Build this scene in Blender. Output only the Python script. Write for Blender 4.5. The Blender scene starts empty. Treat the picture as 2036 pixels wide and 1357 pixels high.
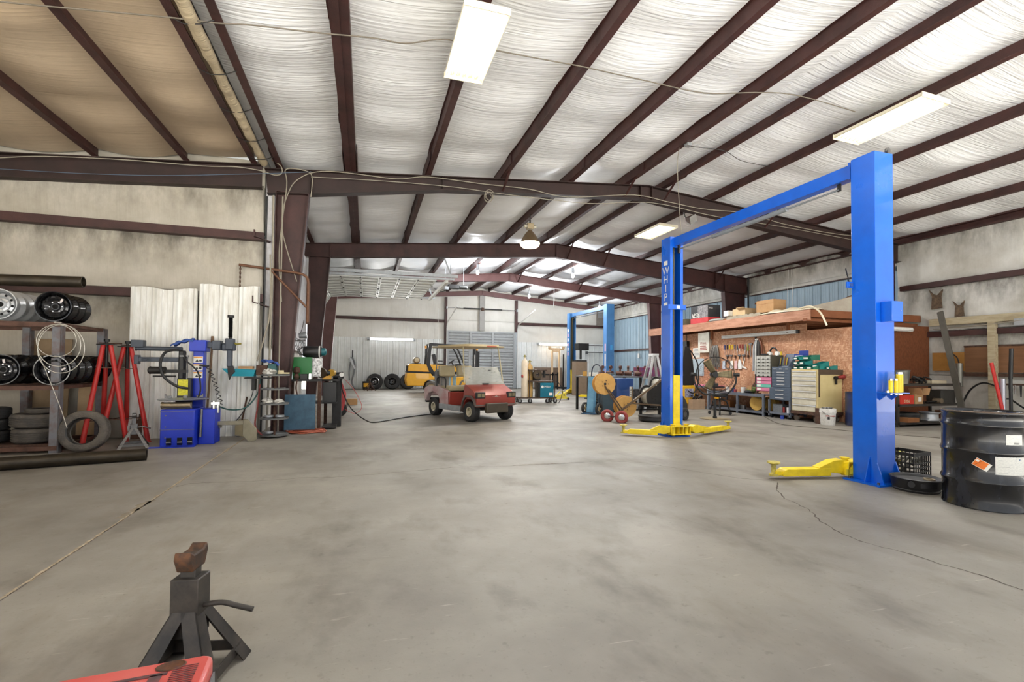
import bpy, bmesh, math, random
from mathutils import Matrix, Vector, Euler
PI = math.pi; R = math.radians; rnd = random.Random(7)
C = bpy.context.scene.collection; SC = bpy.context.scene
# ---------------------------------------------------------------- camera
FPX, YAW, PIT, ROL, SY, H = 945.23, R(17.171), R(1.388), R(.567), 27.9, 1.25
fwd = Vector((math.sin(YAW)*math.cos(PIT), math.cos(YAW)*math.cos(PIT), math.sin(PIT)))
r0 = Vector((math.cos(YAW), -math.sin(YAW), 0)); u0 = r0.cross(fwd)
rr = r0*math.cos(ROL)+u0*math.sin(ROL); uu = -r0*math.sin(ROL)+u0*math.cos(ROL)
cd = bpy.data.cameras.new('camera'); cam = bpy.data.objects.new('camera', cd); C.objects.link(cam)
cam.matrix_world = Matrix(((rr.x, uu.x, -fwd.x, 0), (rr.y, uu.y, -fwd.y, 0), (rr.z, uu.z, -fwd.z, H), (0, 0, 0, 1)))
cd.sensor_width = 36; cd.lens = FPX/2036*36; cd.shift_y = SY/2036; cd.clip_start = .05; cd.clip_end = 200
SC.camera = cam
# ---------------------------------------------------------------- world and exposure
w = bpy.data.worlds.new('world'); SC.world = w; w.use_nodes = True
w.node_tree.nodes['Background'].inputs[0].default_value = (.93, .96, 1, 1)
w.node_tree.nodes['Background'].inputs[1].default_value = 0.8
SC.view_settings.view_transform = 'Standard'; SC.view_settings.look = 'None'
SC.view_settings.exposure = 0.7; SC.view_settings.gamma = 1
SC.view_settings.use_curve_mapping = False
SC.cycles.max_bounces = 7; SC.cycles.diffuse_bounces = 5; SC.cycles.glossy_bounces = 3
SC.cycles.transmission_bounces = 4; SC.cycles.caustics_reflective = False; SC.cycles.caustics_refractive = False
SC.cycles.use_denoising = True; SC.cycles.sample_clamp_indirect = 4
def area(name, loc, sx, sy, power, col=(1, .97, .9), rot=(0, 0, 0), parent=None):
    l = bpy.data.lights.new(name, 'AREA'); l.shape = 'RECTANGLE'; l.size = sx; l.size_y = sy; l.energy = power; l.color = col
    o = bpy.data.objects.new(name, l); C.objects.link(o); o.location = loc; o.rotation_euler = rot; o.parent = parent
    return o
# ---------------------------------------------------------------- pixel helpers (photo frame -> world point)
def ray(px, py):
    return fwd+rr*((px-1018)/FPX)-uu*((py-678.5-SY)/FPX)
def fl(px, py, z=0.0):
    d = ray(px, py); t = (z-H)/d.z; return Vector((0, 0, H))+d*t
def aty(px, py, Y):
    d = ray(px, py); return Vector((0, 0, H))+d*(Y/d.y)
def atx(px, py, X):
    d = ray(px, py); return Vector((0, 0, H))+d*(X/d.x)
# ---------------------------------------------------------------- materials
def lin(c):
    return tuple((v/12.92 if v <= .04045 else ((v+.055)/1.055)**2.4) for v in [x/255 for x in c])
def nn(nt, t, **k):
    n = nt.nodes.new(t)
    for a, b in k.items(): setattr(n, a, b)
    return n
_m = {}
def M(name, c=(128, 128, 128), rough=.5, metal=0.0, c2=None, sc=6.0, mix=.35, bump=0.0, bsc=60.0, stretch=None, coat=0.0, edge=.5, emit=None, es=0.0, alpha=None, trans=0.0):
    """procedural material: base colour broken up by noise towards c2, roughness variation, optional bump"""
    if name in _m: return _m[name]
    m = bpy.data.materials.new(name); m.use_nodes = True; nt = m.node_tree; b = nt.nodes['Principled BSDF']
    a = lin(c); a2 = lin(c2) if c2 else tuple(x*.62 for x in a)
    tc = nn(nt, 'ShaderNodeTexCoord'); mp = nn(nt, 'ShaderNodeMapping'); nt.links.new(tc.outputs['Object'], mp.inputs[0])
    if stretch: mp.inputs['Scale'].default_value = stretch
    no = nn(nt, 'ShaderNodeTexNoise'); no.inputs['Scale'].default_value = sc; no.inputs['Detail'].default_value = 6; no.inputs['Roughness'].default_value = .62
    nt.links.new(mp.outputs[0], no.inputs['Vector'])
    cr = nn(nt, 'ShaderNodeValToRGB'); cr.color_ramp.elements[0].position = max(0, edge-.12); cr.color_ramp.elements[1].position = min(1, edge+.16)
    cr.color_ramp.elements[0].color = (0, 0, 0, 1); cr.color_ramp.elements[1].color = (1, 1, 1, 1)
    nt.links.new(no.outputs['Fac'], cr.inputs[0])
    mu = nn(nt, 'ShaderNodeMath', operation='MULTIPLY'); mu.inputs[1].default_value = mix; nt.links.new(cr.outputs[0], mu.inputs[0])
    mx = nn(nt, 'ShaderNodeMix', data_type='RGBA'); mx.inputs[6].default_value = (*a, 1); mx.inputs[7].default_value = (*a2, 1)
    nt.links.new(mu.outputs[0], mx.inputs[0]); nt.links.new(mx.outputs[2], b.inputs['Base Color'])
    mr = nn(nt, 'ShaderNodeMapRange'); mr.inputs[3].default_value = max(.03, rough-.12); mr.inputs[4].default_value = min(1, rough+.15)
    nt.links.new(no.outputs['Fac'], mr.inputs[0]); nt.links.new(mr.outputs[0], b.inputs['Roughness'])
    b.inputs['Metallic'].default_value = metal; b.inputs['Coat Weight'].default_value = coat
    if bump:
        n2 = nn(nt, 'ShaderNodeTexNoise'); n2.inputs['Scale'].default_value = bsc; n2.inputs['Detail'].default_value = 3
        nt.links.new(mp.outputs[0], n2.inputs['Vector'])
        bp = nn(nt, 'ShaderNodeBump'); bp.inputs['Strength'].default_value = bump; bp.inputs['Distance'].default_value = .02
        nt.links.new(n2.outputs['Fac'], bp.inputs['Height']); nt.links.new(bp.outputs[0], b.inputs['Normal'])
    if emit: b.inputs['Emission Color'].default_value = (*lin(emit), 1); b.inputs['Emission Strength'].default_value = es
    if alpha is not None: b.inputs['Alpha'].default_value = alpha
    if trans: b.inputs['Transmission Weight'].default_value = trans
    _m[name] = m; return m
def glass(name, c, alpha, rough=.1):
    if name in _m: return _m[name]
    m = bpy.data.materials.new(name); m.use_nodes = True; nt = m.node_tree
    b = nt.nodes['Principled BSDF']; b.inputs['Base Color'].default_value = (*lin(c), 1); b.inputs['Roughness'].default_value = rough
    no = nn(nt, 'ShaderNodeTexNoise'); no.inputs['Scale'].default_value = 9; mr = nn(nt, 'ShaderNodeMapRange')
    mr.inputs[3].default_value = max(0, alpha-.12); mr.inputs[4].default_value = min(1, alpha+.12)
    nt.links.new(no.outputs['Fac'], mr.inputs[0]); nt.links.new(mr.outputs[0], b.inputs['Alpha'])
    _m[name] = m; return m
# ---------------------------------------------------------------- mesh builder
class MB:
    def __init__(s): s.bm = bmesh.new(); s.mi = 0
    def _n(s, fs):
        for f in fs: f.material_index = s.mi
    def hexa(s, v8):
        vs = [s.bm.verts.new(v) for v in v8]
        s._n([s.bm.faces.new([vs[i] for i in q]) for q in ((0, 3, 2, 1), (4, 5, 6, 7), (0, 1, 5, 4), (1, 2, 6, 5), (2, 3, 7, 6), (3, 0, 4, 7))]); return s
    def bx(s, x0, x1, y0, y1, z0, z1, T=None):
        v = [Vector(p) for p in ((x0, y0, z0), (x1, y0, z0), (x1, y1, z0), (x0, y1, z0), (x0, y0, z1), (x1, y0, z1), (x1, y1, z1), (x0, y1, z1))]
        if T: v = [T@p for p in v]
        return s.hexa(v)
    def cb(s, c, d, rot=(0, 0, 0)):
        T = Matrix.Translation(c)@Euler(rot).to_matrix().to_4x4()
        return s.bx(-d[0]/2, d[0]/2, -d[1]/2, d[1]/2, -d[2]/2, d[2]/2, T)
    def beam(s, p0, p1, a, b, up=(0, 0, 1)):
        """rectangular bar from p0 to p1, a wide, b high"""
        p0 = Vector(p0); p1 = Vector(p1); d = (p1-p0).normalized(); x = d.cross(Vector(up))
        x = x.normalized() if x.length > 1e-4 else Vector((1, 0, 0)); z = x.cross(d)
        return s.hexa([p+x*(i*a/2)+z*(j*b/2) for j in (-1, 1) for p, i in ((p0, -1), (p0, 1), (p1, 1), (p1, -1))])
    def ring(s, c, x, y, r, n): return [s.bm.verts.new(c+x*(r*math.cos(2*PI*i/n))+y*(r*math.sin(2*PI*i/n))) for i in range(n)]
    def rod(s, p0, p1, r, r2=None, n=12, caps=True):
        p0 = Vector(p0); p1 = Vector(p1); d = (p1-p0).normalized(); x = d.orthogonal().normalized(); y = d.cross(x)
        a = s.ring(p0, x, y, r, n); b = s.ring(p1, x, y, r if r2 is None else r2, n)
        f = [s.bm.faces.new((a[i], a[(i+1) % n], b[(i+1) % n], b[i])) for i in range(n)]
        if caps: f += [s.bm.faces.new(a[::-1]), s.bm.faces.new(b)]
        s._n(f); return s
    def tube(s, pts, r, n=8, closed=False, caps=True):
        pts = [Vector(p) for p in pts]; k = len(pts); rings = []; x = None
        for i, p in enumerate(pts):
            a = pts[(i-1) % k] if (closed or i > 0) else p; b = pts[(i+1) % k] if (closed or i < k-1) else p
            d = (b-a).normalized()
            if x is None: x = d.orthogonal().normalized()
            x = (x-d*x.dot(d)).normalized(); y = d.cross(x); rings.append(s.ring(p, x, y, r, n))
        f = []
        for i in range(k if closed else k-1):
            a, b = rings[i], rings[(i+1) % k]
            f += [s.bm.faces.new((a[j], a[(j+1) % n], b[(j+1) % n], b[j])) for j in range(n)]
        if not closed and caps: f += [s.bm.faces.new(rings[0][::-1]), s.bm.faces.new(rings[-1])]
        s._n(f); return s
    def lathe(s, prof, n=24, T=None, a0=0, a1=2*PI, closed=False):
        """prof: (r, z) pairs revolved about z (T places it); closed=True joins last to first"""
        T = T or Matrix(); full = abs(a1-a0-2*PI) < 1e-4; cols = []
        for i in range(n if full else n+1):
            a = a0+(a1-a0)*i/n
            cols.append([s.bm.verts.new(T@Vector((r*math.cos(a), r*math.sin(a), z))) for r, z in prof])
        f = []; m = len(prof)
        for i in range(n):
            a, b = cols[i], cols[(i+1) % len(cols)]
            for j in range(m if closed else m-1):
                q = (a[j], b[j], b[(j+1) % m], a[(j+1) % m])
                if (q[0].co-q[1].co).length < 1e-6: q = (q[0], q[2], q[3])
                elif (q[2].co-q[3].co).length < 1e-6: q = (q[0], q[1], q[2])
                try: f.append(s.bm.faces.new(q))
                except Exception: pass
        s._n(f); return s
    def prism(s, pts, a, b, ax='y', T=None):
        """outline pts extruded from a to b along ax; for ax y the outline is (x,z), for x (y,z), for z (x,y)"""
        mk = {'y': lambda p, t: Vector((p[0], t, p[1])), 'x': lambda p, t: Vector((t, p[0], p[1])), 'z': lambda p, t: Vector((p[0], p[1], t))}[ax]
        T = T or Matrix(); n = len(pts)
        A = [s.bm.verts.new(T@mk(p, a)) for p in pts]; B = [s.bm.verts.new(T@mk(p, b)) for p in pts]
        s._n([s.bm.faces.new((A[i], A[(i+1) % n], B[(i+1) % n], B[i])) for i in range(n)]+[s.bm.faces.new(A[::-1]), s.bm.faces.new(B)]); return s
    def sph(s, c, r, sc=(1, 1, 1), n=12, T=None):
        Tm = (T or Matrix())@Matrix.Translation(c)@Matrix.Diagonal((sc[0], sc[1], sc[2], 1))
        return s.lathe([(r*math.sin(PI*i/n), -r*math.cos(PI*i/n)) for i in range(n+1)], n*2, Tm)
    def grid(s, nx, ny, fn):
        vs = [[s.bm.verts.new(fn(i/nx, j/ny)) for i in range(nx+1)] for j in range(ny+1)]
        s._n([s.bm.faces.new((vs[j][i], vs[j][i+1], vs[j+1][i+1], vs[j+1][i])) for j in range(ny) for i in range(nx)]); return s
    def build(s, name, mat, parent=None, bevel=0, smooth=True, ang=38, solid=0, norm=True):
        if norm: bmesh.ops.remove_doubles(s.bm, verts=s.bm.verts, dist=1e-6); bmesh.ops.recalc_face_normals(s.bm, faces=s.bm.faces)
        me = bpy.data.meshes.new(name); s.bm.to_mesh(me); s.bm.free()
        for m in (mat if isinstance(mat, (list, tuple)) else [mat]): me.materials.append(m)
        if smooth:
            me.polygons.foreach_set('use_smooth', [True]*len(me.polygons)); me.set_sharp_from_angle(angle=R(ang))
        o = bpy.data.objects.new(name, me); C.objects.link(o); o.parent = parent
        if solid: md = o.modifiers.new('solid', 'SOLIDIFY'); md.thickness = solid; md.offset = 0
        if bevel: md = o.modifiers.new('bevel', 'BEVEL'); md.width = bevel; md.segments = 2; md.limit_method = 'ANGLE'; md.angle_limit = R(40)
        return o
def tag(o, label, cat, group=None, kind=None):
    o['label'] = label
    if cat: o['category'] = cat
    if group: o['group'] = group
    if kind: o['kind'] = kind
    return o
def thing(name, label, cat, loc=(0, 0, 0), rz=0, group=None):
    o = bpy.data.objects.new(name, None); C.objects.link(o); o.empty_display_size = .1
    o.location = loc; o.rotation_euler = (0, 0, rz) if not isinstance(rz, (tuple, list)) else rz
    return tag(o, label, cat, group)
def dup(o, loc=None, rot=None, label=None, group=None, parent=None, top=True):
    c = o.copy(); C.objects.link(c); c.parent = parent
    for ch in o.children: dup(ch, parent=c, top=False)
    if loc is not None: c.location = loc
    if rot is not None: c.rotation_euler = rot if isinstance(rot, (tuple, list)) else (0, 0, rot)
    if label: c['label'] = label
    if group: c['group'] = group
    return c
def struct(name, mb, mat, label=None, cat=None, group=None, **k):
    o = mb.build(name, mat, **k); o['kind'] = 'structure'
    if label: o['label'] = label
    if cat: o['category'] = cat
    if group: o['group'] = group
    return o
def TM(loc=(0, 0, 0), rot=(0, 0, 0)): return Matrix.Translation(loc)@Euler(rot).to_matrix().to_4x4()
def text(name, s, size, mat, parent, loc, rot, ext=.0008, align='CENTER'):
    cu = bpy.data.curves.new(name, 'FONT'); cu.body = s; cu.size = size; cu.extrude = ext; cu.align_x = align; cu.align_y = 'CENTER'
    cu.materials.append(mat); o = bpy.data.objects.new(name, cu); C.objects.link(o); o.parent = parent; o.location = loc; o.rotation_euler = rot
    me = bpy.data.meshes.new_from_object(o); bpy.data.objects.remove(o); o = bpy.data.objects.new(name, me); C.objects.link(o); o.parent = parent; o.location = loc; o.rotation_euler = rot
    return o
def sag(a, b, drop, n=12):
    a = Vector(a); b = Vector(b); return [a.lerp(b, i/n)-Vector((0, 0, drop*4*(i/n)*(1-i/n))) for i in range(n+1)]
def smooth_pts(P, k=6):
    """Catmull-Rom through P"""
    P = [Vector(p) for p in P]; out = []
    for i in range(len(P)-1):
        a = P[max(i-1, 0)]; b = P[i]; c = P[i+1]; d = P[min(i+2, len(P)-1)]
        for j in range(k):
            t = j/k; out.append(.5*((2*b)+(c-a)*t+(2*a-5*b+4*c-d)*t*t+(3*b-a-3*c+d)*t**3))
    return out+[P[-1]]
# common materials
RED = M('oxide_steel', (68, 38, 35), .55, c2=(42, 24, 22), sc=3, mix=.7, bump=.1)
STEEL = M('bare_steel', (120, 120, 120), .42, .8, c2=(70, 60, 52), sc=14)
DARKST = M('dark_steel', (48, 47, 47), .5, .5, c2=(30, 26, 22), sc=12)
RUST = M('rusty_steel', (92, 66, 52), .75, .2, c2=(56, 38, 30), sc=18, mix=.8, bump=.25)
BLACK = M('black_paint', (22, 22, 23), .42, c2=(40, 38, 36), sc=10)
BLKPL = M('black_plastic', (26, 26, 28), .5)
RUBBER = M('tyre_rubber', (44, 43, 43), .75, c2=(84, 80, 74), sc=7, mix=.5, bump=.15)
CHROME = M('bright_metal', (200, 200, 200), .2, 1, sc=20, mix=.15)
GALV = M('galvanised', (176, 180, 184), .4, .7, c2=(140, 144, 148), sc=14)
WHITEP = M('white_paint', (226, 226, 222), .5, c2=(190, 186, 176), sc=9)
CARD = M('cardboard', (176, 138, 96), .85, c2=(150, 112, 74), sc=8)
LBLUE = M('lift_blue', (2, 96, 212), .3, c2=(2, 76, 178), sc=2.2, mix=.5, coat=.3)
YEL = M('lift_yellow', (240, 212, 30), .42, c2=(190, 160, 30), sc=9, mix=.45, bump=.08)
PAPER = M('paper', (232, 230, 222), .7, mix=.1)
CABLE = M('cable_black', (30, 29, 28), .5)
CABG = M('cable_grey', (150, 143, 128), .5)
# ================================================================ the building
RX, RZ = 6.2, 5.48                       # ridge line and purlin underside there
def zb(x): return RZ-abs(x-RX)/12
YB, YE, XL, XR, XLL = 9.5, 26.0, -1.8, 14.4, -8.6
Y0 = -.8
def floor_mat():
    m = bpy.data.materials.new('concrete'); m.use_nodes = True; nt = m.node_tree; b = nt.nodes['Principled BSDF']
    tc = nn(nt, 'ShaderNodeTexCoord')
    def noise(sc, det, st=None, ro=.6):
        n = nn(nt, 'ShaderNodeTexNoise'); n.inputs['Scale'].default_value = sc; n.inputs['Detail'].default_value = det; n.inputs['Roughness'].default_value = ro
        if st:
            mp = nn(nt, 'ShaderNodeMapping'); mp.inputs['Scale'].default_value = st; mp.inputs['Rotation'].default_value = (0, 0, .35); nt.links.new(tc.outputs['Object'], mp.inputs[0]); nt.links.new(mp.outputs[0], n.inputs['Vector'])
        else: nt.links.new(tc.outputs['Object'], n.inputs['Vector'])
        return n.outputs['Fac']
    def mixc(f, a, bb):
        mx = nn(nt, 'ShaderNodeMix', data_type='RGBA')
        if isinstance(f, float): mx.inputs[0].default_value = f
        else: nt.links.new(f, mx.inputs[0])
        for i, c in ((6, a), (7, bb)):
            if isinstance(c, tuple): mx.inputs[i].default_value = (*c, 1)
            else: nt.links.new(c, mx.inputs[i])
        return mx.outputs[2]
    def ramp(f, p0, p1, top=1.0):
        mr = nn(nt, 'ShaderNodeMapRange'); mr.inputs[1].default_value = p0; mr.inputs[2].default_value = p1; mr.inputs[4].default_value = top; nt.links.new(f, mr.inputs[0]); return mr.outputs[0]
    c = mixc(ramp(noise(.55, 5), .35, .68), lin((140, 135, 126)), lin((112, 107, 100)))
    c = mixc(ramp(noise(1.7, 6, (1, .6, 1)), .52, .70, .75), c, lin((92, 86, 77)))
    c = mixc(ramp(noise(.8, 4, (.5, 1.6, 1)), .56, .75, .35), c, lin((160, 154, 141)))
    c = mixc(ramp(noise(.45, 6, (1.4, .5, 1), .7), .55, .68, .5), c, lin((98, 88, 74)))
    c = mixc(ramp(noise(38, 3), .60, .72, .45), c, lin((104, 98, 88)))
    c = mixc(ramp(noise(9, 5), .64, .74, .5), c, lin((84, 76, 66)))
    c = mixc(ramp(noise(14, 4, (.25, 2.5, 1)), .66, .72, .35), c, lin((176, 170, 158)))
    nt.links.new(c, b.inputs['Base Color'])
    ro = nn(nt, 'ShaderNodeMapRange'); ro.inputs[3].default_value = .38; ro.inputs[4].default_value = .72; nt.links.new(noise(1.1, 5), ro.inputs[0]); nt.links.new(ro.outputs[0], b.inputs['Roughness'])
    bp = nn(nt, 'ShaderNodeBump'); bp.inputs['Strength'].default_value = .12; bp.inputs['Distance'].default_value = .01; nt.links.new(noise(30, 6), bp.inputs['Height']); nt.links.new(bp.outputs[0], b.inputs['Normal'])
    return m
f = MB(); f.bx(XLL-.3, XR+.6, Y0-2, YE+.4, -.25, 0)
f.mi = 1
def crack(P, w0, w1, jit, mi=1, seed=1):
    r = random.Random(seed); pts = []
    for a, b in zip(P[:-1], P[1:]):
        a = Vector(a); b = Vector(b); n = max(2, int((b-a).length/.045))
        for i in range(n): pts.append(a.lerp(b, i/n)+Vector((r.uniform(-jit, jit), r.uniform(-jit, jit), 0)))
    pts.append(Vector(P[-1])); f.mi = mi; prev = None
    for i, p in enumerate(pts):
        d = (pts[min(i+1, len(pts)-1)]-pts[max(i-1, 0)]).normalized(); nrm = Vector((-d.y, d.x, 0)); ww = r.uniform(w0, w1)/2
        cur = (f.bm.verts.new((p.x+nrm.x*ww, p.y+nrm.y*ww, .0012)), f.bm.verts.new((p.x-nrm.x*ww, p.y-nrm.y*ww, .0012)))
        if prev: f._n([f.bm.faces.new((prev[0], prev[1], cur[1], cur[0]))])
        prev = cur
crack([fl(0, 1193), fl(309, 991)], .008, .035, .006, 2, 3); crack([fl(309, 991), fl(491, 869), fl(500, 862)], .012, .05, .008, 2, 9)
crack([fl(0, 1196), fl(309, 992), fl(491, 870)], .003, .008, .003, 1, 4)
crack([fl(235, 1032), fl(300, 996)], .03, .09, .012, 3, 5)
crack([fl(2036, 1176), fl(1960, 1147), fl(1868, 1122), fl(1790, 1097), fl(1726, 1082), fl(1675, 1063), fl(1632, 1038), fl(1606, 1012), fl(1560, 992), fl(1545, 975), fl(1546, 960)], .004, .016, .01, 1, 6)
crack([fl(1546, 957), fl(1470, 952), fl(1420, 944), fl(1340, 931), fl(1270, 920), fl(1195, 917), fl(1140, 921), fl(1020, 927), fl(900, 930), fl(800, 939), fl(680, 949), fl(600, 951), fl(520, 957), fl(380, 962), fl(350, 969)], .004, .012, .012, 1, 7)
crack([fl(1140, 921), fl(1020, 926)], .01, .02, .01, 3, 8)
crack([fl(960, 850), fl(1100, 857), fl(1230, 852)], .006, .012, .01, 1, 10)
CRK = M('crack_dark', (78, 70, 62), .9, sc=30); JNT = M('joint_filler', (170, 156, 134), .9, c2=(116, 102, 84), sc=25, mix=.8, bump=.4); WORN = M('worn_patch', (112, 102, 88), .9, c2=(140, 130, 112), sc=20, mix=.8)
struct('floor', f, [floor_mat(), CRK, JNT, WORN], smooth=False, norm=False)

def vinyl(name, c, dirt, amt, wr=True, rough=.42, axis='y'):
    """white vinyl-faced insulation: fine wrinkles, dust and soot blotches"""
    m = bpy.data.materials.new(name); m.use_nodes = True; nt = m.node_tree; b = nt.nodes['Principled BSDF']; tc = nn(nt, 'ShaderNodeTexCoord')
    no = nn(nt, 'ShaderNodeTexNoise'); no.inputs['Scale'].default_value = 1.3; no.inputs['Detail'].default_value = 8; no.inputs['Roughness'].default_value = .65; nt.links.new(tc.outputs['Object'], no.inputs['Vector'])
    mr = nn(nt, 'ShaderNodeMapRange'); mr.inputs[1].default_value = .5-amt*.35; mr.inputs[2].default_value = .8-amt*.2; mr.inputs[4].default_value = min(1, amt*1.6); nt.links.new(no.outputs['Fac'], mr.inputs[0])
    mx = nn(nt, 'ShaderNodeMix', data_type='RGBA'); mx.inputs[6].default_value = (*lin(c), 1); mx.inputs[7].default_value = (*lin(dirt), 1); nt.links.new(mr.outputs[0], mx.inputs[0])
    nt.links.new(mx.outputs[2], b.inputs['Base Color']); b.inputs['Roughness'].default_value = rough
    mp = nn(nt, 'ShaderNodeMapping'); mp.inputs['Scale'].default_value = {'y': (1.1, 24, 3), 'x': (14, 2, 1.2), 'yy': (2, 14, 1.2)}[axis]; nt.links.new(tc.outputs['Object'], mp.inputs[0])
    n2 = nn(nt, 'ShaderNodeTexNoise'); n2.inputs['Scale'].default_value = 1; n2.inputs['Detail'].default_value = 6; n2.inputs['Distortion'].default_value = .5; nt.links.new(mp.outputs[0], n2.inputs['Vector'])
    bp = nn(nt, 'ShaderNodeBump'); bp.inputs['Strength'].default_value = .55 if wr else .3; bp.inputs['Distance'].default_value = .035 if wr else .02; nt.links.new(n2.outputs['Fac'], bp.inputs['Height']); nt.links.new(bp.outputs[0], b.inputs['Normal'])
    return m
VIN = vinyl('ceiling_vinyl', (244, 246, 249), (218, 218, 214), .22)
VTAN = vinyl('aged_vinyl', (200, 180, 154), (158, 136, 108), .3, False)
# purlins: (x, y start, y end)
PX = [-5.7, -4.3, -3.02, -1.98, -1.58, -.42, 1.1, 2.65, 4.2, 5.58, 6.62, 8.0, 9.6, 11.25, 12.75]
def ceil_sheet(xs, y0, y1, mat, seed, sagd=.075):
    mb = MB(); r = random.Random(seed)
    for x0, x1 in zip(xs[:-1], xs[1:]):
        nx = 8; ny = int((y1-y0)/.16); ph = r.uniform(0, 6); kw = min(1, (x1-x0)/1.3)
        def fn(u, v):
            x = x0+(x1-x0)*u; y = y0+(y1-y0)*v; s = math.sin(PI*u)
            seam = abs(((y+.4) % 1.45)/1.45-.5)*2
            return Vector((x, y, zb(x)+.195-s*kw*(sagd+.03*math.sin(y*2.1+ph)+.022*math.sin(y*5.3+ph*2)+.03*(1-seam)**4)))
        mb.grid(nx, ny, fn)
    bmesh.ops.remove_doubles(mb.bm, verts=mb.bm.verts, dist=1e-4)
    return mb
struct('ceiling', ceil_sheet([-1.78, -.42, 1.1, 2.65, 4.2, 5.58, 6.2, 6.62, 8.0, 9.6, 11.25, 12.75, 14.4], Y0, YE, VIN, 1), VIN, norm=False)
struct('ceiling_lower', ceil_sheet([XLL, -7.1, -5.7, -4.3, -3.02, -1.8], Y0, YB, VTAN, 2, .05), VTAN, norm=False)
rf = MB()
for x0, x1 in ((XLL-.3, RX), (RX, XR+.3)):
    y1 = YE+.3
    rf.hexa([Vector((x, y, zb(x)+dz)) for dz in (.24, .27) for x, y in ((x0 if x0 > -3 else XLL-.3, Y0), (x1, Y0), (x1, y1), (x0 if x0 > -3 else XLL-.3, y1))])
struct('roof', rf, GALV, smooth=False)
def zpurlin(x, y0, y1, flip=1):
    mb = MB(); z = zb(x); t = .012; fw = .1; h = .2
    mb.prism([(x, z), (x+fw*flip, z), (x+fw*flip, z+t), (x+t*flip, z+t), (x+t*flip, z+h-t), (x-(fw-t)*flip, z+h-t), (x-(fw-t)*flip, z+h), (x, z+h)], y0, y1, 'y')
    for yf in (9.5, 15.1, 20.6):
        if y0 < yf < y1: mb.bx(x-.02*flip-.005, x-.02*flip+.005, yf-.8, yf+.8, z-.006, z+h-.02)
    return mb
nm = {-5.7: 'outermost in the low left bay', -4.3: 'second from left in the low left bay', -3.02: 'third from left in the low left bay', -1.98: 'left of the rolled insulation', -1.58: 'right of the rolled insulation', -.42: 'first inside the left eave',
      1.1: 'carrying the nearest tube fixture', 2.65: 'between the nearest tube fixture and the bell lamp', 4.2: 'above the bell lamp', 5.58: 'just left of the ridge', 6.62: 'just right of the ridge', 8.0: 'above the right tube fixture', 9.6: 'right of the right tube fixture', 11.25: 'over the blue lift column', 12.75: 'nearest the right eave'}
for x in PX:
    y1 = YB if x < -1.9 else YE-.05
    flip = 1 if x < RX else -1
    o = struct('roof_beam', zpurlin(x, Y0, y1, flip), RED, 'dark red steel roof purlin '+nm[x], 'roof purlin', 'roof purlins', smooth=False)
# eave struts
o = struct('eave_beam', MB().prism([(XR-.16, 4.78), (XR-.02, 4.78), (XR-.02, 4.99), (XR-.16, 4.99), (XR-.16, 4.95), (XR-.05, 4.95), (XR-.05, 4.82), (XR-.16, 4.82)], Y0, YE-.05, 'y'), RED, 'dark red eave strut along the top of the right wall', 'eave strut', smooth=False)
# rolled insulation hanging between the old eave purlins
mb = MB(); rr_ = random.Random(3); P = [Vector((-1.78, y/10, zb(-1.78)+.01+.01*math.sin(y*1.9))) for y in range(-7, 94, 1)]
rings = []
for i, p in enumerate(P):
    k = .068*(1-.3*(1-abs(math.sin(p.y*1.45)))**3)+rr_.uniform(-.003, .003); rings.append(mb.ring(p, Vector((1, 0, 0)), Vector((0, 0, 1)), k, 12))
for a, b in zip(rings[:-1], rings[1:]): mb._n([mb.bm.faces.new((a[j], a[(j+1) % 12], b[(j+1) % 12], b[j])) for j in range(12)])
o = mb.build('insulation_roll', vinyl('roll_vinyl', (196, 180, 150), (92, 78, 60), .35)); tag(o, 'dirty bunched insulation strip tied between two purlins at left', 'insulation')
for i, y in enumerate([1.8, 2.7, 3.6, 4.5, 5.6, 6.5, 7.4, 8.3, 9.0]):
    MB().tube([(-1.98, y, zb(-1.98)+.0), (-1.85, y+.03, zb(-1.8)-.05), (-1.7, y, zb(-1.7)-.05), (-1.56, y-.02, zb(-1.58))], .006, 5).build('tie_strap', CABLE, o)
# I-section rafters and columns -----------------------------------
def web(mb, poly, y): mb.prism(poly, y-.006, y+.006, 'y')
def strip(mb, P, y, w, t=.014):
    for a, b in zip(P[:-1], P[1:]):
        mb.hexa([Vector((p[0], y+s*w/2, p[1]+dz)) for dz in (-t/2, t/2) for p, s in ((a, -1), (b, -1), (b, 1), (a, 1))])
SOOTR = M('sooty_oxide', (46, 26, 22), .6, c2=(30, 18, 15), sc=3, mix=.7, bump=.1); RED2 = M('red_oxide_lit', (108, 72, 70), .5, c2=(86, 54, 52), sc=3, mix=.6)  # second one: paler copy, light on the far frames put into the paint
def rafter(Y, low, label, w=.2, x0=XL, x1=XR):
    mb = MB(); top = [(x0, zb(x0)-.01)]+([(RX, zb(RX)-.01)] if x1 > RX > x0 else [])+[(x1, zb(x1)-.01)]
    pts = top+[p for p in low][::-1]
    web(mb, pts, Y); strip(mb, top, Y, w); strip(mb, low, Y, w)
    for k in range(1, len(low)-1): mb.bx(low[k][0]-.006, low[k][0]+.006, Y-w/2+.01, Y+w/2-.01, low[k][1], zb(low[k][0])-.02)
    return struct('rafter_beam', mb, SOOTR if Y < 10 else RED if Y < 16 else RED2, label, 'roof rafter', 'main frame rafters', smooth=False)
r1 = [(-1.75, 4.36), (-1.03, 4.43), (1.44, 4.80), (RX-.2, 5.16), (RX+.1, 5.13), (12.6, 4.50), (13.55, 4.36), (XR, 4.3)]
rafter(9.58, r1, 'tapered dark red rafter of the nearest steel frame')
r2 = [(XL, 4.42), (-1.04, 4.46), (RX, 5.01), (12.77, 4.31), (13.2, 4.24), (XR, 4.15)]
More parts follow.
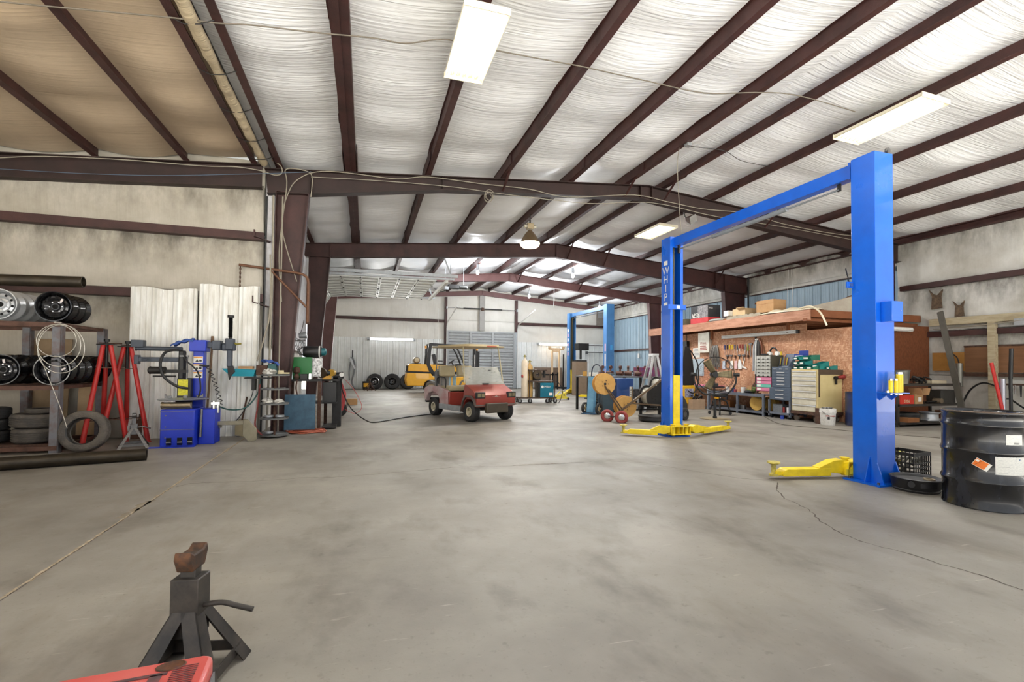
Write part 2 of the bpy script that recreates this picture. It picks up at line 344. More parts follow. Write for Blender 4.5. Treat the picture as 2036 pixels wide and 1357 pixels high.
rafter(15.1, r2, 'dark red rafter of the second steel frame, behind the bell lamp')
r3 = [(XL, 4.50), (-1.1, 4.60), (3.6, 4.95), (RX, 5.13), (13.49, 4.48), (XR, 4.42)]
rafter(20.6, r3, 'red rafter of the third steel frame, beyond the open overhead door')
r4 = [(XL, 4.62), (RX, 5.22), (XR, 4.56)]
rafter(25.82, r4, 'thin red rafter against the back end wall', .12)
low = [(XLL, 3.88), (-5.26, 4.14), (XL-.02, 4.4)]
mb = MB(); web(mb, [(XLL, zb(XLL)-.01), (XL-.02, zb(XL)-.01)]+low[::-1], 9.42); strip(mb, [(XLL, zb(XLL)-.01), (XL-.02, zb(XL)-.01)], 9.4, .16); strip(mb, low, 9.4, .16)
struct('rafter_beam', mb, SOOTR, 'deep dark rafter over the wall of the low left bay', 'roof rafter', smooth=False)
def column(Y, xo, xt, xb, zt, label, side, w=.2):
    """xo outer flange, xt inner flange at top, xb inner flange at floor"""
    mb = MB(); web(mb, [(xo, 0), (xb, 0), (xt, zt), (xo, zt+.02)], Y)
    for a, b in (((xo, .0), (xo, zt)), ((xb, 0), (xt, zt))):
        mb.hexa([Vector((p[0]+dx, Y+s*w/2, p[1])) for dx in (-.008, .008) for p, s in ((a, -1), (b, -1), (b, 1), (a, 1))])
    mb.bx(min(xo, xb)-.03, max(xo, xb)+.03, Y-w/2-.03, Y+w/2+.03, 0, .02); mb.bx(min(xo, xt), max(xo, xt), Y-w/2+.01, Y+w/2-.01, zt-.012, zt)
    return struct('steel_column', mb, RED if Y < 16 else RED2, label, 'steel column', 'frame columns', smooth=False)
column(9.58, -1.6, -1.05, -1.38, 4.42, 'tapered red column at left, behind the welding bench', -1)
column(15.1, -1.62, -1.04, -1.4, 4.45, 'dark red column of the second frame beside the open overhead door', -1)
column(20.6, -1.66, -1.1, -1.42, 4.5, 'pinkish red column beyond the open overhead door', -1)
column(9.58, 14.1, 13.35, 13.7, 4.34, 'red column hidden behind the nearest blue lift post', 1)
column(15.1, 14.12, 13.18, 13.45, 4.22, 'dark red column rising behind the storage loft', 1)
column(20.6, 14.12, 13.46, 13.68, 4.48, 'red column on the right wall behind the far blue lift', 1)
# flange braces from rafters up to purlins
struct('roof_beam', zpurlin(-.22, Y0, YE-.05, -1), RED, 'dark red purlin doubled against the first one inside the left eave', 'roof purlin', 'roof purlins', smooth=False)
struct('roof_beam', MB().bx(-.39, -.26, Y0, 9.4, zb(-.3)+.06, zb(-.3)+.066), GALV, 'shiny perforated strip between the doubled purlins', 'roof strip', smooth=False)
def brace(Y, x, x2, z0):
    mb = MB().beam((x, Y, z0), (x2, Y-.55, zb(x2)+.03), .05, .012, (1, 0, 0)).beam((x, Y, z0), (x2, Y-.55, zb(x2)+.03), .012, .05, (1, 0, 0))
    return mb
for Y, xs in ((9.55, [(2.7, 2.72), (5.6, 5.6), (6.6, 6.6), (9.6, 9.6)]), (15.07, [(6.6, 6.62), (8.0, 8.0), (12.7, 12.75)]), (20.57, [(6.6, 6.62), (9.6, 9.6)])):
    for x, x2 in xs:
        lo = r1 if Y < 10 else (r2 if Y < 16 else r3)
        for a, b in zip(lo[:-1], lo[1:]):
            if a[0] <= x <= b[0]: z0 = a[1]+(b[1]-a[1])*(x-a[0])/(b[0]-a[0])
        struct('brace_beam', brace(Y, x, x2, z0+.01), RED, 'short angle brace from rafter flange up to purlin', 'brace', 'flange braces', smooth=False)
# walls ---------------------------------------------------------------
def wall_grid(o0, o1, z0, z1, nrm, nx, nz, bulge=.05, seams=None, seed=0):
    mb = MB(); o0 = Vector(o0); o1 = Vector(o1); nrm = Vector(nrm); r = random.Random(seed); L = (o1-o0).length
    def fn(u, v):
        p = o0.lerp(o1, u); s = (u*L/1.5) % 1; z = z0(p)+(z1(p)-z0(p))*v
        b = bulge*math.sin(PI*v)*(.6+.4*abs(math.sin(PI*s)))-.012*(1-min(1, min(s, 1-s)*12))
        return Vector((p.x, p.y, z))+nrm*(b+r.uniform(-.003, .003))
    mb.grid(nx, nz, fn); return mb
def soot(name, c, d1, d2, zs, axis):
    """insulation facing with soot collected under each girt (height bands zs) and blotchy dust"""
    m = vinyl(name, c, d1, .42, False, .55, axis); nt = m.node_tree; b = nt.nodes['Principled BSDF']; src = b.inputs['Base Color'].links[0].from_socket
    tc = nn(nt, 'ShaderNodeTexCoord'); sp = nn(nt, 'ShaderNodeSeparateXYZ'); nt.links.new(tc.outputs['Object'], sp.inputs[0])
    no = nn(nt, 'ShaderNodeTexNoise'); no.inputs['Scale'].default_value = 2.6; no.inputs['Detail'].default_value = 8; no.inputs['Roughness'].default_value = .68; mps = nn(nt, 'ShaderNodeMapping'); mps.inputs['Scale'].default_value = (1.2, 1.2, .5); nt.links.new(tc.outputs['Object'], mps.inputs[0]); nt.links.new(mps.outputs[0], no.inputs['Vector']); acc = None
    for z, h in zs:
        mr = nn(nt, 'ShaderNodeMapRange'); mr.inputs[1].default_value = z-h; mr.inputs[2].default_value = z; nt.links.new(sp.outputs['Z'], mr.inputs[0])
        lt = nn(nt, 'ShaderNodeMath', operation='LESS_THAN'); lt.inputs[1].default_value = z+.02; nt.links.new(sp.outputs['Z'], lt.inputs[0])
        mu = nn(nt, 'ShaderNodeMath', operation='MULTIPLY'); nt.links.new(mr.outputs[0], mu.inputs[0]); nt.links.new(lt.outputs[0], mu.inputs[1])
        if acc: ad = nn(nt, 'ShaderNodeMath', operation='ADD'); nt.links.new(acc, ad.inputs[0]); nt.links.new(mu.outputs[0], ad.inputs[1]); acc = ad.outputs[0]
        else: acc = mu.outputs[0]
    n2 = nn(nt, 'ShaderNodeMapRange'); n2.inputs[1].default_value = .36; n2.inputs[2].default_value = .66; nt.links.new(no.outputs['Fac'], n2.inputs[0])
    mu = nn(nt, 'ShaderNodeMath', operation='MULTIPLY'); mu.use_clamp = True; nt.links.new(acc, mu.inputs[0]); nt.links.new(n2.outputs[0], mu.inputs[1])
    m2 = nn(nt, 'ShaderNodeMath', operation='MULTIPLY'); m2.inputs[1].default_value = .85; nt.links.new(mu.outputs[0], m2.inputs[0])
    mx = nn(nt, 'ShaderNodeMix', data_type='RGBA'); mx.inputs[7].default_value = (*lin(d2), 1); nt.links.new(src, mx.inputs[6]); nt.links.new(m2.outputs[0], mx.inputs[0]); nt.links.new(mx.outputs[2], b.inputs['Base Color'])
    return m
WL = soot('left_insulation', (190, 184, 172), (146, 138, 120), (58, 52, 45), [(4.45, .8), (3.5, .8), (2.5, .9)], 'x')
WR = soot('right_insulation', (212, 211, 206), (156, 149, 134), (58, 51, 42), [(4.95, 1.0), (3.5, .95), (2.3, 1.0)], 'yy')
WE = vinyl('end_insulation', (214, 211, 203), (180, 172, 158), .25, False, .5, 'x')
# low left bay wall (faces the camera)
mb = wall_grid((XLL, YB+.02, 0), (XL+.0, YB+.02, 0), lambda p: 3.62, lambda p: zb(p.x)+.05, (0, -1, 0), 70, 12)
for a, b in ((2.52, 3.6), (1.2, 2.5), (-.02, 1.18)): mb2 = wall_grid((XLL, YB+.02, 0), (XL+.0, YB+.02, 0), lambda p: a, lambda p: b, (0, -1, 0), 70, 12, .045); me = bpy.data.meshes.new('t'); mb2.bm.to_mesh(me); mb.bm.from_mesh(me)
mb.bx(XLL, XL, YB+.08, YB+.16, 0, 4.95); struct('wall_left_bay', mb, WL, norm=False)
# outer left wall of low bay, far to the left
struct('wall_left_outer', MB().bx(XLL-.1, XLL, Y0, YB, 0, 4.4), WE, smooth=False)
# left side wall of the main bays; overhead door opening between second and third frame
mb = MB(); mb.bx(XL-.12, XL, YB+.1, 15.5, 0, 5.0).bx(XL-.12, XL, 15.5, 20.2, 4.0, 5.0).bx(XL-.12, XL, 20.2, YE, 0, 5.0)
struct('wall_left', mb, WE, smooth=False)
# right wall
mb = MB()
def addg(y0, y1, a, b, bl=.05):
    m2 = wall_grid((XR, y0, 0), (XR, y1, 0), lambda p: a, lambda p: b, (-1, 0, 0), int((y1-y0)*9), 12, bl); me = bpy.data.meshes.new('t'); m2.bm.to_mesh(me); mb.bm.from_mesh(me)
for a, b in ((3.58, 5.15), (2.3, 3.56), (1.15, 2.28), (0, 1.13)): addg(Y0, 9.6, a, b)
addg(9.6, YE, 4.22, 5.15, .09)
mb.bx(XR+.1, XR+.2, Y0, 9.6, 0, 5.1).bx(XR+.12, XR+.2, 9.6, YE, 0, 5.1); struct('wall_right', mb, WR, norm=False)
def ribbed(mb, p0, p1, z0, z1, nrm, pitch=.305, rh=.03, ztop=None, big=True):
    """ribbed sheet: raised trapezoid ribs plus two small beads between"""
    p0 = Vector(p0); p1 = Vector(p1); nrm = Vector(nrm); L = (p1-p0).length; prof = []; x = 0
    while x < L:
        for dx, h in ((0, 0), (.02, rh), (.055, rh), (.075, 0), (.14, 0), (.147, .006), (.16, .006), (.167, 0), (.22, 0), (.227, .006), (.24, .006), (.247, 0)):
            if x+dx*pitch/.305 <= L: prof.append((x+dx*pitch/.305, h))
        x += pitch
    prof.append((L, 0)); d = (p1-p0).normalized(); prev = None
    for s, h in prof:
        q = p0+d*s+nrm*h; zt = ztop(s) if ztop else z1
        cur = (mb.bm.verts.new((q.x, q.y, z0)), mb.bm.verts.new((q.x, q.y, zt)))
        if prev: mb._n([mb.bm.faces.new((prev[0], cur[0], cur[1], prev[1]))])
        prev = cur
    return mb
BLUEW = M('blue_siding', (156, 178, 192), .5, .1, c2=(136, 158, 174), sc=2, mix=.6)
struct('wall_right_siding', ribbed(MB(), (XR+.09, 9.6, 0), (XR+.09, YE, 0), 0, 4.25, (-1, 0, 0)), BLUEW, smooth=False, solid=.004, norm=False)
# white liner roll and hem along the bottom of the insulation
o = MB().rod((XR+.0, 9.8, 4.17), (XR+.0, YE-.1, 4.17), .075, n=14).build('wall_right_trim', WR); o['kind'] = 'structure'
# end wall
mb = MB(); m2 = wall_grid((XL, YE-.02, 0), (XR, YE-.02, 0), lambda p: 3.8, lambda p: zb(p.x)+.15, (0, -1, 0), 150, 10, .05); me = bpy.data.meshes.new('t'); m2.bm.to_mesh(me); mb.bm.from_mesh(me)
for a, b, z0, z1 in ((XL, 4.2, 0, 3.78), (4.2, 8.2, 3.2, 3.78), (8.2, XR, 0, 3.78)):
    m2 = wall_grid((a, YE-.02, 0), (b, YE-.02, 0), lambda p: z0, lambda p: z1, (0, -1, 0), 70, 8, .03); me = bpy.data.meshes.new('t'); m2.bm.to_mesh(me); mb.bm.from_mesh(me)
mb.bx(XL-.1, XR+.1, YE+.1, YE+.2, 0, 5.8)
struct('wall_back', mb, WE, norm=False)
LINER = M('white_liner', (226, 228, 226), .45, 0, c2=(200, 202, 198), sc=3, mix=.5)
struct('wall_back_lining', ribbed(ribbed(MB(), (XL+.15, YE-.1, 0), (4.15, YE-.1, 0), .02, 2.70, (0, -1, 0)), (8.25, YE-.1, 0), (XR-.25, YE-.1, 0), .02, 2.66, (0, -1, 0)), LINER, smooth=False, solid=.004, norm=False)
# girts ---------------------------------------------------------------
def girt(p0, p1, z, label, nrm, h=.13, d=.16):
    p0 = Vector(p0); p1 = Vector(p1); mb = MB(); n = Vector(nrm)
    dirv = (p1-p0)
    for off, hh, zz, th in ((0, .012, z+h-.012, d), (0, .012, z-.0, d*.8)):
        a = p0+n*(d/2); b = p1+n*(d/2); mb.beam(a+Vector((0, 0, zz)), b+Vector((0, 0, zz)), d, .012)
    a = p0+n*d; b = p1+n*d; mb.beam(a+Vector((0, 0, z+h/2)), b+Vector((0, 0, z+h/2)), .012, h)
    return struct('girt_beam', mb, RED, label, 'wall girt', 'wall girts', smooth=False)
girt((XLL, YB, 0), (XL+.05, YB, 0), 3.46, 'upper dark red girt across the low left wall', (0, -1, 0))
girt((XLL, YB, 0), (XL+.05, YB, 0), 2.36, 'lower dark red girt across the low left wall, above the wheel rack', (0, -1, 0))
girt((XL+.05, YE-.02, 0), (4.2, YE-.02, 0), 3.64, 'red girt on the back wall, left of the roll-up door', (0, -1, 0))
girt((8.2, YE-.02, 0), (XR-.2, YE-.02, 0), 3.64, 'red girt on the back wall, right of the roll-up door', (0, -1, 0))
girt((XR, Y0, 0), (XR, 9.45, 0), 3.46, 'upper red girt on the dirty right wall', (-1, 0, 0))
girt((XR, Y0, 0), (XR, 9.45, 0), 2.14, 'lower red girt on the right wall behind the timber header', (-1, 0, 0))
girt((XR+.05, 9.7, 0), (XR+.05, 15.0, 0), 4.1, 'red girt under the insulation hem beside the loft', (-1, 0, 0), .1, .1)
girt((XR+.05, 15.2, 0), (XR+.05, 25.9, 0), 4.1, 'red girt under the insulation hem on the far right wall', (-1, 0, 0), .1, .1)
girt((XR+.05, 15.2, 0), (XR+.05, 25.9, 0), 2.2, 'lower girt on the blue siding behind the far lift', (-1, 0, 0), .1, .06)
# end wall posts
for x, wd, z0, lab, mt in ((4.17, .14, 0, 'red end wall post left of the roll-up door', RED), (8.2, .16, 3.2, 'red end wall post right of the roll-up door', RED), (14.08, .2, 0, 'red corner post of the back wall', RED), (6.2, .3, 3.22, 'grey centre post above the roll-up door', M('grey_post', (150, 146, 140), .5))):
    struct('end_column', MB().bx(x-wd/2, x+wd/2, YE-.26, YE-.14, z0, zb(x)-.3), mt, lab, 'wall post', smooth=False)
# roll-up door in the end wall
DG = M('door_grey', (158, 160, 160), .5, .2, c2=(130, 132, 132), sc=4)
d = thing('door_back', 'closed grey ribbed roll-up door in the back end wall', 'door', (6.2, YE-.12, 0)); d['kind'] = 'structure'
mb = MB(); prof = []
z = 0
while z < 3.18: prof += [(z, 0), (z+.05, -.03), (z+.1, -.03), (z+.15, 0)]; z += .16
for (z0, y0), (z1, y1) in zip(prof[:-1], prof[1:]):
    vs = [mb.bm.verts.new(v) for v in ((-1.95, y0, z0), (1.95, y0, z0), (1.95, y1, z1), (-1.95, y1, z1))]; mb._n([mb.bm.faces.new(vs)])
mb.build('door_curtain', DG, d, smooth=False, norm=False)
for x in (-1.9, -.62, .64, 1.9): MB().bx(x-.05, x+.05, -.08, -.03, 0, 3.18).build('door_stile', DG, d)
for z in (1.05, 2.1, 3.16): MB().bx(-1.95, 1.95, -.075, -.035, z-.03, z+.03).build('door_rail', DG, d)
MB().bx(-2.03, -1.95, -.1, .02, 0, 3.3).bx(1.95, 2.03, -.1, .02, 0, 3.3).build('door_track', GALV, d)
# front left open behind the viewer, added to let daylight in: header only
struct('wall_front', MB().bx(XLL, XR, Y0-.1, Y0, 4.75, 5.75), WE, smooth=False)
# unseen yard outside, made pale to bounce sunlight up to the ceiling
sn = bpy.data.lights.new('sun', 'SUN'); sn.energy = 23; sn.angle = R(.6); so = bpy.data.objects.new('sun', sn); C.objects.link(so); so.rotation_euler = (R(21), R(4), 0)
struct('ground', MB().bx(-60, 60, -60, 90, -.6, -.25), M('yard_bounce', (226, 222, 212), .9, sc=3), smooth=False)
# ================================================================ lamps and overhead fittings
TUBE = M('lit_tube', (255, 250, 235), .4, emit=(255, 246, 222), es=4, mix=0); TUBEW = M('lit_tube_wall', (255, 255, 255), .4, emit=(250, 252, 255), es=3, mix=0)
BULB = M('lit_bulb', (255, 255, 255), .4, emit=(235, 242, 255), es=14, mix=0); WBULB = M('lit_bell_glass', (255, 240, 210), .3, emit=(255, 232, 190), es=3.2, mix=0)
REFL = M('lamp_reflector', (235, 228, 205), .35, .1, mix=.1)
def highbay(loc, label, power=150, wx=.5, ly=1.25, ry=0, hang=.2, tubes=6):
    t = thing('tube_fixture', label, 'ceiling light', loc, (0, ry, 0), 'tube fixtures under the purlins')
    m = MB().prism([(-wx/2, 0), (-wx/2+.05, .07), (wx/2-.05, .07), (wx/2, 0), (wx/2-.004, 0), (wx/2-.053, .064), (-wx/2+.053, .064), (-wx/2+.004, 0)], -ly/2, ly/2, 'y')
    for s in (-1, 1): m.bx(-wx/2, wx/2, s*ly/2-.006, s*ly/2+.006, -.005, .07)
    for k in range(tubes+1): x = -wx/2+.02+(wx-.04)*k/tubes; m.prism([(x-.012, .064), (x, .03), (x+.012, .064)], -ly/2+.02, ly/2-.02, 'y')
    m.build('housing', REFL, t)
    for k in range(tubes):
        x = -wx/2+.02+(wx-.04)*(k+.5)/tubes; MB().rod((x, -ly/2+.05, .025), (x, ly/2-.05, .025), .012, n=8).build('lamp_tube', TUBE, t)
    for s in (-1, 1): MB().rod((0, s*ly*.38, .07), (0, s*ly*.38, hang), .004, n=5).build('hanger', CABLE, t)
    area('tube_light', (0, 0, -.03), wx*.9, ly*.9, power*.35, (1, .98, .95), parent=t)
    return t
highbay((1.15, 5.33, 4.93), 'lit six-tube fixture hanging under a purlin, nearest the camera', 260, .5, 1.28)
highbay((7.82, 5.35, 5.16), 'lit six-tube fixture hanging above the near blue lift post', 260, .58, 1.35, R(2), .18)
highbay((7.9, 11.75, 5.14), 'lit tube fixture in the second bay, seen above the blue lift beam', 480, .6, 1.25, R(2), .2)
highbay((-5.0, 2.6, 4.3), 'added tube fixture in the low left bay, unseen, out of the frame', 90, .5, 1.25)  # added lamp, never in view, brightens the tan ceiling of the low bay
# bell lamp
def bell(loc, label):
    t = thing('bell_lamp', label, 'ceiling light', loc)
    MB().lathe([(0, .33), (.06, .33), (.075, .3), (.13, .24), (.2, .13), (.25, .02), (.262, 0), (.245, .0), (.19, .13), (.12, .235), (.0, .3)], 28).build('shade', M('bell_shade', (120, 100, 76), .45, .5, c2=(96, 80, 58)), t)
    MB().lathe([(.262, 0), (.268, -.02), (.25, -.075), (.2, -.12), (0, -.13)], 28).build('lens', WBULB, t)
    MB().bx(-.09, .09, -.07, .07, .36, .52).bx(-.03, .03, -.03, .03, .33, .36).build('ballast_box', M('ballast', (168, 152, 122), .5), t, bevel=.015)
    for s in (-1, 1): MB().lathe([(0, -.045), (.05, -.045), (.05, .045), (0, .045)], 14, TM((s*.12, 0, .44), (0, PI/2, 0))).build('capacitor', M('capacitor', (190, 184, 168), .4, .4), t)
    MB().rod((0, 0, .52), (0, 0, .62), .02).tube([(0, 0, .62), (0, .0, .7), (0, 0, .78)], .012).build('hook', DARKST, t)
    l = bpy.data.lights.new('bell_light', 'SPOT'); l.energy = 420; l.color = (1, .9, .76); l.spot_size = R(150); l.spot_blend = .6; l.shadow_soft_size = .2
    lo = bpy.data.objects.new('bell_light', l); C.objects.link(lo); lo.parent = t; lo.location = (0, 0, -.16)
    return t
bell((4.18, 12.0, 4.58), 'large brown bell-shaped lamp with a glowing lens below the second bay purlins')
def hid(loc, label, power=160, up=.25):
    t = thing('bare_bulb_lamp', label, 'ceiling light', loc, 0, 'bright bulb lamps in the back bays')
    MB().lathe([(0, .34), (.05, .34), (.055, .2), (.045, .12), (0, .12)], 16).build('socket', GALV, t)
    MB().lathe([(0, .12), (.04, .12), (.045, .08), (.062, .02), (.045, -.04), (0, -.055)], 16).build('bulb', BULB, t)
    MB().rod((0, 0, .34), (0, 0, .34+up), .008, n=6).build('stem', CABLE, t)
    l = bpy.data.lights.new('bulb_light', 'POINT'); l.energy = power*.62; l.color = (.92, .96, 1); l.shadow_soft_size = .08
    lo = bpy.data.objects.new('bulb_light', l); C.objects.link(lo); lo.parent = t; lo.location = (0, 0, -.15)
    return t
p = aty(957, 524, 18.5); hid((4.2, 18.3, 5.05-.12), 'bright bulb lamp under the third bay roof, left of centre', 260, .05)
p = aty(1139, 550, 17); hid((p.x, 17, p.z), 'bright bulb lamp right of centre in front of the third rafter', 300, .12)
p = aty(1052, 591, 22); hid((p.x, 22, p.z), 'bright bulb lamp hanging before the back wall rafter', 320, .2)
p = aty(1192, 612, 23.5); hid((p.x, 23.5, p.z), 'small lamp over the far blue lift', 60, .3)
# roof conduit running across the near bay
def wire(name, P, r, mat, label, cat, grp=None, k=6, n=6):
    o = MB().tube(smooth_pts(P, k), r, n).build(name, mat); return tag(o, label, cat, grp)
cy = lambda px, py, dz=0.0: (lambda z: fl(px, py, z))
def onroof(px, py, dz=-.02):
    d = ray(px, py); sg = 1
    for sg in (1, -1):
        t = (RZ+dz-H+sg*RX/12)/(d.z+sg*d.x/12)
        if sg*(t*d.x-RX) >= -.05: break
    return Vector((0, 0, H))+d*t
wire('conduit', [onroof(*q) for q in [(-60, -6), (0, 3), (110, 14), (330, 34), (430, 46), (500, 50), (640, 66), (740, 75), (806, 86), (880, 78), (935, 90), (1005, 104), (1100, 122), (1160, 133), (1290, 162), (1400, 185), (1500, 184), (1560, 186), (1615, 197), (1700, 222)]], .008, M('conduit_grey', (104, 96, 84), .5), 'thin grey conduit strung across the near bay under the purlins', 'conduit', 'cables')
JB = thing('junction_box', 'grey junction box on a purlin near the ridge feeding the lift', 'junction box', onroof(1368, 291, -.06)); MB().bx(-.05, .05, -.05, .05, 0, .05).build('box', GALV, JB); MB().rod((0, 0, -.004), (0, 0, 0), .02).build('cover', GALV, JB)
a = onroof(1350, 295, -.06); b = aty(1355, 468, 7.6)
wire('power_cable', [a, aty(1347, 330, 7.0), aty(1350, 400, 7.3), b], .006, CABG, 'thin cable hanging straight down from the purlin to the lift beam', 'cable', 'cables')
wire('power_cable', [onroof(1372, 291, -.05), onroof(1395, 294, -.05), onroof(1440, 300, -.09), onroof(1475, 320, -.07), onroof(1530, 331, -.02)], .006, CABLE, 'short dark cable looping from the junction box to the next purlin', 'cable', 'cables')
wire('rafter_cable', [aty(*q, 9.46) for q in [(590, 560), (560, 450), (575, 380), (600, 352), (640, 341), (700, 345), (790, 356), (850, 352), (960, 366), (1050, 376), (1130, 392), (1260, 388), (1330, 402), (1400, 416), (1480, 424), (1560, 446), (1640, 462), (1700, 470)]], .009, CABG, 'grey cable rising from the bench and running along the near rafter', 'cable', 'cables')
wire('rafter_cable', [aty(*q, 9.45) for q in [(560, 600), (555, 500), (570, 372), (568, 338), (600, 338), (620, 350), (618, 392)]], .009, CABG, 'grey cable looping over the top of the red column', 'cable', 'cables')
wire('rafter_cable', [aty(*q, 9.47) for q in [(618, 352), (760, 360), (900, 372), (1000, 386), (1100, 398), (1180, 405), (1300, 404), (1420, 430), (1560, 452), (1700, 478)]], .007, CABG, 'second cable drooping along the near rafter', 'cable', 'cables')
wire('rafter_cable', [aty(*q, 9.26) for q in [(0, 314), (90, 311), (250, 318), (400, 330), (470, 332), (520, 340), (545, 348), (560, 345), (558, 330), (540, 318)]], .008, CABG, 'pale cable along the dark rafter of the low left bay', 'cable', 'cables')
wire('rafter_cable', [aty(*q, 9.24) for q in [(0, 336), (160, 345), (320, 349), (500, 346), (620, 342)]], .005, M('cable_blue', (70, 92, 116), .5), 'thin blue cable crossing the dark left rafter', 'cable', 'cables')
cc = aty(972, 391, 9.4)
o = MB()
for k, (dx, dz, rad) in enumerate([(0, 0, .1), (.02, .02, .085), (-.01, -.03, .09), (.015, .035, .11)]): o.tube([(cc.x+dx+rad*.9*math.cos(a*PI/9), 9.43-.008*k, cc.z+dz+rad*math.sin(a*PI/9)) for a in range(18)], .005, 5, True)
tag(o.build('cable_coil', CABG), 'loose coil of cable hanging from the near rafter', 'cable coil')
# flood lamp on rafter
p = aty(1378, 436, 9.3); t = thing('flood_lamp', 'brown horn-shaped flood lamp on the near rafter behind the lift beam', 'flood lamp', p, (R(20), R(-30), 0))
MB().prism([(-.1, -.09), (.1, -.09), (.1, .09), (-.1, .09)], -.01, .0, 'y').build('glass_face', CHROME, t); MB().hexa([Vector(v) for v in ((-.1, 0, -.09), (.1, 0, -.09), (.04, .2, -.04), (-.04, .2, -.04), (-.1, 0, .09), (.1, 0, .09), (.04, .2, .04), (-.04, .2, .04))]).build('hood', RUST, t)
MB().tube([(0, .18, 0), (0, .24, .05), (0, .25, .16)], .015).build('bracket', DARKST, t)
# ---------------------------------------------------------------- raised overhead door on the left
DW = M('door_panel_white', (214, 216, 214), .45, .1, c2=(190, 192, 188), sc=3, mix=.5)
d = thing('door_overhead', 'white sectional overhead door raised flat under the roof at left', 'door', (XL, 15.7, 0)); d['kind'] = 'structure'
Z = 4.06; y0, y1 = 0, 4.5; xs = [-.02+.62*k for k in range(8)]
def dpath(s):
    """distance along the track from the jamb top: quarter bend then level"""
    Rb = .55; L = Rb*PI/2
    if s < L: a = s/Rb; return (.14+Rb*(1-math.cos(a)), Z-Rb+Rb*math.sin(a), a)
    return (.14+Rb+(s-L), Z+.01*(s-L), PI/2)
s = 0; k = 0
while s < 3.9:
    e = min(s+.6, 4.3); (xa, za, aa), (xb, zb_, ab) = dpath(s), dpath(e-.012); m = MB()
    m.hexa([Vector(v) for v in ((xa, y0, za), (xb, y0, zb_), (xb, y1, zb_), (xa, y1, za), (xa-.006, y0, za+.012), (xb-.006, y0, zb_+.012), (xb-.006, y1, zb_+.012), (xa-.006, y1, za+.012))])
    pn = m.build('door_panel', DW, d, smooth=False)
    m = MB(); dv = Vector((xb-xa, 0, zb_-za)).normalized(); nv = Vector((dv.z, 0, -dv.x))
    for j in range(9):
        yy = y0+.02+(y1-y0-.04)*j/8; w_ = .055 if j in (0, 8) else .03
        m.beam(Vector((xa, yy, za))+nv*.025, Vector((xb, yy, zb_))+nv*.025, w_, .04, nv)
    for f_ in (.04, .96): q = Vector((xa+(xb-xa)*f_, 0, za+(zb_-za)*f_))+nv*.02; m.beam(q+Vector((0, y0, 0)), q+Vector((0, y1, 0)), .04, .035, nv)
    m.build('panel_ribs', DW, pn, smooth=False)
    m = MB()
    for j in (0, 2, 4, 6, 8): q = Vector((xb, y0+.02+(y1-y0-.04)*j/8, zb_))+nv*.05; m.cb(q, (.05, .05, .03))
    m.build('hinge', DARKST, pn, smooth=False)
    s += .6
for yy, lab in ((y0-.06, ''), (y1+.06, '')):
    m = MB(); P = [Vector((.14, yy, 0)), Vector((.14, yy, 3.3))]+[Vector((dpath(q*.12)[0], yy, dpath(q*.12)[1]+.02)) for q in range(0, 9)]+[Vector((4.6, yy, Z+.07))]
    for a_, b_ in zip(P[:-1], P[1:]): m.beam(a_, b_, .06, .05, (0, 1, 0))
    m.build('track', GALV, d, smooth=False)
MB().beam((.4, y0-.15, Z+.12), (4.7, y0-.15, Z+.16), .06, .1).build('near_track_angle', GALV, d)
for yy in (y0-.15, y1+.06):
    MB().beam((4.45, yy, Z+.1), (4.45, yy, zb(XL+4.45)), .05, .006, (1, 0, 0)).beam((4.5, yy, Z+.1), (4.1, yy, zb(XL+4.1)), .05, .006, (0, 1, 0)).build('track_hanger', GALV, d)
MB().beam((4.36, y0, Z-.0), (4.36, y1, Z-.0), .09, .1).build('bottom_rail', WHITEP, d)
m = MB().rod((.12, y0-.1, Z+.42), (.12, y1+.1, Z+.42), .016).rod((.12, y0+.8, Z+.42), (.12, y0+2.0, Z+.42), .05).rod((.12, y0+2.4, Z+.42), (.12, y0+3.6, Z+.42), .05); m.build('torsion_shaft', DARKST, d)
# the same hardware over the closed back door
t = thing('torsion_spring', 'black torsion spring shaft above the closed back roll-up door', 'door spring', (6.2, YE-.4, 4.42))
MB().rod((-2.0, 0, 0), (2.0, 0, 0), .014).build('shaft', STEEL, t); MB().rod((-1.1, 0, 0), (-.1, 0, 0), .035).build('spring', BLACK, t); MB().rod((.1, 0, 0), (1.1, 0, 0), .035).build('spring', BLACK, t)
MB().bx(-.06, .06, -.03, .27, -.08, .08).build('centre_bearing', RUST, t)
for s in (-1, 1): MB().bx(s*2.0-.02, s*2.0+.02, -.05, .24, -.07, .07).build('end_bearing', GALV, t)
for s, xx in ((-1, 4.22), (1, 8.26)):
    P = [Vector((xx, YE-.32, 0)), Vector((xx, YE-.32, 3.3))]+[Vector((xx, YE-.32-.4*(1-math.cos(a*PI/2/5)), 3.3+.4*math.sin(a*PI/10)*.9)) for a in range(1, 5)]+[Vector((xx, YE-3.2, 4.15))]
    m = MB()
    for a_, b_ in zip(P[:-1], P[1:]): m.beam(a_, b_, .05, .04, (1, 0, 0))
    tag(m.build('door_rail', WHITEP), 'white door track curving up from the '+('left' if s < 0 else 'right')+' side of the back roll-up door', 'door track')
wire('pull_rope', [aty(1101, 528, 22.8), aty(1102, 560, 22.8), aty(1101, 610, 22.8)], .01, WHITEP, 'white rod hanging from the door track to the roof', 'rod')
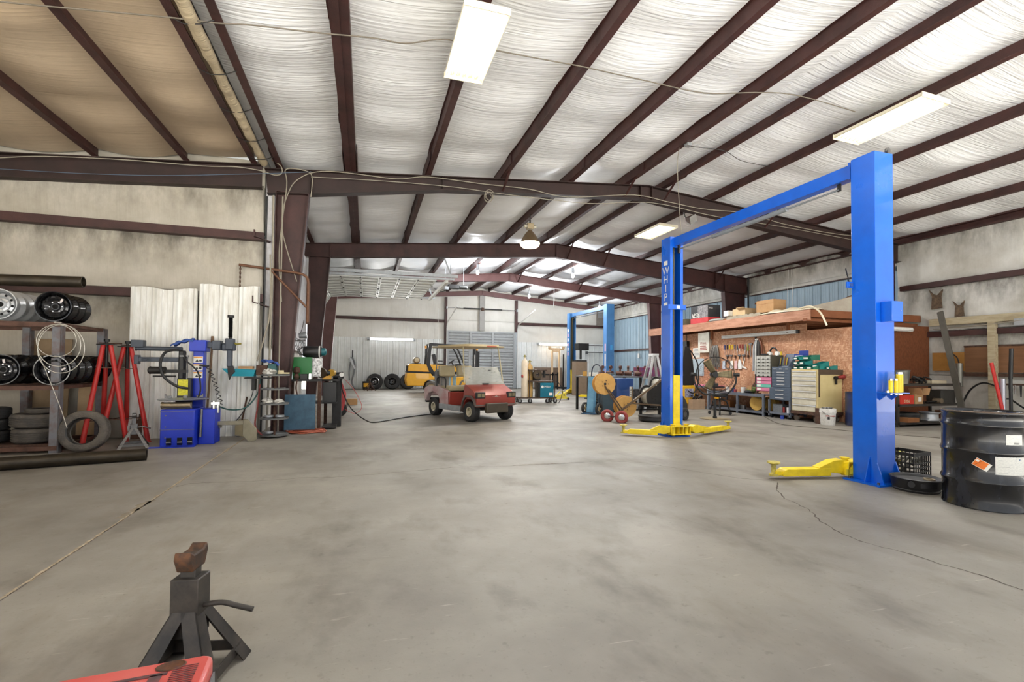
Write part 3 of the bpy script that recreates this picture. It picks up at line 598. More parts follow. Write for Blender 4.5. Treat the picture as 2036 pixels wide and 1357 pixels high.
# door opener
p = aty(908, 572, 19.0)
t = thing('door_opener', 'black and grey motor opener at the end of the raised door track', 'door opener', (p.x, 19.0, p.z))
MB().bx(-.35, .1, -.12, .12, -.06, .1).build('housing', DARKST, t, bevel=.01); MB().rod((.1, -.05, .02), (.4, -.05, .02), .09, n=16).build('motor', M('motor_dark', (52, 52, 50), .4, .4), t)
MB().bx(-.5, -.35, -.15, .15, -.12, .0).build('mount_plate', GALV, t); MB().lathe([(.05, 0), (.07, 0), (.07, .04), (.05, .04)], 14, TM((.4, .06, .02), (0, PI/2, 0)), closed=True).build('pulley', GALV, t)
for s in (-.45, .3): MB().rod((s, .1, .05), (s, .1, zb(p.x+s)-p.z), .012).build('hanger', GALV, t)
MB().tube([(-.3, 0, -.1), (-.6, 0, -.2), (-.9, 0, -.1)], .012).build('wire', CABLE, t)
# wall tube lights
def walltube(x, z, L, label, lit=True, yy=YE-.2, nt=2):
    t = thing('wall_tube_light', label, 'wall light', (x, yy, z), 0, None if not lit else 'tube lights on the back wall')
    MB().bx(0, L, -.03, .08, -.05, .05).build('housing', WHITEP, t)
    for k in range(nt): MB().rod((.04, -.06, -.03+.06*k), (L-.04, -.06, -.03+.06*k), .03, n=8).build('lamp_tube', TUBEW if lit else WHITEP, t)
    for s in (0, L): MB().rod((s-.06, -.04, 0), (s+.06, -.04, 0), .075, n=14).build('end_socket', GALV, t)
    if lit: area('wall_tube_light_lamp', (L/2, -.14, 0), L, .12, 75, (1, .98, .93), (-PI/2, 0, 0), t)
    return t
p = aty(733, 674, YE-.3); q = aty(824, 680, YE-.3); walltube(p.x, p.z, q.x-p.x, 'lit white tube light on the back wall left of the roll-up door')
p = aty(1071, 684.5, YE-.3); q = aty(1136, 686.5, YE-.3); walltube(p.x, p.z, q.x-p.x+.3, 'lit warm tube light on the back wall, half hidden by the far blue lift')
# ================================================================ wheels and tyres
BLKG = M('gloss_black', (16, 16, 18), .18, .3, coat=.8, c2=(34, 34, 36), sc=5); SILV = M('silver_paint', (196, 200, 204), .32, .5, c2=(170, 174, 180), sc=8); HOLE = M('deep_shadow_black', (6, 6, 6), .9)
def rim_parts(t, mat, Rr=.205, w=.185, holes=10, hub=CHROME, cap=True):
    """steel wheel, axis along local y, outer face towards -y"""
    T = TM((0, 0, 0), (PI/2, 0, 0))      # lathe z -> -y
    h = w/2; m = MB()
    m.lathe([(Rr-.018, h-.012), (Rr-.012, h), (Rr, h), (Rr-.004, h-.014), (Rr-.02, h-.03), (Rr-.035, h-.06), (Rr-.035, -h+.05), (Rr-.018, -h+.03), (Rr, -h+.01), (Rr-.004, -h), (Rr-.014, -h), (Rr-.026, -h+.03), (Rr-.044, -h+.05), (Rr-.044, h-.06), (Rr-.028, h-.03)], 36, T, closed=True)
    m.build('rim', mat, t)
    m = MB(); m.lathe([(Rr-.043, h-.085), (Rr-.06, h-.055), (Rr-.085, h-.045), (.105, h-.06), (.085, h-.075), (.06, h-.07), (.045, h-.05), (.034, h-.05), (.034, h-.09)], 36, T)
    m.mi = 1; r_ = Rr-.073
    for k in range(holes):
        a = 2*PI*(k+.5)/holes; m.lathe([(0, 0), (.017, 0)], 12, T@TM((r_*math.cos(a), r_*math.sin(a), h-.0445))@Matrix.Diagonal((1, 1, 1, 1)))
    m.lathe([(0, h-.052), (.034, h-.052)], 14, T)
    m.mi = 2
    for k in range(6): a = 2*PI*k/6; m.lathe([(0, .006), (.009, .006), (.009, 0)], 8, T@TM((.07*math.cos(a), .07*math.sin(a), h-.072)))
    m.build('disc', [mat if mat is SILV else M('disc_black', (40, 40, 43), .25, .4, coat=.4), HOLE, hub], t)
def tyre_mb(m, Rt, w, rin, T, loose=False, n=40):
    h = w/2; P = [(rin, -h*.72), (rin+.02, -h*.86), (Rt*.84, -h), (Rt*.95, -h*.88), (Rt, -h*.66)]
    for g in (-.4, -.13, .13, .4): P += [(Rt+.002, h*(g-.06)), (Rt-.009, h*(g-.045)), (Rt-.009, h*(g+.045)), (Rt+.002, h*(g+.06))]
    P += [(Rt, h*.66), (Rt*.95, h*.88), (Rt*.84, h), (rin+.02, h*.86), (rin, h*.72)]
    if loose: P += [(rin+.012, h*.6), (Rt*.86, h*.72), (Rt*.93, h*.3), (Rt*.93, -h*.3), (Rt*.86, -h*.72), (rin+.012, -h*.6)]
    m.lathe(P, n, T, closed=True); return m
def treadmat(name, c, c2):
    m = M(name, c, .8, c2=c2, sc=5, mix=.6); nt = m.node_tree; b = nt.nodes['Principled BSDF']
    v = nn(nt, 'ShaderNodeTexVoronoi'); v.inputs['Scale'].default_value = 42; tc = nn(nt, 'ShaderNodeTexCoord'); nt.links.new(tc.outputs['Object'], v.inputs['Vector'])
    bp = nn(nt, 'ShaderNodeBump'); bp.inputs['Strength'].default_value = .5; bp.inputs['Distance'].default_value = .008; nt.links.new(v.outputs['Distance'], bp.inputs['Height']); nt.links.new(bp.outputs[0], b.inputs['Normal']); return m
OLDT = treadmat('old_tyre', (74, 70, 66), (112, 104, 94)); NEWT = treadmat('dark_tyre', (40, 40, 41), (64, 62, 60))
PB = thing('wheel', 'black steel wheel', 'wheel', (0, 0, -5)); rim_parts(PB, BLKG)
PS = thing('wheel', 'silver steel wheel', 'wheel', (0, 0, -5)); rim_parts(PS, SILV)
MB().bx(-.135, -.085, -.060, -.058, .02, .045).build('sticker', M('sticker_white', (236, 226, 224), .5), PB.children[1])
first = {0: True, 1: True}
def place(proto, key, loc, rot, label, group):
    if first[key]:
        first[key] = False; proto.location = loc; proto.rotation_euler = rot; proto['label'] = label; proto['group'] = group; return proto
    return dup(proto, loc, rot, label, group)
def wstack(key, x, z, y0, n, row, side, sp=.095, drift=0, grp=''):
    for k in range(n):
        nth = ['front', 'second', 'third', 'fourth', 'fifth', 'sixth', 'seventh'][k]
        place(PB if key == 0 else PS, key, (x+drift*k, y0+.1+.19*k, z), (R(-2), R(rnd.uniform(0, 360)), 0), ('black' if key == 0 else 'silver')+' steel wheel, %s of the %s stack on the %s rack shelf' % (nth, side, row), grp)
wstack(0, -4.08, 1.80+.211, 8.02, 3, 'top', 'right', .1, -.01, 'wheels on the top rack shelf'); wstack(1, -4.66, 1.80+.211, 8.0, 6, 'top', 'left', .1, -.0, 'wheels on the top rack shelf')
wstack(0, -4.07, .93+.212, 8.02, 6, 'middle', 'right', .1, 0, 'wheels on the middle rack shelf'); wstack(0, -4.62, .93+.212, 8.02, 5, 'middle', 'left', .1, 0, 'wheels on the middle rack shelf')
# the rack
t = thing('wheel_rack', 'rusty angle-iron rack holding rows of steel wheels at left', 'rack', (-4.05, 8.08, 0))
W = 1.75
for x, y, lab in ((0, 0, ''), (0, 1.14, ''), (-.95, 1.14, ''), (-W, 0, ''), (-W, 1.14, '')):
    m = MB(); s = 1 if x == 0 else -1
    m.bx(x-.05, x+.05, y-.006, y+.006, 0, 1.79); m.bx(x+.044, x+.056, y-.006, y+.08, 0, 1.79); m.build('post', M('post_steel', (116, 118, 124), .55, .4, c2=(104, 74, 56), sc=6, mix=.8, edge=.55), t, smooth=False)
RSH = M('shelf_rust', (104, 74, 62), .6, .3, c2=(64, 46, 38), sc=9, mix=.7)
for z in (1.795, .925, .1):
    m = MB(); m.bx(-W, .04, -.01, .002, z-.06, z); m.bx(-W, .04, 0, .05, z-.006, z); m.bx(-W, .04, 1.14, 1.15, z-.06, z); m.bx(-W, .04, 1.09, 1.15, z-.006, z)
    for x in (0, -W): m.bx(x-.03, x+.03, 0, 1.14, z-.05, z-.004)
    if z > .5: m.bx(-W, .0, .3, .36, z-.03, z-.002).bx(-W, .0, .8, .86, z-.03, z-.002)
    m.build('shelf_rail', RSH, t, smooth=False)

# wire loops hanging from the rack post
o = MB()
for k, (dx, dz, ra, rb) in enumerate([(0, 0, .24, .29), (.03, -.05, .26, .33), (-.02, .06, .22, .22)]):
    o.tube([(-3.98+dx+ra*math.cos(a*PI/12), 8.0-.012*k, 1.48+dz+rb*math.sin(a*PI/12)) for a in range(24)], .005, 5, True)
o.tube(smooth_pts([(-4.18, 8.0, 1.3), (-4.05, 7.99, .95), (-3.93, 7.99, .6), (-3.86, 7.99, .35)]), .004, 5)
o.rod((-4.03, 7.98, 1.79), (-4.0, 8.06, 1.79), .012)
tag(o.build('wire_loop', M('pale_wire', (210, 206, 196), .4, .3)), 'loops of pale wire hanging on the rusty rack post', 'wire coil')
# tyres
def tyre(loc, rot, Rt, w, rin, mat, label, group=None):
    t = thing('tyre', label, 'tyre', loc, rot, group); tyre_mb(MB(), Rt, w, rin, Matrix(), True).build('casing', mat, t)
    m = MB().lathe([(rin+.0, w*.36), (rin+.012, w*.42), (rin+.02, w*.36)], 36).lathe([(rin+.0, -w*.36), (rin+.012, -w*.42), (rin+.02, -w*.36)], 36); m.build('bead', BLKPL, t); return t
tyre((-3.74, 8.16, .285), (R(80), 0, R(3)), .285, .17, .175, OLDT, 'worn grey tyre leaning upright against the red tripod stands')
tyre((-4.42, 8.42, .225+.0), (0, 0, 0), .25, .2, .16, OLDT, 'dusty brown tyre at the bottom of the short stack under the wheel rack', 'tyres under the rack')
tyre((-4.42, 8.42, .428), (0, R(2), .4), .27, .19, .16, OLDT, 'grey ribbed tyre on the short stack under the wheel rack', 'tyres under the rack')
tyre((-4.36, 8.38, .565), (0, 0, .2), .16, .07, .09, OLDT, 'small thin tyre on top of the short stack under the rack', 'tyres under the rack')
for k, z in enumerate((.215, .375, .535)): tyre((-5.0, 8.42, z), (0, 0, k), .27, .155, .16, NEWT, 'dark tyre in the stack cut by the left frame edge, '+['at its bottom', 'in its middle', 'at its top'][k], 'tyres under the rack')
for ax in (-4.75,):
    struct('left_bay_trim', MB().bx(-5.3, -4.1, 8.2, 8.68, .06, .115), RUST, smooth=False)
# clutter on the rack's rear post: torch rail, papers
m = MB().sph((0, 0, 0), .14, (1.2, .6, .5), 8); o = m.build('crumpled_bag', M('plastic_bag', (222, 220, 214), .35, c2=(180, 176, 168), bump=.6, bsc=20)); o.location = (-4.9, 8.6, 1.55); tag(o, 'crumpled white plastic bag tucked under the top rack shelf', 'bag')
o.location = (-4.85, 8.55, 1.0)
# plywood and boards leaning on the wall behind the rack
for x, wd, h, mt, lab in ((-4.75, .5, 1.62, M('ply_brown', (150, 128, 100), .8, c2=(112, 90, 66), sc=4), 'brown board leaning on the wall behind the wheel rack, left one'), (-4.2, .34, .95, M('ply_tan', (192, 164, 128), .8, c2=(160, 130, 96), sc=4), 'short tan board leaning on the wall behind the wheel rack'), (-3.62, .26, 1.25, M('ply_dark', (84, 60, 44), .8, c2=(56, 40, 30), sc=4), 'dark brown board leaning on the wall behind the tripods')):
    o = MB().cb((0, 0, h/2), (wd, .02, h)).build('board', mt); o.location = (x, 9.28, 0.0); o.rotation_euler = (R(-4), 0, 0); tag(o, lab, 'board')
# pipes ------------------------------------------------------------
PIPEM = M('oily_pipe', (62, 55, 44), .45, .6, c2=(30, 26, 22), sc=5, mix=.7)
def pipe(p0, p1, r, label):
    o = MB(); p0 = Vector(p0); p1 = Vector(p1); L = (p1-p0).length
    o.lathe([(r, 0), (r, L), (r*.82, L), (r*.82, 0)], 24, Matrix.Translation(p0)@(p1-p0).to_track_quat('Z', 'Y').to_matrix().to_4x4(), closed=True)
    o = o.build('steel_pipe', PIPEM); return tag(o, label, 'pipe', 'steel pipes')
pipe((-5.9, 6.51, .077), (-2.66, 7.25, .077), .075, 'long dark steel pipe lying on the floor at left')
pipe((-6.1, 7.2, 2.17), (-3.42, 7.33, 2.265), .07, 'dark steel pipe sticking in from the left above the wheels')
t = thing('pipe_stand', 'steel post with arms holding the upper pipe, outside the frame', 'stand', (-5.9, 7.2, 0))
MB().bx(-.05, .05, .1, .2, 0, 2.4).build('post', RUST, t); MB().bx(-.05, .05, -.25, .1, 2.02, 2.1).build('arm', RUST, t); MB().bx(-.25, .25, -.15, .35, 0, .02).build('base', RUST, t)
# red tripod stands ---------------------------------------------------
SRED = M('stand_red', (196, 44, 38), .4, c2=(150, 34, 30), sc=5, mix=.5)
def tripod(loc, rz, label, hz=1.5, rad=.34):
    t = thing('tripod_stand', label, 'tripod stand', loc, rz, 'tall red tripod stands')
    for k in range(3):
        a = 2*PI*k/3+.3; MB().rod((rad*math.cos(a), rad*math.sin(a), .0), (.05*math.cos(a), .05*math.sin(a), hz), .034, .03, 14).rod((rad*1.0*math.cos(a), rad*math.sin(a), 0), (rad*math.cos(a), rad*math.sin(a), .012), .045, n=12).build('leg', SRED, t)
    for z in (hz*.25, hz*.77):
        q = (1-z/hz)*rad+z/hz*.05+.032; MB().tube([(q*math.cos(2*PI*k/3+.3), q*math.sin(2*PI*k/3+.3), z) for k in range(3)], .007, 6, True).build('brace_ring', RUST, t)
    MB().lathe([(0, 0), (.13, 0), (.13, .012), (0, .012)], 6, TM((0, 0, hz))).build('top_plate', DARKST, t)
    MB().rod((0, 0, hz-.35), (0, 0, hz+.05), .02).rod((0, 0, hz+.05), (0, 0, hz+.09), .038, n=6).build('screw', DARKST, t)
    MB().rod((-.02, 0, hz+.025), (.24, 0, hz+.02), .009).rod((.02, 0, hz+.025), (-.12, 0, hz+.03), .009).build('handle', RUST, t); return t
tripod((-3.78, 8.78, 0), R(-20), 'red three-legged stand nearer the wheel rack', 1.52, .3)
tripod((-3.60, 9.0, 0), R(-28), 'red three-legged stand nearer the white ribbed panels', 1.5, .34)
# jack stands -------------------------------------------------------------
def jackstand(loc, rz, label, h=.42, sp=.17, mat=None, sc=1, mb2=None, lw=.045, sw=.042, st=.86, sl=.075, top_rust=None):
    t = thing('jack_stand', label, 'jack stand', loc, rz); t.scale = (sc, sc, sc); mat = mat or STEEL; mb2 = mb2 or mat
    top = h*.62
    for sx in (-1, 1):
        for sy in (-1, 1):
            m = MB(); a = Vector((sx*sp, sy*sp, 0)); b = Vector((sx*.028, sy*.028, top+.05)); dn = Vector((-sx, 0, 0)); dm = Vector((0, -sy, 0))
            for d_ in (dn, dm): m.hexa([a, a+d_*lw, b+d_*lw*.8, b, a+(dm if d_ is dn else dn)*.004, a+d_*lw+(dm if d_ is dn else dn)*.004, b+d_*lw*.8+(dm if d_ is dn else dn)*.004, b+(dm if d_ is dn else dn)*.004])
            m.build('leg', mat, t, smooth=False)
    k = .82; z = h*.12; m = MB(); c = [Vector((sx*(sp*k+.0), sy*(sp*k), z)) for sx, sy in ((-1, -1), (1, -1), (1, 1), (-1, 1))]
    for i in range(4): m.beam(c[i], c[(i+1) % 4], .006, .035)
    m.build('foot_brace', mat, t, smooth=False)
    MB().bx(-sw, sw, -sw*.86, sw*.86, top-.06, h*st).build('sleeve', mb2, t, bevel=.004); MB().bx(-.024, .024, -.02, .02, top, h+.04).build('ratchet_bar', mb2, t, bevel=.003)
    m = MB().prism([(-sl, h+.075), (-sl*.66, h+.03), (sl*.66, h+.03), (sl, h+.075), (sl*.88, h+.1), (sl*.5, h+.085), (-sl*.5, h+.085), (-sl*.88, h+.1)], -.026, .026, 'x'); m.build('saddle', top_rust or mb2, t, bevel=.005)
    MB().tube(smooth_pts([(.04, 0, h*.72), (.1, .0, h*.74), (.15, 0, h*.7), (.2, 0, h*.66)]), .009, 10).rod((-.05, 0, h*.72), (-.036, 0, h*.72), .025).build('handle', mb2, t); return t
jackstand((-3.26, 8.42, 0), R(20), 'bare steel jack stand on the floor beside the leaning tyre', .4, .19, STEEL)
# ---------------------------------------------------------------- white ribbed sheets on the left wall
SH = M('scuffed_sheet', (234, 235, 232), .45, .1, c2=(178, 170, 150), sc=3.2, mix=.5, stretch=(3, 3, .6))
for x0, x1, zt, lab in ((-3.7, -2.74, 2.5, 'scuffed white ribbed metal sheet on the left wall, left half'), (-2.72, -1.79, 2.6, 'scuffed white ribbed metal sheet on the left wall behind the tyre changer')):
    m = ribbed(MB(), (x0, 9.30, 0), (x1, 9.30, 0), .0, zt, (0, -1, 0), .3, .04, lambda s: zt+.02*math.sin(s*9)); o = m.build('ribbed_sheet', SH, smooth=False, solid=.003, norm=False); tag(o, lab, 'metal sheet')
# ================================================================ tyre changer
CB = M('changer_blue', (22, 52, 184), .38, c2=(16, 38, 146), sc=4, mix=.4, bump=.05); GREY = M('arm_grey', (66, 72, 82), .45, .3)
t = thing('tyre_changer', 'blue tyre changing machine with grey arms and round turntable', 'tyre changer', (-2.64, 8.55, 0))
MB().bx(-.24, .2, -.28, .2, .0, .56).build('base_cabinet', CB, t, bevel=.01); MB().bx(-.242, .202, -.284, -.278, .255, .262).bx(-.242, .202, -.284, -.278, .53, .535).build('panel_seam', STEEL, t)
MB().bx(.2, .42, -.1, .22, 0, .54).build('side_cabinet', CB, t, bevel=.01)
MB().bx(-.36, .22, -.34, -.26, 0, .012).build('floor_plate', CB, t)
m = MB()
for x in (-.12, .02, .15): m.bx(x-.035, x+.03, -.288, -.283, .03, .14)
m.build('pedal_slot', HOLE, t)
for k, x in enumerate((-.12, .02, .15)): MB().cb((x+.02, -.35, .07), (.06, .14, .016), (R(-18), 0, R(14))).build('pedal', STEEL, t, bevel=.003)
for z in (.47, .3, .14): MB().rod((-.17, -.286, z), (-.17, -.28, z), .01, n=6).build('bolt', STEEL, t)
tt = MB().lathe([(0, .0), (.33, 0), (.345, .01), (.1, .03), (0, .03)], 14, TM((-.02, -.02, .69), (0, 0, .35))); tt.build('turntable', GALV, t); MB().lathe([(.1, -.07), (.12, -.0), (0, 0)], 24, TM((-.02, -.02, .69))).build('turntable_neck', DARKST, t)
for k in range(4):
    a = k*PI/2+.35; c, s = math.cos(a), math.sin(a); MB().cb((-.02+.2*c, -.02+.2*s, .735), (.09, .05, .03), (0, 0, a)).cb((-.02+.235*c, -.02+.235*s, .755), (.02, .05, .04), (0, 0, a)).build('clamp_jaw', STEEL, t, bevel=.004)
MB().rod((-.22, -.24, .62), (.14, -.24, .62), .045, n=18).rod((-.24, -.24, .62), (-.22, -.24, .62), .05, n=18).build('air_cylinder', M('brassy_cylinder', (150, 136, 112), .35, .7, c2=(110, 92, 70)), t)
MB().bx(.04, .19, .12, .27, .5, 1.6).build('column', CB, t, bevel=.012); MB().bx(.0, .23, .06, .3, 1.44, 1.62).build('column_head', CB, t, bevel=.01)
MB().bx(.195, .32, .13, .25, 1.5, 1.6).bx(.3, .42, .1, .28, 1.47, 1.62).build('swing_arm', GREY, t, bevel=.01)
MB().bx(.42, .62, .14, .24, 1.46, 1.58).build('arm_bracket', GREY, t, bevel=.02); MB().bx(.48, .6, .12, .26, 1.48, 1.66).bx(.505, .575, .15, .23, 1.2, 1.5).build('ram_block', GREY, t, bevel=.012)
m = MB().rod((.54, .19, 1.2), (.54, .19, 1.95), .022)
for k in range(26): m.lathe([(.024, -.006), (.036, 0), (.024, .006)], 14, TM((.54, .19, 1.68+k*.0125)))
m.rod((.54, .19, 2.0), (.54, .19, 2.04), .05); m.build('ram_post', BLACK, t)
MB().rod((.62, .19, 1.57), (.7, .19, 1.58), .014).rod((.6, .19, 1.57), (.63, .19, 1.57), .026).build('lock_handle', M('brass', (150, 140, 60), .4, .6), t)
MB().prism([(-.03, 0), (.05, .02), (.08, -.08), (.03, -.14), (0, -.22), (-.02, -.12)], -.02, .02, 'y', TM((.54, .19, 1.2))).build('mount_head', DARKST, t, bevel=.006)
MB().rod((-.7, .1, 1.475), (-.1, .1, 1.47), .036).rod((-.72, .1, 1.475), (-.7, .1, 1.475), .042).bx(-.76, -.6, .04, .16, 1.49, 1.6).build('upper_helper_arm', GREY, t, bevel=.006)
MB().bx(-.68, -.1, .06, .13, 1.27, 1.34).bx(-.72, -.66, .05, .14, 1.23, 1.37).rod((-.6, .0, 1.3), (-.52, .0, 1.31), .018).build('lower_helper_arm', GREY, t, bevel=.008)
MB().rod((-.46, -.02, 1.14), (-.28, -.02, 1.14), .055, n=18).rod((-.44, -.02, 1.05), (-.14, -.02, 1.05), .012).bx(-.3, .0, -.02, .06, 1.1, 1.15).lathe([(0, 0), (.055, 0), (.06, .02), (.04, .04), (0, .04)], 16, TM((-.46, -.02, 1.14), (0, -PI/2, 0))).build('bead_roller', DARKST, t)
MB().bx(-.13, -.05, .02, .14, .95, 1.45).prism([(-.1, .95), (-.02, .95), (.02, .72), (-.04, .72)], .03, .12, 'y').build('helper_post', BLACK, t, bevel=.02); MB().rod((.0, .0, 1.0), (.0, .0, 1.36), .013).bx(-.1, .02, -.015, .02, 1.35, 1.375).build('gas_spring', STEEL, t)
MB().bx(-.13, .06, .0, .1, .7, 1.02).build('control_box', BLACK, t, bevel=.01); MB().bx(-.115, .02, -.006, -.002, .75, 1.0).build('yellow_label', M('label_yellow', (226, 218, 50), .5, c2=(120, 116, 30), sc=30, mix=.5, stretch=(1, 1, 3)), t)
for k, z in enumerate((1.26, 1.14, 1.02)):
    o = MB().bx(.05, .18, .113, .117, z, z+.1).build('warning_label', PAPER, t); MB().bx(.055, .175, .111, .1135, z+.075, z+.095).build('label_band', M('label_orange', (224, 150, 60), .5), o); MB().prism([(.075, z+.015), (.1, z+.06), (.125, z+.015)], .1115, .1135, 'y').bx(.13, .165, .1115, .1135, z+.02, z+.05).build('label_mark', BLACK, o)
MB().tube(smooth_pts([(-.12, .0, 1.46), (-.27, -.05, 1.42), (-.33, -.07, 1.25), (-.28, -.08, 1.05), (-.12, -.05, .9), (.02, .0, .86)]), .02).tube(smooth_pts([(-.05, .0, 1.43), (.0, -.06, 1.3), (.1, -.06, 1.2), (.16, .0, 1.08), (.19, .0, .85), (.15, .02, .7)]), .012).build('air_hose', BLKPL, t)
m = MB(); m.tube([(.24+.22*(k/90)**.8+.026*math.cos(k*.62), .1+.026*math.sin(k*.62), 1.22-.62*(k/90)) for k in range(91)], .006, 6); m.rod((.14, .1, 1.22), (.27, .1, 1.21), .016); m.build('coiled_hose', BLKPL, t)
MB().rod((.36, .06, .47), (.36, .06, .66), .03).rod((.42, .06, .47), (.42, .06, .6), .024).bx(.33, .45, .03, .1, .6, .64).build('air_regulator', CHROME, t)
MB().bx(.3, .46, .12, .16, .22, .3).bx(.4, .8, .06, .14, .27, .33).prism([(.78, .34), (.84, .36), (.98, .2), (.98, .02), (.88, -.02), (.78, .1)], .05, .09, 'y').build('bead_breaker', M('breaker_grey', (146, 140, 120), .5, .4, c2=(96, 88, 72)), t, bevel=.006)
MB().rod((.24, -.1, .55), (.24, -.14, .12), .02).build('lever_bar', STEEL, t)
o = MB(); o.grid(10, 6, lambda u, v: Vector((-.16+.3*u, .16*v, .04*math.sin(PI*v)-.09*(1-u)**2+.012*math.sin(u*17+v*9)))); o = o.build('shop_rag', M('rag_blue', (66, 96, 170), .9, c2=(40, 64, 130), sc=14, bump=.4), solid=.008); o.location = (-2.72, 8.58, 1.60); tag(o, 'blue shop rag draped over the tyre changer head', 'rag')
# shovel leaning on the ribbed sheet
t = thing('shovel', 'flat shovel leaning on the ribbed sheet behind the tyre changer', 'shovel', (-2.02, 9.2, .0), (R(-3), R(3), 0))
MB().prism([(-.09, .02), (.07, 0), (.1, .2), (.06, .3), (-.05, .3), (-.1, .18)], 0, .012, 'y').build('blade', M('blade_tan', (158, 146, 116), .6, .3), t); MB().rod((0, 0, .28), (.03, .06, .68), .014).build('handle', RUST, t)
t = thing('wooden_pole', 'wooden handle standing behind the tyre changer post', 'pole', (-2.55, 9.2, 0)); MB().rod((0, 0, 0), (.05, .08, 1.6), .016).rod((.05, .08, 1.6), (.05, .08, 1.72), .028, .02).build('shaft', M('pole_wood', (122, 96, 72), .7), t)
# ================================================================ welding corner by the red column
def cyl(name, r, h, mat, label, cat, loc, prof=None, group=None, n=24):
    o = MB().lathe(prof or [(0, 0), (r, 0), (r, h), (0, h)], n).build(name, mat); o.location = loc; return tag(o, label, cat, group)
def box(name, d, mat, label, cat, loc, rz=0, group=None, bevel=.004):
    o = MB().bx(-d[0]/2, d[0]/2, -d[1]/2, d[1]/2, 0, d[2]).build(name, mat, bevel=bevel); o.location = loc; o.rotation_euler = (0, 0, rz) if not isinstance(rz, tuple) else rz; return tag(o, label, cat, group)
# jib arm
t = thing('jib_arm', 'rusty pipe swing arm with a hanging chain, mounted high by the red column', 'jib arm', (-1.02, 9.42, 0))
MB().tube([(-1.13, -.02, 3.0), (-.28, 0, 2.93)]+smooth_pts([(-.28, 0, 2.93), (-.1, 0, 2.9), (-.02, 0, 2.84), (0, 0, 2.74)], 4)[1:]+[(0, 0, 2.02)], .024, 10).build('pipe', M('jib_rust', (112, 78, 58), .65, .3, c2=(84, 54, 38)), t)
MB().tube([(-.62, 0, 2.93), (-.02, 0, 2.3)], .02, 10).build('strut', M('jib_rust'), t); MB().bx(-.03, .03, .03, .08, 2.0, 2.75).build('hinge_plate', RUST, t)
m = MB(); 
for k in range(11):
    z = 2.965-k*.037; m.tube([(-1.11+(.011*math.cos(a) if k % 2 else 0), -.02+(0 if k % 2 else .011*math.cos(a)), z+.024*math.sin(a)) for a in [2*PI*j/8 for j in range(8)]], .007, 5, True)
m.build('chain', RUST, t)
MB().tube([(-1.11, -.02, 2.57), (-1.1, -.02, 2.54), (-1.12, -.02, 2.52), (-1.135, -.02, 2.54)], .006).build('hook', RUST, t)
# brackets and conduits on the column / wall edge
for z, L in ((3.5, .22), (2.33, .2)):
    o = MB().beam((-1.9, 9.3, z), (-1.66, 9.4, z-.06), .12, .012).beam((-1.9, 9.3, z), (-1.9, 9.3, z+.12), .02, .05).build('girt_clip', RED); tag(o, 'bent red steel clip at the end of the '+('upper' if z > 3 else 'lower')+' girt by the column', 'bracket')
for k, (a, b, c, r_, mt, lab) in enumerate([((-1.63, 9.42, 4.3), (-1.62, 9.42, 2.6), (-1.66, 9.42, .0), .018, CABG, 'pale conduit running down beside the red column, left one'), ((-1.48, 9.44, 4.3), (-1.48, 9.44, 2.6), (-1.48, 9.44, .0), .014, CABG, 'thin pale conduit down the face of the red column'), ((-1.72, 9.36, 4.25), (-1.73, 9.36, 3.0), (-1.74, 9.36, .05), .016, BLACK, 'black conduit at the dark wall end beside the column')]):
    wire('column_conduit', [a, b, c], r_, mt, lab, 'conduit', None, 8, 8)
wire('air_line', [(-1.64, 9.3, 3.2), (-1.62, 9.28, 2.2), (-1.7, 9.25, 1.7), (-1.8, 9.24, 1.3)], .014, CABG, 'pale hose sweeping down left of the red column', 'hose')
wire('air_line', [(-2.28, 8.65, .6), (-2.1, 8.8, .5), (-1.9, 9.0, .52), (-1.75, 9.1, .75), (-1.72, 9.15, 1.0)], .012, M('hose_green', (36, 84, 80), .5), 'dark green air hose from the tyre changer to the column', 'hose')
wire('air_line', [(-1.82, 9.2, 1.05), (-1.86, 9.2, .7), (-2.0, 9.18, .4), (-2.15, 9.18, .2)], .008, BLACK, 'thin black cable hanging in front of the ribbed sheet', 'cable')
wire('air_line', [(-1.72, 9.1, .9), (-1.74, 9.05, .5), (-1.76, 9.0, .2), (-1.62, 8.95, .02)], .014, M('hose_red', (136, 62, 58), .5), 'dull red hose hanging left of the disc shelf tower', 'hose')
# white ribbed insulation strip seen between wall end and column
struct('wall_left_trim', MB().bx(XL+.02, XL+.16, 9.62, 9.66, 2.3, 4.5), M('torn_insulation', (222, 222, 226), .6, c2=(160, 152, 148), sc=10), smooth=False)
struct('wall_left_trim', MB().bx(XL+.06, XL+.14, 10.2, 15.0, 1.6, 4.3), M('torn_insulation'), smooth=False)
# tray, rusty box and rag on a bracket
t = thing('tray_shelf', 'small steel bracket shelf at the column holding a cyan tray', 'shelf', (-1.85, 9.12, 1.02)); MB().bx(-.1, .3, -.08, .1, -.02, .0).bx(.0, .04, -.02, .18, -.22, -.02).build('plate', DARKST, t)
o = MB().hexa([Vector(v) for v in ((-.17, -.1, 0), (.17, -.1, 0), (.17, .1, 0), (-.17, .1, 0), (-.3, -.13, .13), (.2, -.13, .11), (.2, .13, .11), (-.3, .13, .13))]).build('parts_tray', M('tray_cyan', (40, 160, 180), .45, c2=(30, 120, 140)), bevel=.004); o.location = (-1.97, 9.08, 1.04); tag(o, 'cyan metal tray sticking out left of the column shelf', 'tray')
box('small_box', (.17, .16, .17), RUST, 'rusty square can beside the cyan tray', 'can', (-1.68, 9.08, 1.06)); o = MB().grid(8, 8, lambda u, v: Vector((.26*u-.13, .2*v-.1, .05+.03*math.sin(u*9)*math.cos(v*7)-.2*max(0, u-.65)))); o = o.build('shop_towel', M('rag_blue'), solid=.01); o.location = (-1.56, 9.06, 1.25); tag(o, 'blue cloth heaped on the rusty can at the column', 'rag')
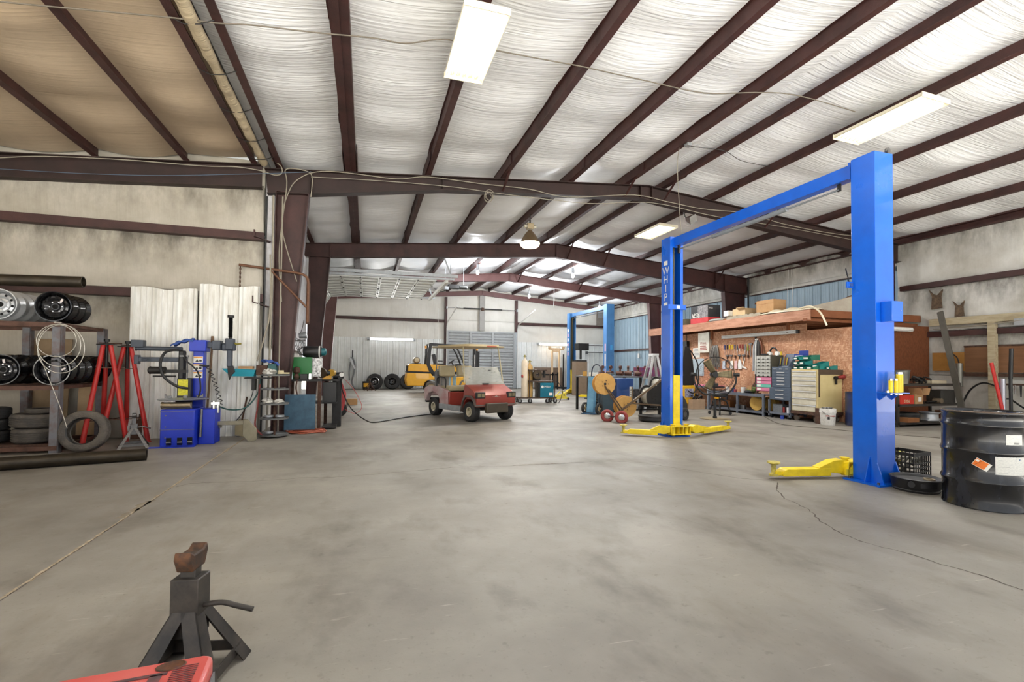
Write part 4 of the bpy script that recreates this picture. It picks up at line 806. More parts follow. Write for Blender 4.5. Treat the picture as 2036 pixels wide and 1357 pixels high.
box('green_can', (.13, .13, .18), M('can_teal', (30, 84, 84), .5), 'dark teal can under the blue cloth', 'can', (-1.52, 9.06, 1.075))
o = MB().bx(-.12, .1, -.06, .06, 0, .04).build('cardboard_scrap', CARD); o.location = (-1.92, 9.08, 1.17); tag(o, 'torn cardboard scrap lying in the cyan tray', 'cardboard')
# disc tower
t = thing('disc_shelf_tower', 'tower of five round steel tray shelves beside the welding bench', 'shelf tower', (-1.475, 9.05, 0)); MB().rod((0, 0, 0), (0, 0, 1.08), .022).build('centre_post', RUST, t)
TRAY = M('tray_grey', (128, 130, 130), .45, .5, c2=(96, 96, 94))
for z in (.03, .31, .56, .81, 1.05):
    tr = MB().lathe([(0, 0), (.225, 0), (.23, .028), (.225, .028), (.22, .006), (0, .006)], 28, TM((0, 0, z))).build('round_tray', TRAY, t)
    m = MB()
    for k in range(4): a = k*PI/2+z*3; m.beam((.03*math.cos(a), .03*math.sin(a), z+.02), (.22*math.cos(a), .22*math.sin(a), z+.02), .003, .028)
    m.build('divider', TRAY, tr)
PLB = M('clear_bag', (206, 204, 196), .3, c2=(150, 146, 138), sc=20, bump=.7, bsc=18)
for x, y, z, s, lab in ((-1.56, 9.0, 1.115, .1, 'clear crumpled bag and bits on the top round tray'), (-1.58, 9.02, .62, .08, 'crumpled clear bag on the middle round tray'), (-1.4, 8.98, .61, .07, 'pale plastic bits on the middle round tray, right side')):
    m = MB().sph((0, 0, 0), s, (1.1, .8, .6), 9); r_ = random.Random(int(s*1000))
    for v in m.bm.verts: v.co *= r_.uniform(.72, 1.22)
    o = m.build('plastic_bag', PLB, ang=20); o.location = (x, y, z); tag(o, lab, 'bag')
cyl('paper_cup', .05, .06, M('cream', (214, 200, 160), .6), 'cream coloured cup on the top round tray', 'cup', (-1.38, 8.98, 1.085))
box('folded_paper', (.14, .1, .025), M('cream'), 'cream folded paper on the top round tray edge', 'paper', (-1.32, 9.0, 1.085), .3)
for x, z, lab in ((-1.55, .35, 'left grey metal disc on the second round tray from the floor'), (-1.38, .35, 'right grey metal disc on the second round tray from the floor'), (-1.55, .075, 'grey metal disc on the bottom round tray')):
    cyl('metal_disc', .07, .03, GALV, lab, 'disc', (x, 8.99, z), group='discs on the lower round trays')
# bench
t = thing('welding_bench', 'dark steel welding bench with lower shelves behind the disc tower', 'bench', (-1.4, 9.72, 0))
MB().bx(0, .62, 0, .5, .93, .97).bx(.6, .9, .3, .8, .93, .965).build('bench_top', DARKST, t); 
for x, y in ((.05, .03), (.58, .03), (.05, .45), (.86, .76), (.64, .76)): MB().bx(x-.03, x+.03, y-.03, y+.03, 0, .93).build('leg', RUST, t)
MB().bx(.45, .88, .1, .78, .5, .52).build('lower_shelf', DARKST, t); MB().bx(.62, .88, .15, .78, .02, .05).build('lower_shelf', DARKST, t); MB().bx(.62, .86, .2, .6, .52, .9).build('drawer_box', BLACK, t)
o = MB().bx(-.26, .26, -.008, .008, 0, .64).build('blue_steel_plate', M('plate_blue', (60, 92, 112), .5, .2, c2=(42, 64, 80), sc=7, mix=.6)); o.location = (-1.12, 9.44, .06); o.rotation_euler = (R(-4), 0, 0); tag(o, 'scuffed blue steel plate leaning against the welding bench', 'steel plate')
for x, z in ((-.62, .56), (-.7, .57)): cyl('round_part', .05, .1, DARKST, ('right' if x > -.65 else 'left')+' dark round part on the bench lower shelf', 'metal part', (x, 9.98, z-.04), group='round parts on the bench lower shelf')
# stuff on bench
t = thing('green_cabinet', 'green metal box with a stickered end standing on the welding bench', 'metal box', (-1.13, 9.98, .97)); MB().bx(-.22, .16, -.12, .12, 0, .42).build('body', M('box_green', (22, 112, 48), .4, c2=(16, 88, 38)), t, bevel=.004)
m = MB(); m.bx(.162, .166, -.12, .12, .02, .4); o = m.build('stickered_end', M('sticker_mix', (230, 230, 230), .5, c2=(30, 30, 30), sc=28, mix=1.0, edge=.55), t)
MB().bx(.17, .33, -.12, .1, .05, .4).build('sticker_panel', M('sticker_mix'), t)
t = thing('black_compressor', 'black domed machine with a teal end on top of the green box', 'machine', (-.98, 9.98, 1.39)); MB().lathe([(0, -.17), (.09, -.165), (.11, -.12), (.11, .12), (.09, .17), (0, .17)], 20, TM((0, 0, .11), (0, PI/2, 0))).build('body', BLACK, t)
MB().lathe([(0, 0), (.08, .0), (.075, .06), (.04, .09), (0, .09)], 18, TM((.17, 0, .11), (0, PI/2, 0))).build('end_cap', M('teal_plastic', (26, 96, 104), .4), t); MB().lathe([(.112, -.012), (.118, 0), (.112, .012)], 20, TM((.13, 0, .11), (0, PI/2, 0))).build('band', WHITEP, t)
t = thing('spray_bottle', 'white spray bottle with clear blue liquid on the bench left end', 'bottle', (-1.33, 9.7, .97)); MB().lathe([(0, 0), (.045, 0), (.048, .02), (.048, .12), (.035, .16), (.016, .19), (.014, .21), (0, .21)], 18).build('body', M('bottle_blue', (196, 220, 224), .3), t); MB().lathe([(0, .21), (.018, .21), (.018, .235), (0, .235)], 14).build('collar', M('cap_blue', (40, 90, 180), .4), t); MB().bx(-.03, .03, -.012, .012, .235, .275).build('trigger', WHITEP, t, bevel=.005)
t = thing('bench_grinder', 'bench grinder with yellow guards on the welding bench', 'grinder', (-.72, 9.92, .97)); MB().rod((-.06, 0, .12), (.08, 0, .12), .055).build('motor', BLACK, t); MB().lathe([(0, 0), (.095, 0), (.1, .02), (.1, .05), (0, .05)], 24, TM((-.06, -.02, .12), (PI/2, 0, -.5))).build('wheel_guard', M('guard_brown', (70, 56, 40), .4, .5), t)
MB().rod((.09, -.05, .12), (.12, .03, .12), .07).build('brass_end', M('brass_yellow', (170, 132, 40), .4, .5), t); MB().bx(-.06, .1, -.06, .06, 0, .06).build('foot', M('ochre', (190, 140, 40), .5), t)
box('tool_case', (.13, .1, .1), BLACK, 'small black case on the welding bench', 'case', (-1.1, 9.78, .97)); box('silver_block', (.05, .1, .11), CHROME, 'silver block beside the black case on the bench', 'block', (-.99, 9.78, .97))
o = MB().lathe([(0, 0), (.03, 0), (.05, .05), (.03, .1), (.06, .14), (.05, .22), (0, .24)], 8).build('rusty_casting', RUST); o.location = (-1.22, 9.7, .97); tag(o, 'rusty chain-like casting beside the spray bottle', 'casting')
o = MB().tube(smooth_pts([(-1.2, 9.62, .95), (-1.21, 9.6, .8), (-1.17, 9.6, .6), (-1.16, 9.6, .5)]), .014).build('hanging_strap', RUST); tag(o, 'brown strap hanging over the bench front edge', 'strap')
t = thing('work_lamp', 'metal clamp lamp and wires hanging above the green box', 'lamp', (-1.2, 9.92, 1.42)); MB().rod((-.02, 0, .38), (.12, 0, .4), .05, .07).build('shade', GALV, t)
m = MB()
for k in range(7): m.tube(smooth_pts([(-.1+.02*k, 0, .36-.01*k), (-.08+.03*k, -.03, .2), (-.02+.02*math.sin(k*2), .0, .08), (.0+.02*k, .02, .0)]), .006, 5)
m.tube(smooth_pts([(.0, 0, .4), (.04, 0, .55), (.06, .02, .68)]), .008, 6).rod((-.18, 0, .27), (.1, 0, .3), .012); m.rod((-.16, 0, .12), (-.1, 0, .4), .02).build('wires', STEEL, t)
o = MB().rod((-.62, 10.05, .0), (-.62, 10.05, .02), .05)
# hoses
m = MB()
for k in range(7): r_ = .2+.013*k; m.tube([(-1.02+r_*1.25*math.cos(a*PI/16), 9.5+r_*.75*math.sin(a*PI/16), .018+.012*(k % 3)+.008*math.sin(a+k)) for a in range(32)], .011, 6, True)
tag(m.build('air_hose', M('hose_orange', (176, 92, 66), .5, c2=(140, 66, 48))), 'orange-red air hose coiled on the floor beside the disc tower', 'hose')
wire('electric_cable', [(-.46, 10.2, .98), (-.42, 10.25, .7), (-.25, 10.3, .35), (.05, 10.5, .08), (.3, 10.8, .012), (1.0, 11.7, .012), (1.7, 12.3, .012)], .012, BLACK, 'black cable running from the welding bench over the floor to the golf cart', 'cable')
m = MB()
for k in range(9): r_ = .12+.03*k; m.tube(smooth_pts([(-.5+.008*k, 10.5, 1.0-.02*k), (-.47+.008*k, 10.52, .75), (-.45+.01*k, 10.5, .45+.02*k), (-.52+.01*k, 10.48, .3), (-.55, 10.46, .6)]), .007, 5)
tag(m.build('hose_bundle', M('hose_pink', (196, 84, 84), .5)), 'bundle of red torch hoses hanging behind the bench end', 'hose bundle')
wire('torch_hose', [(-.4, 10.55, .95), (-.2, 10.7, .7), (-.05, 10.8, .35), (-.2, 10.9, .2), (-.4, 10.85, .3)], .006, M('hose_pink'), 'thin red hose looping out right of the bench', 'hose')
t = thing('bench_fan_motor', 'dark motor and wires at the right end of the welding bench', 'motor', (-.5, 10.35, 0)); MB().bx(-.12, .05, -.1, .1, .0, .93).build('stand_box', DARKST, t); MB().rod((-.12, 0, 1.02), (.08, 0, 1.04), .07).bx(-.02, .06, -.06, .06, .93, 1.0).build('motor', BLACK, t); MB().rod((.05, -.07, 1.05), (.05, -.09, 1.05), .045).build('face', WHITEP, t)
t = thing('cart_wheel', 'grey rubber cart tyre on the floor right of the welding bench', 'cart tyre', (-.57, 12.3, .175), (PI/2, 0, 0)); t.name = 'tyre'; tyre_mb(MB(), .175, .1, .09, Matrix()).build('casing', NEWT, t); MB().lathe([(0, .03), (.05, .035), (.092, .02)], 24).build('hub', STEEL, t)
box('carton', (.3, .25, .18), CARD, 'cardboard carton on the floor behind the welding bench', 'carton', (-.38, 15.9, 0), .2)
# ================================================================ back wall
def leanwheel(x, y, Rt, label):
    t = thing('mounted_wheel', label, 'wheel', (x, y, Rt*.985), (R(-7), 0, 0), 'wheels leaning on the back wall'); t.name = 'wheel'; tyre_mb(MB(), Rt, .24, .215, TM((0, 0, 0), (PI/2, 0, 0))).build('casing', NEWT, t); rim_parts(t, BLKG, .215, .2); return t
for px, lab in ((745, 'black wheel with tyre leaning on the back wall, leftmost of three'), (780.5, 'black wheel with tyre leaning on the back wall, middle of three'), (812, 'black wheel with tyre leaning on the back wall, behind the forklift')):
    p = fl(px, 775.2); leanwheel(p.x, YE-.36, .41, lab)
p = fl(728, 776); t = thing('bucket', 'black bin with a yellow label near the leaning wheels', 'bucket', (p.x, YE-.7, 0)); MB().lathe([(0, 0), (.17, 0), (.19, .42), (.17, .42), (.16, .02)], 24).build('body', BLKPL, t); MB().lathe([(.182, .14), (.191, .34)], 12, TM(), -PI*.75, -PI*.25).build('label_band', M('label_amber', (230, 170, 40), .5), t)
p = fl(735, 777.5); jackstand((p.x, p.y, 0), .4, 'small rusty jack stand in front of the back wall wheels', .5, .22, RUST)
t = thing('hanging_gloves', 'grey hose and gloves hanging on the back wall at left', 'gloves', (aty(700, 745, YE-.2).x, YE-.24, 0))
m = MB(); m.tube(smooth_pts([(-.05, 0, 1.65), (-.1, 0, 1.3), (-.14, 0, .9), (-.12, 0, .45)]), .035).tube(smooth_pts([(.0, 0, 1.65), (.12, 0, 1.3), (.1, 0, .9), (.0, 0, .4), (.1, 0, .1), (.16, 0, .03)]), .04); m.build('hose', M('grey_hose', (120, 122, 124), .5), t)
MB().bx(-.02, .04, -.03, .03, 1.6, 2.0).build('handle', BLACK, t); MB().tube([(-.12, -.04, 1.6), (.12, -.04, 1.05)], .06).build('glove', M('pale_grey', (196, 198, 200), .6), t)
o = MB().rod((0, 0, 0), (0, 0, 4.3), .012).build('door_pull_cord', WHITEP); o.location = (aty(871, 640, YE-.9).x, YE-.9, .0); tag(o, 'pale cord hanging from the raised door end down the back wall', 'cord')
# right half of the back wall
q = aty(1062, 775, YE-.4); q2 = aty(1119, 775, YE-.4); o = MB().bx(0, q2.x-q.x, 0, .02, 0, 1.22).build('plywood_sheet', M('ply_back', (122, 104, 90), .8, c2=(96, 80, 66), sc=4)); o.location = (q.x, YE-.42, 0.0); tag(o, 'brown plywood sheet leaning on the back wall', 'plywood sheet'); o.rotation_euler = (R(-5), 0, 0)
PINE = M('pine', (222, 190, 150), .7, c2=(196, 160, 118), sc=5, stretch=(4, 4, .5))
t = thing('wooden_rack', 'pale pine frame of two uprights and crossbar against the back wall', 'wooden frame', (0, 0, 0)); p1 = aty(1098, 775, YE-.9); p2 = aty(1112, 775, YE-.9); t.location = (p1.x, YE-.9, 0)
L = p2.x-p1.x
for x in (0, L): MB().bx(x-.045, x+.045, 0, .09, 0, 2.28).build('upright', PINE, t)
MB().bx(-.25, L+.28, -.04, .0, 2.22, 2.32).build('crossbar', PINE, t); MB().bx(-.3, -.12, -.1, .1, 2.3, 2.42).bx(L+.1, L+.28, -.1, .1, 2.3, 2.42).bx(.0, L, -.02, .1, 2.1, 2.2).build('top_block', PINE, t)
p = fl(1120, 776); t = thing('flat_cart', 'black low rack frame standing by the back wall plywood', 'rack', (fl(1086, 778).x, 24.6, 0)); L = 1.3
for z in (.1, .78): MB().bx(0, L, 0, .03, z, z+.08).build('rail', BLACK, t)
for x in (0, L-.3, L): MB().bx(x-.04, x+.04, 0, .04, 0, .95).build('upright', BLACK, t)
m = MB().beam((L, .0, .1), (L+1.7, -2.6, .1), .14, .1).beam((0, .02, .06), (.0, .6, .06), .05, .05); m.build('ramp_beam', DARKST, t)
t = thing('steel_bar', 'dark steel bar standing upright beside the flat rack', 'bar', (aty(1120, 760, 24.3).x, 24.3, 0)); MB().bx(-.03, .03, -.03, .03, 0, 1.95).build('bar', DARKST, t)
# gas cylinder and welder cart
B = fl(1047, 800); t = thing('welder_cart', 'welding cart carrying a teal welder and a wire feeder', 'welder cart', (B.x-.15, 15.6, 0), R(-4))
CF = M('cart_brown', (70, 54, 44), .55, .3)
MB().bx(-.3, 1.05, -.25, .35, .16, .2).build('deck', CF, t)
for x in (.08, .98):
    for y in (-.22, .32): MB().bx(x-.015, x+.015, y-.015, y+.015, .2, 1.15 if x < .5 else 1.0).build('post', CF, t)
MB().bx(.05, .7, -.24, .34, 1.12, 1.15).bx(.05, 1.0, -.24, .34, .74, .77).build('shelf', CF, t)
for x, y in ((-.25, -.2), (.1, -.22), (.72, -.22), (1.0, -.22), (-.25, .3), (1.0, .3)):
    c_ = MB().rod((x, y-.02, .075), (x, y+.02, .075), .075, n=16).build('caster', BLKPL, t); MB().bx(x-.02, x+.02, y-.03, y+.03, .1, .16).rod((x, y-.026, .075), (x, y-.02, .075), .03).build('fork', GALV, c_)
t2 = thing('welder', 'teal welding power source with a white maker mark on its side', 'welder', (B.x+.36, 15.5, .2), R(-4)); MB().bx(-.06, .42, -.18, .2, 0, .5).build('case', M('welder_teal', (10, 104, 128), .4, c2=(8, 84, 104)), t2, bevel=.01); MB().bx(-.14, -.06, -.18, .2, 0, .5).build('front_panel', BLACK, t2)
text('maker_mark', 'Miller', .1, WHITEP, t2, (.2, -.184, .36), (PI/2, 0, 0)); MB().lathe([(0, 0), (.045, 0), (.045, .003), (0, .003)], 16, TM((.02, -.182, .36), (PI/2, 0, 0))).build('mark_disc', WHITEP, t2); MB().bx(.26, .38, -.184, -.182, .06, .16).build('sticker', M('sticker_white'), t2)
o = thing('wire_feeder', 'black spool wire feeder sitting on the welder cart shelf', 'wire feeder', (B.x+.2, 15.5, .98)); MB().bx(-.1, .12, -.1, .12, -.2, -.05).build('base', DARKST, o); MB().lathe([(.07, -.05), (.16, -.05), (.16, -.035), (.08, -.03), (.08, .03), (.16, .035), (.16, .05), (.07, .05)], 24, TM((0, -.1, .0), (PI/2, 0, 0)), closed=True).build('spool', M('spool_brown', (74, 62, 46), .5, .3), o); MB().rod((-.05, -.1, 0), (.3, -.1, .06), .02).rod((.25, -.1, -.1), (.25, -.1, .15), .05).build('gun_parts', DARKST, o)
wire('weld_cable', [(B.x+.7, 15.35, .8), (B.x+.95, 15.3, .7), (B.x+1.1, 15.3, .4), (B.x+1.0, 15.3, .05), (B.x+.85, 15.2, .015)], .012, BLACK, 'black welding lead looping down right of the welder cart', 'cable')
for dx, lab, cc_, hh in ((-.42, 'tall cream gas cylinder with a brass valve on the welder cart', (222, 208, 186), 1.32), (-.2, 'tan gas cylinder behind the welder cart posts', (186, 152, 92), 1.15)):
    g = thing('gas_cylinder', lab, 'gas cylinder', (B.x+dx+.2, 15.5 if dx < -.3 else 15.62, .2), 0, 'gas cylinders on the welder cart'); MB().lathe([(0, 0), (.11, 0), (.115, .02), (.115, hh-.16), (.1, hh-.08), (.05, hh-.02), (.035, hh), (.035, hh+.05), (0, hh+.05)], 24).build('body', M('cyl_%d' % cc_[0], cc_, .45), g); MB().rod((0, 0, hh+.05), (0, 0, hh+.12), .016).rod((-.05, 0, hh+.09), (.06, 0, hh+.09), .014).rod((0, 0, hh+.12), (0, 0, hh+.135), .035).build('valve', M('brass'), g)
o = cyl('red_gauge', .05, .05, M('gauge_red', (150, 54, 46), .5), 'red regulator gauge on the cream gas cylinder', 'gauge', (B.x-.36, 15.42, .92)); o.rotation_euler = (0, R(90), 0)
# yellow floor jack
p = fl(1113, 795); t = thing('floor_jack', 'yellow trolley jack with upright black handle near the far lift', 'floor jack', (p.x-.3, p.y, 0), R(-15)); YJ = M('jack_yellow', (224, 206, 70), .45, c2=(150, 130, 50), sc=10)
for y in (-.12, .12): MB().prism([(0, .06), (.1, .15), (.35, .18), (.6, .1), (.62, .05), (0, .03)], y-.01, y+.01, 'y').build('side_plate', YJ, t)
for x, y in ((.05, -.17), (.05, .17), (.58, -.15), (.58, .15)): MB().rod((x, y-.02, .045), (x, y+.02, .045), .045).build('roller', BLKPL, t)
MB().beam((.1, 0, .1), (.42, 0, .22), .08, .05).rod((.44, 0, .2), (.44, 0, .25), .06).build('lift_arm', YJ, t); MB().rod((.1, 0, .12), (.32, .3, .3), .02).rod((.5, 0, .1), (.5, 0, .28), .03).build('lever', YJ, t)
# ================================================================ golf cart
CRED = M('cart_red', (150, 60, 50), .34, .1, c2=(120, 44, 36), sc=4, coat=.35); CPINK = M('cart_faded', (176, 130, 128), .45, c2=(196, 190, 190), sc=3.5, mix=.7)
GC = thing('golf_cart', 'red two-seat golf cart with tan roof and clear windscreen in mid floor', 'golf cart', (2.78, 10.9, 0), R(0))
# local frame: +x forward, y left. front axle near x=.0 ; heading from rear axle to front axle
ca = Vector((2.80, 10.72, 0)); cbk = Vector((2.16, 12.42, 0)); hd = (ca-cbk).normalized(); ang = math.atan2(hd.y, hd.x)
GC.location = (ca.x-.04, ca.y, 0); GC.rotation_euler = (0, 0, ang)
def bodyside(y0, y1, P, name, mat, bev=.012): return MB().prism(P, y0, y1, 'y').build(name, mat, GC, bevel=bev)
WBASE = 1.66
def cartwheel(x, y, s):
    w_ = MB(); tyre_mb(w_, .225, .2, .11, TM((x, y, .222), (-PI/2*s, 0, 0)), n=28); w_ = w_.build('wheel', NEWT, GC)
    h = MB().lathe([(0, .06), (.04, .06), (.045, .075), (.05, .05), (.075, .04), (.08, .075), (.1, .085), (.115, .08), (.115, .02)], 24, TM((x, y, .222), (-PI/2*s, 0, 0))).build('hub_cap', M('hub_cream', (214, 206, 180), .35, .4), w_)
    return w_
for x in (0, -WBASE):
    for s in (-1, 1): cartwheel(x, s*.47, s)
# front cowl (rounded wedge)
P = [(.28, .34), (.31, .52), (.29, .60), (.14, .70), (-.02, .77), (-.12, .82), (-.2, .83), (-.24, .62), (-.3, .3), (-.24, .3), (-.2, .42), (-.1, .5), (.1, .5), (.22, .42), (.27, .34)]
bodyside(-.54, .54, P, 'front_cowl', CRED, .045)
bodyside(-.585, .585, [(-.2, .46), (-.1, .545), (.1, .545), (.22, .46), (.27, .36), (.3, .36), (.25, .5), (.12, .585), (-.12, .585), (-.24, .48), (-.34, .2), (-.3, .2)], 'wheel_arch', M('cart_trim', (96, 84, 78), .5), .004)
MB().bx(.16, .2, -.38, .38, .33, .6).build('cowl_inset', M('cart_inner_dark', (40, 30, 28), .6), GC)
MB().bx(.26, .36, -.3, .3, .2, .42).build('front_bumper', M('bumper_brown', (74, 66, 54), .5), GC, bevel=.02)
for s in (-1, 1):
    MB().bx(.25, .315, s*.43-.12, s*.43+.12, .53, .67).build('headlight_surround', BLKPL, GC, bevel=.012)
    for k in (-.05, .05): MB().bx(.312, .322, s*.43+k-.04, s*.43+k+.04, .56, .64).build('headlight', M('lamp_lens', (150, 140, 110), .15, .3), GC)
m = MB(); m.bx(.292, .3, -.11, .11, .55, .565); m.prism([(-.05, .565), (0, .59), (.05, .565)], .292, .3, 'x'); m.build('badge', M('badge_silver', (190, 186, 180), .3, .8), GC)
MB().bx(-.16, -.12, -.08, .08, .8, .85).build('windscreen_clip', BLKPL, GC)
# floor, rocker, seat base
MB().bx(-1.32, -.24, -.5, .5, .24, .29).build('floor_pan', BLKPL, GC)
for s in (-1, 1): MB().bx(-1.3, -.3, s*.56-.03, s*.56+.03, .2, .33).build('rocker_panel', GALV, GC, bevel=.01)
MB().prism([(-.3, .3), (-.24, .3), (-.16, .86), (-.22, .88)], -.5, .5, 'y').build('dash_panel', M('cart_inner_dark'), GC)
MB().bx(-1.42, -.92, -.52, .52, .29, .62).build('seat_box', CRED, GC, bevel=.02)
P = [(-1.3, .3), (-1.32, .42), (-1.44, .54), (-1.68, .6), (-1.9, .54), (-2.0, .42), (-2.02, .34), (-2.12, .4), (-2.16, .55), (-2.12, .68), (-1.9, .74), (-1.5, .74), (-1.05, .68), (-.98, .66), (-.95, .3)]
for s in (-1, 1): bodyside(s*.5-.06, s*.5+.06, P, 'rear_quarter', CPINK, .02)
MB().bx(-2.14, -1.4, -.48, .48, .5, .72).build('rear_deck', CPINK, GC, bevel=.03); MB().bx(-2.2, -2.1, -.5, .5, .3, .42).build('rear_bumper', BLKPL, GC, bevel=.02)
SEAT = M('seat_vinyl', (172, 160, 128), .5, c2=(140, 126, 96), sc=5)
MB().bx(-1.42, -.9, -.5, .5, .64, .76).build('seat_cushion', SEAT, GC, bevel=.035)
MB().cb((-1.5, .26, 1.12), (.09, .44, .28), (0, R(-10), 0)).cb((-1.5, -.26, 1.12), (.09, .44, .28), (0, R(-10), 0)).build('backrest', SEAT, GC, bevel=.03)
for s in (-1, 1):
    MB().tube(smooth_pts([(-1.08, s*.53, .72), (-1.06, s*.54, .92), (-1.2, s*.54, .97), (-1.46, s*.54, .95), (-1.5, s*.54, .74)], 4), .014, 8).build('arm_rail', BLKPL, GC)
    MB().rod((-1.62, s*.5, .74), (-1.62, s*.48, 1.74), .016).rod((-1.45, s*.42, .74), (-1.5, s*.42, 1.2), .012).build('rear_strut', GALV if s > 0 else STEEL, GC)
    MB().rod((-.2, s*.55, .86), (-.34, s*.5, 1.7), .016).build('front_strut', M('strut_cream', (190, 178, 140), .45), GC)
m = MB().hexa([Vector(v) for v in ((-.13, -.54, .8), (-.13, .54, .8), (-.125, .54, .8), (-.125, -.54, .8), (-.37, -.5, 1.22), (-.37, .5, 1.22), (-.365, .5, 1.22), (-.365, -.5, 1.22))]); m.build('lower_windscreen', glass('windscreen', (206, 208, 200), .42, .12), GC)
MB().tube([(-.14, -.545, .81), (-.37, -.505, 1.22), (-.37, .505, 1.22), (-.14, .545, .81)], .008, 6, True).build('windscreen_trim', M('trim_pale', (200, 200, 190), .4), GC)
P = [(x+.12, y) for x, y in [(-1.85, -.56), (-1.78, -.6), (-.32, -.58), (-.22, -.5), (-.18, 0), (-.22, .5), (-.32, .58), (-1.78, .6), (-1.85, .56)]]
m = MB().prism(P, 1.70, 1.735, 'z'); m.prism([(x*.86-.12, y*.84) for x, y in P], 1.735, 1.765, 'z'); m.build('roof', M('roof_tan', (196, 178, 138), .5, c2=(170, 152, 116)), GC, bevel=.012); MB().bx(-.07, -.055, -.02, .25, 1.705, 1.73).build('roof_sticker', M('lamp_red', (170, 50, 30), .4), GC)
# steering wheel and pillar
T_ = TM((-.44, .24, 1.02), (0, R(-52), 0)); MB().lathe([(.17+.014*math.cos(a*PI/4), .014*math.sin(a*PI/4)) for a in range(8)], 28, T_, closed=True).build('steering_wheel', BLKPL, GC); m = MB()
for k in range(3): a = 2*PI*k/3; m.tube([T_@Vector((0, 0, -.02)), T_@Vector((.165*math.cos(a), .165*math.sin(a), 0))], .012, 6)
m.tube([T_@Vector((0, 0, 0)), (-.18, .24, .7)], .022, 8); m.build('steering_column', BLKPL, GC)
for y, c_, lab in ((.1, (150, 190, 214), 'pale blue bottle standing behind the cart seat'), (-.05, (214, 226, 232), 'clear bottle standing behind the cart seat')):
    v = GC.matrix_basis @ Vector((-1.72, y, .74)); b = Euler((0, 0, ang)).to_matrix()@Vector((-1.72, y, 0)); cyl('bottle', .05, .3, None, lab, 'bottle', (GC.location.x+b.x, GC.location.y+b.y, .74), [(0, 0), (.05, 0), (.05, .2), (.018, .26), (.018, .3), (0, .3)])
for o in list(C.objects):
    if o.name.startswith('bottle') and o.type == 'MESH' and o.data.materials and o.data.materials[0] is None: o.data.materials[0] = M('bottle_plastic', (166, 200, 214), .25)
b = Euler((0, 0, ang)).to_matrix()@Vector((-1.85, -.0, 0)); t = thing('cooler_box', 'grey box with a black side panel on the cart rear deck', 'box', (GC.location.x+b.x, GC.location.y+b.y, .74), ang); MB().bx(-.1, .16, -.34, -.04, 0, .42).build('body', M('cooler_grey', (150, 148, 142), .5), t, bevel=.01); MB().bx(-.1, .1, -.36, -.342, .05, .38).build('side_panel', BLACK, t); MB().bx(-.02, .1, -.3, -.1, .42, .5).build('handle', WHITEP, t)
# ================================================================ forklift
FY = M('truck_yellow', (240, 176, 40), .36, c2=(206, 146, 36), sc=3, coat=.3)
p = fl(852, 782); FK = thing('forklift', 'yellow forklift with black overhead guard in front of the back wall', 'forklift', (p.x, 22.3, 0), R(0))
FK.location = (fl(850, 781).x-.02, 22.0, 0)
def fp(P, a, b, name, mat, bev=.02): return MB().prism(P, a, b, 'y').build(name, mat, FK, bevel=bev)
fp([(-.95, .32), (-1.0, .62), (-.95, .95), (-.2, .98), (.05, .98), (.25, .72), (.75, .7), (1.3, .72), (1.9, .75), (1.95, .3), (.55, .28), (.5, .45), (.3, .6), (.02, .6), (-.14, .5), (-.2, .32)], 0, 1.0, 'body', FY, .03)
fp([(-.93, .98), (-.9, 1.28), (-.8, 1.33), (.4, 1.3), (1.25, 1.25), (1.35, .98), (1.0, .95)], .06, .94, 'engine_hood', FY, .03)
fp([(-.96, .92), (1.3, .86), (1.3, .95), (-.96, .99)], -.005, 1.005, 'black_band', BLKPL, .004)
for x, Rw in ((.14, .27), (1.75, .33)):
    for y in (.08, .92):
        w_ = MB(); tyre_mb(w_, Rw, .18, Rw*.55, TM((x, y, Rw), (PI/2, 0, 0)), n=28); w_ = w_.build('wheel', M('dusty_tyre', (112, 104, 94), .85, c2=(70, 66, 60)), FK)
        MB().lathe([(0, .06), (.05, .07), (.06, .04), (Rw*.4, .05), (Rw*.56, .085), (Rw*.56, .0)], 20, TM((x, y, Rw), (PI/2 if y < .5 else -PI/2, 0, 0))).build('hub', M('hub_tan', (170, 150, 120), .5), w_)
for y in (.06, .94):
    fp2 = MB().prism([(x-.5, z) for x, z in [(.55, .98), (.42, 1.3), (.46, 1.9), (.52, 2.28), (.6, 2.3), (1.7, 2.26), (1.72, 2.2), (.66, 2.22), (.62, 1.9), (.58, 1.3), (.78, .95), (.95, .78), (.8, .76)]], y-.035, y+.035, 'y').build('guard_leg', BLACK, FK, bevel=.008)
    MB().tube(smooth_pts([(1.2, y, 2.24), (1.4, y, 1.95), (1.6, y, 1.5), (1.75, y, 1.1), (1.8, y, .7)]), .04, 8).build('guard_post', BLACK, FK)
m = MB()
for k in range(7): m.bx(.12+.16*k, .16+.16*k, .08, .92, 2.22, 2.26)
m.bx(.0, 1.24, .04, .1, 2.2, 2.27).bx(.0, 1.24, .9, .96, 2.2, 2.27); m.build('overhead_guard', M('guard_grey', (84, 84, 80), .5), FK)
MB().cb((.34, .5, 1.55), (.14, .42, .5), (0, R(-14), 0)).bx(.3, .75, .28, .72, 1.26, 1.36).bx(.45, .7, .24, .28, 1.45, 1.5).build('seat', M('seat_black', (40, 42, 46), .5), FK, bevel=.03)
MB().lathe([(0, -.3), (.1, -.29), (.15, -.22), (.15, .22), (.1, .29), (0, .3)], 20, TM((-.5, .5, 1.5), (PI/2, 0, 0))).build('gas_tank', M('tank_bronze', (170, 156, 130), .3, .6), FK)
MB().bx(-.7, -.3, .3, .7, 1.3, 1.36).build('tank_cradle', BLACK, FK)
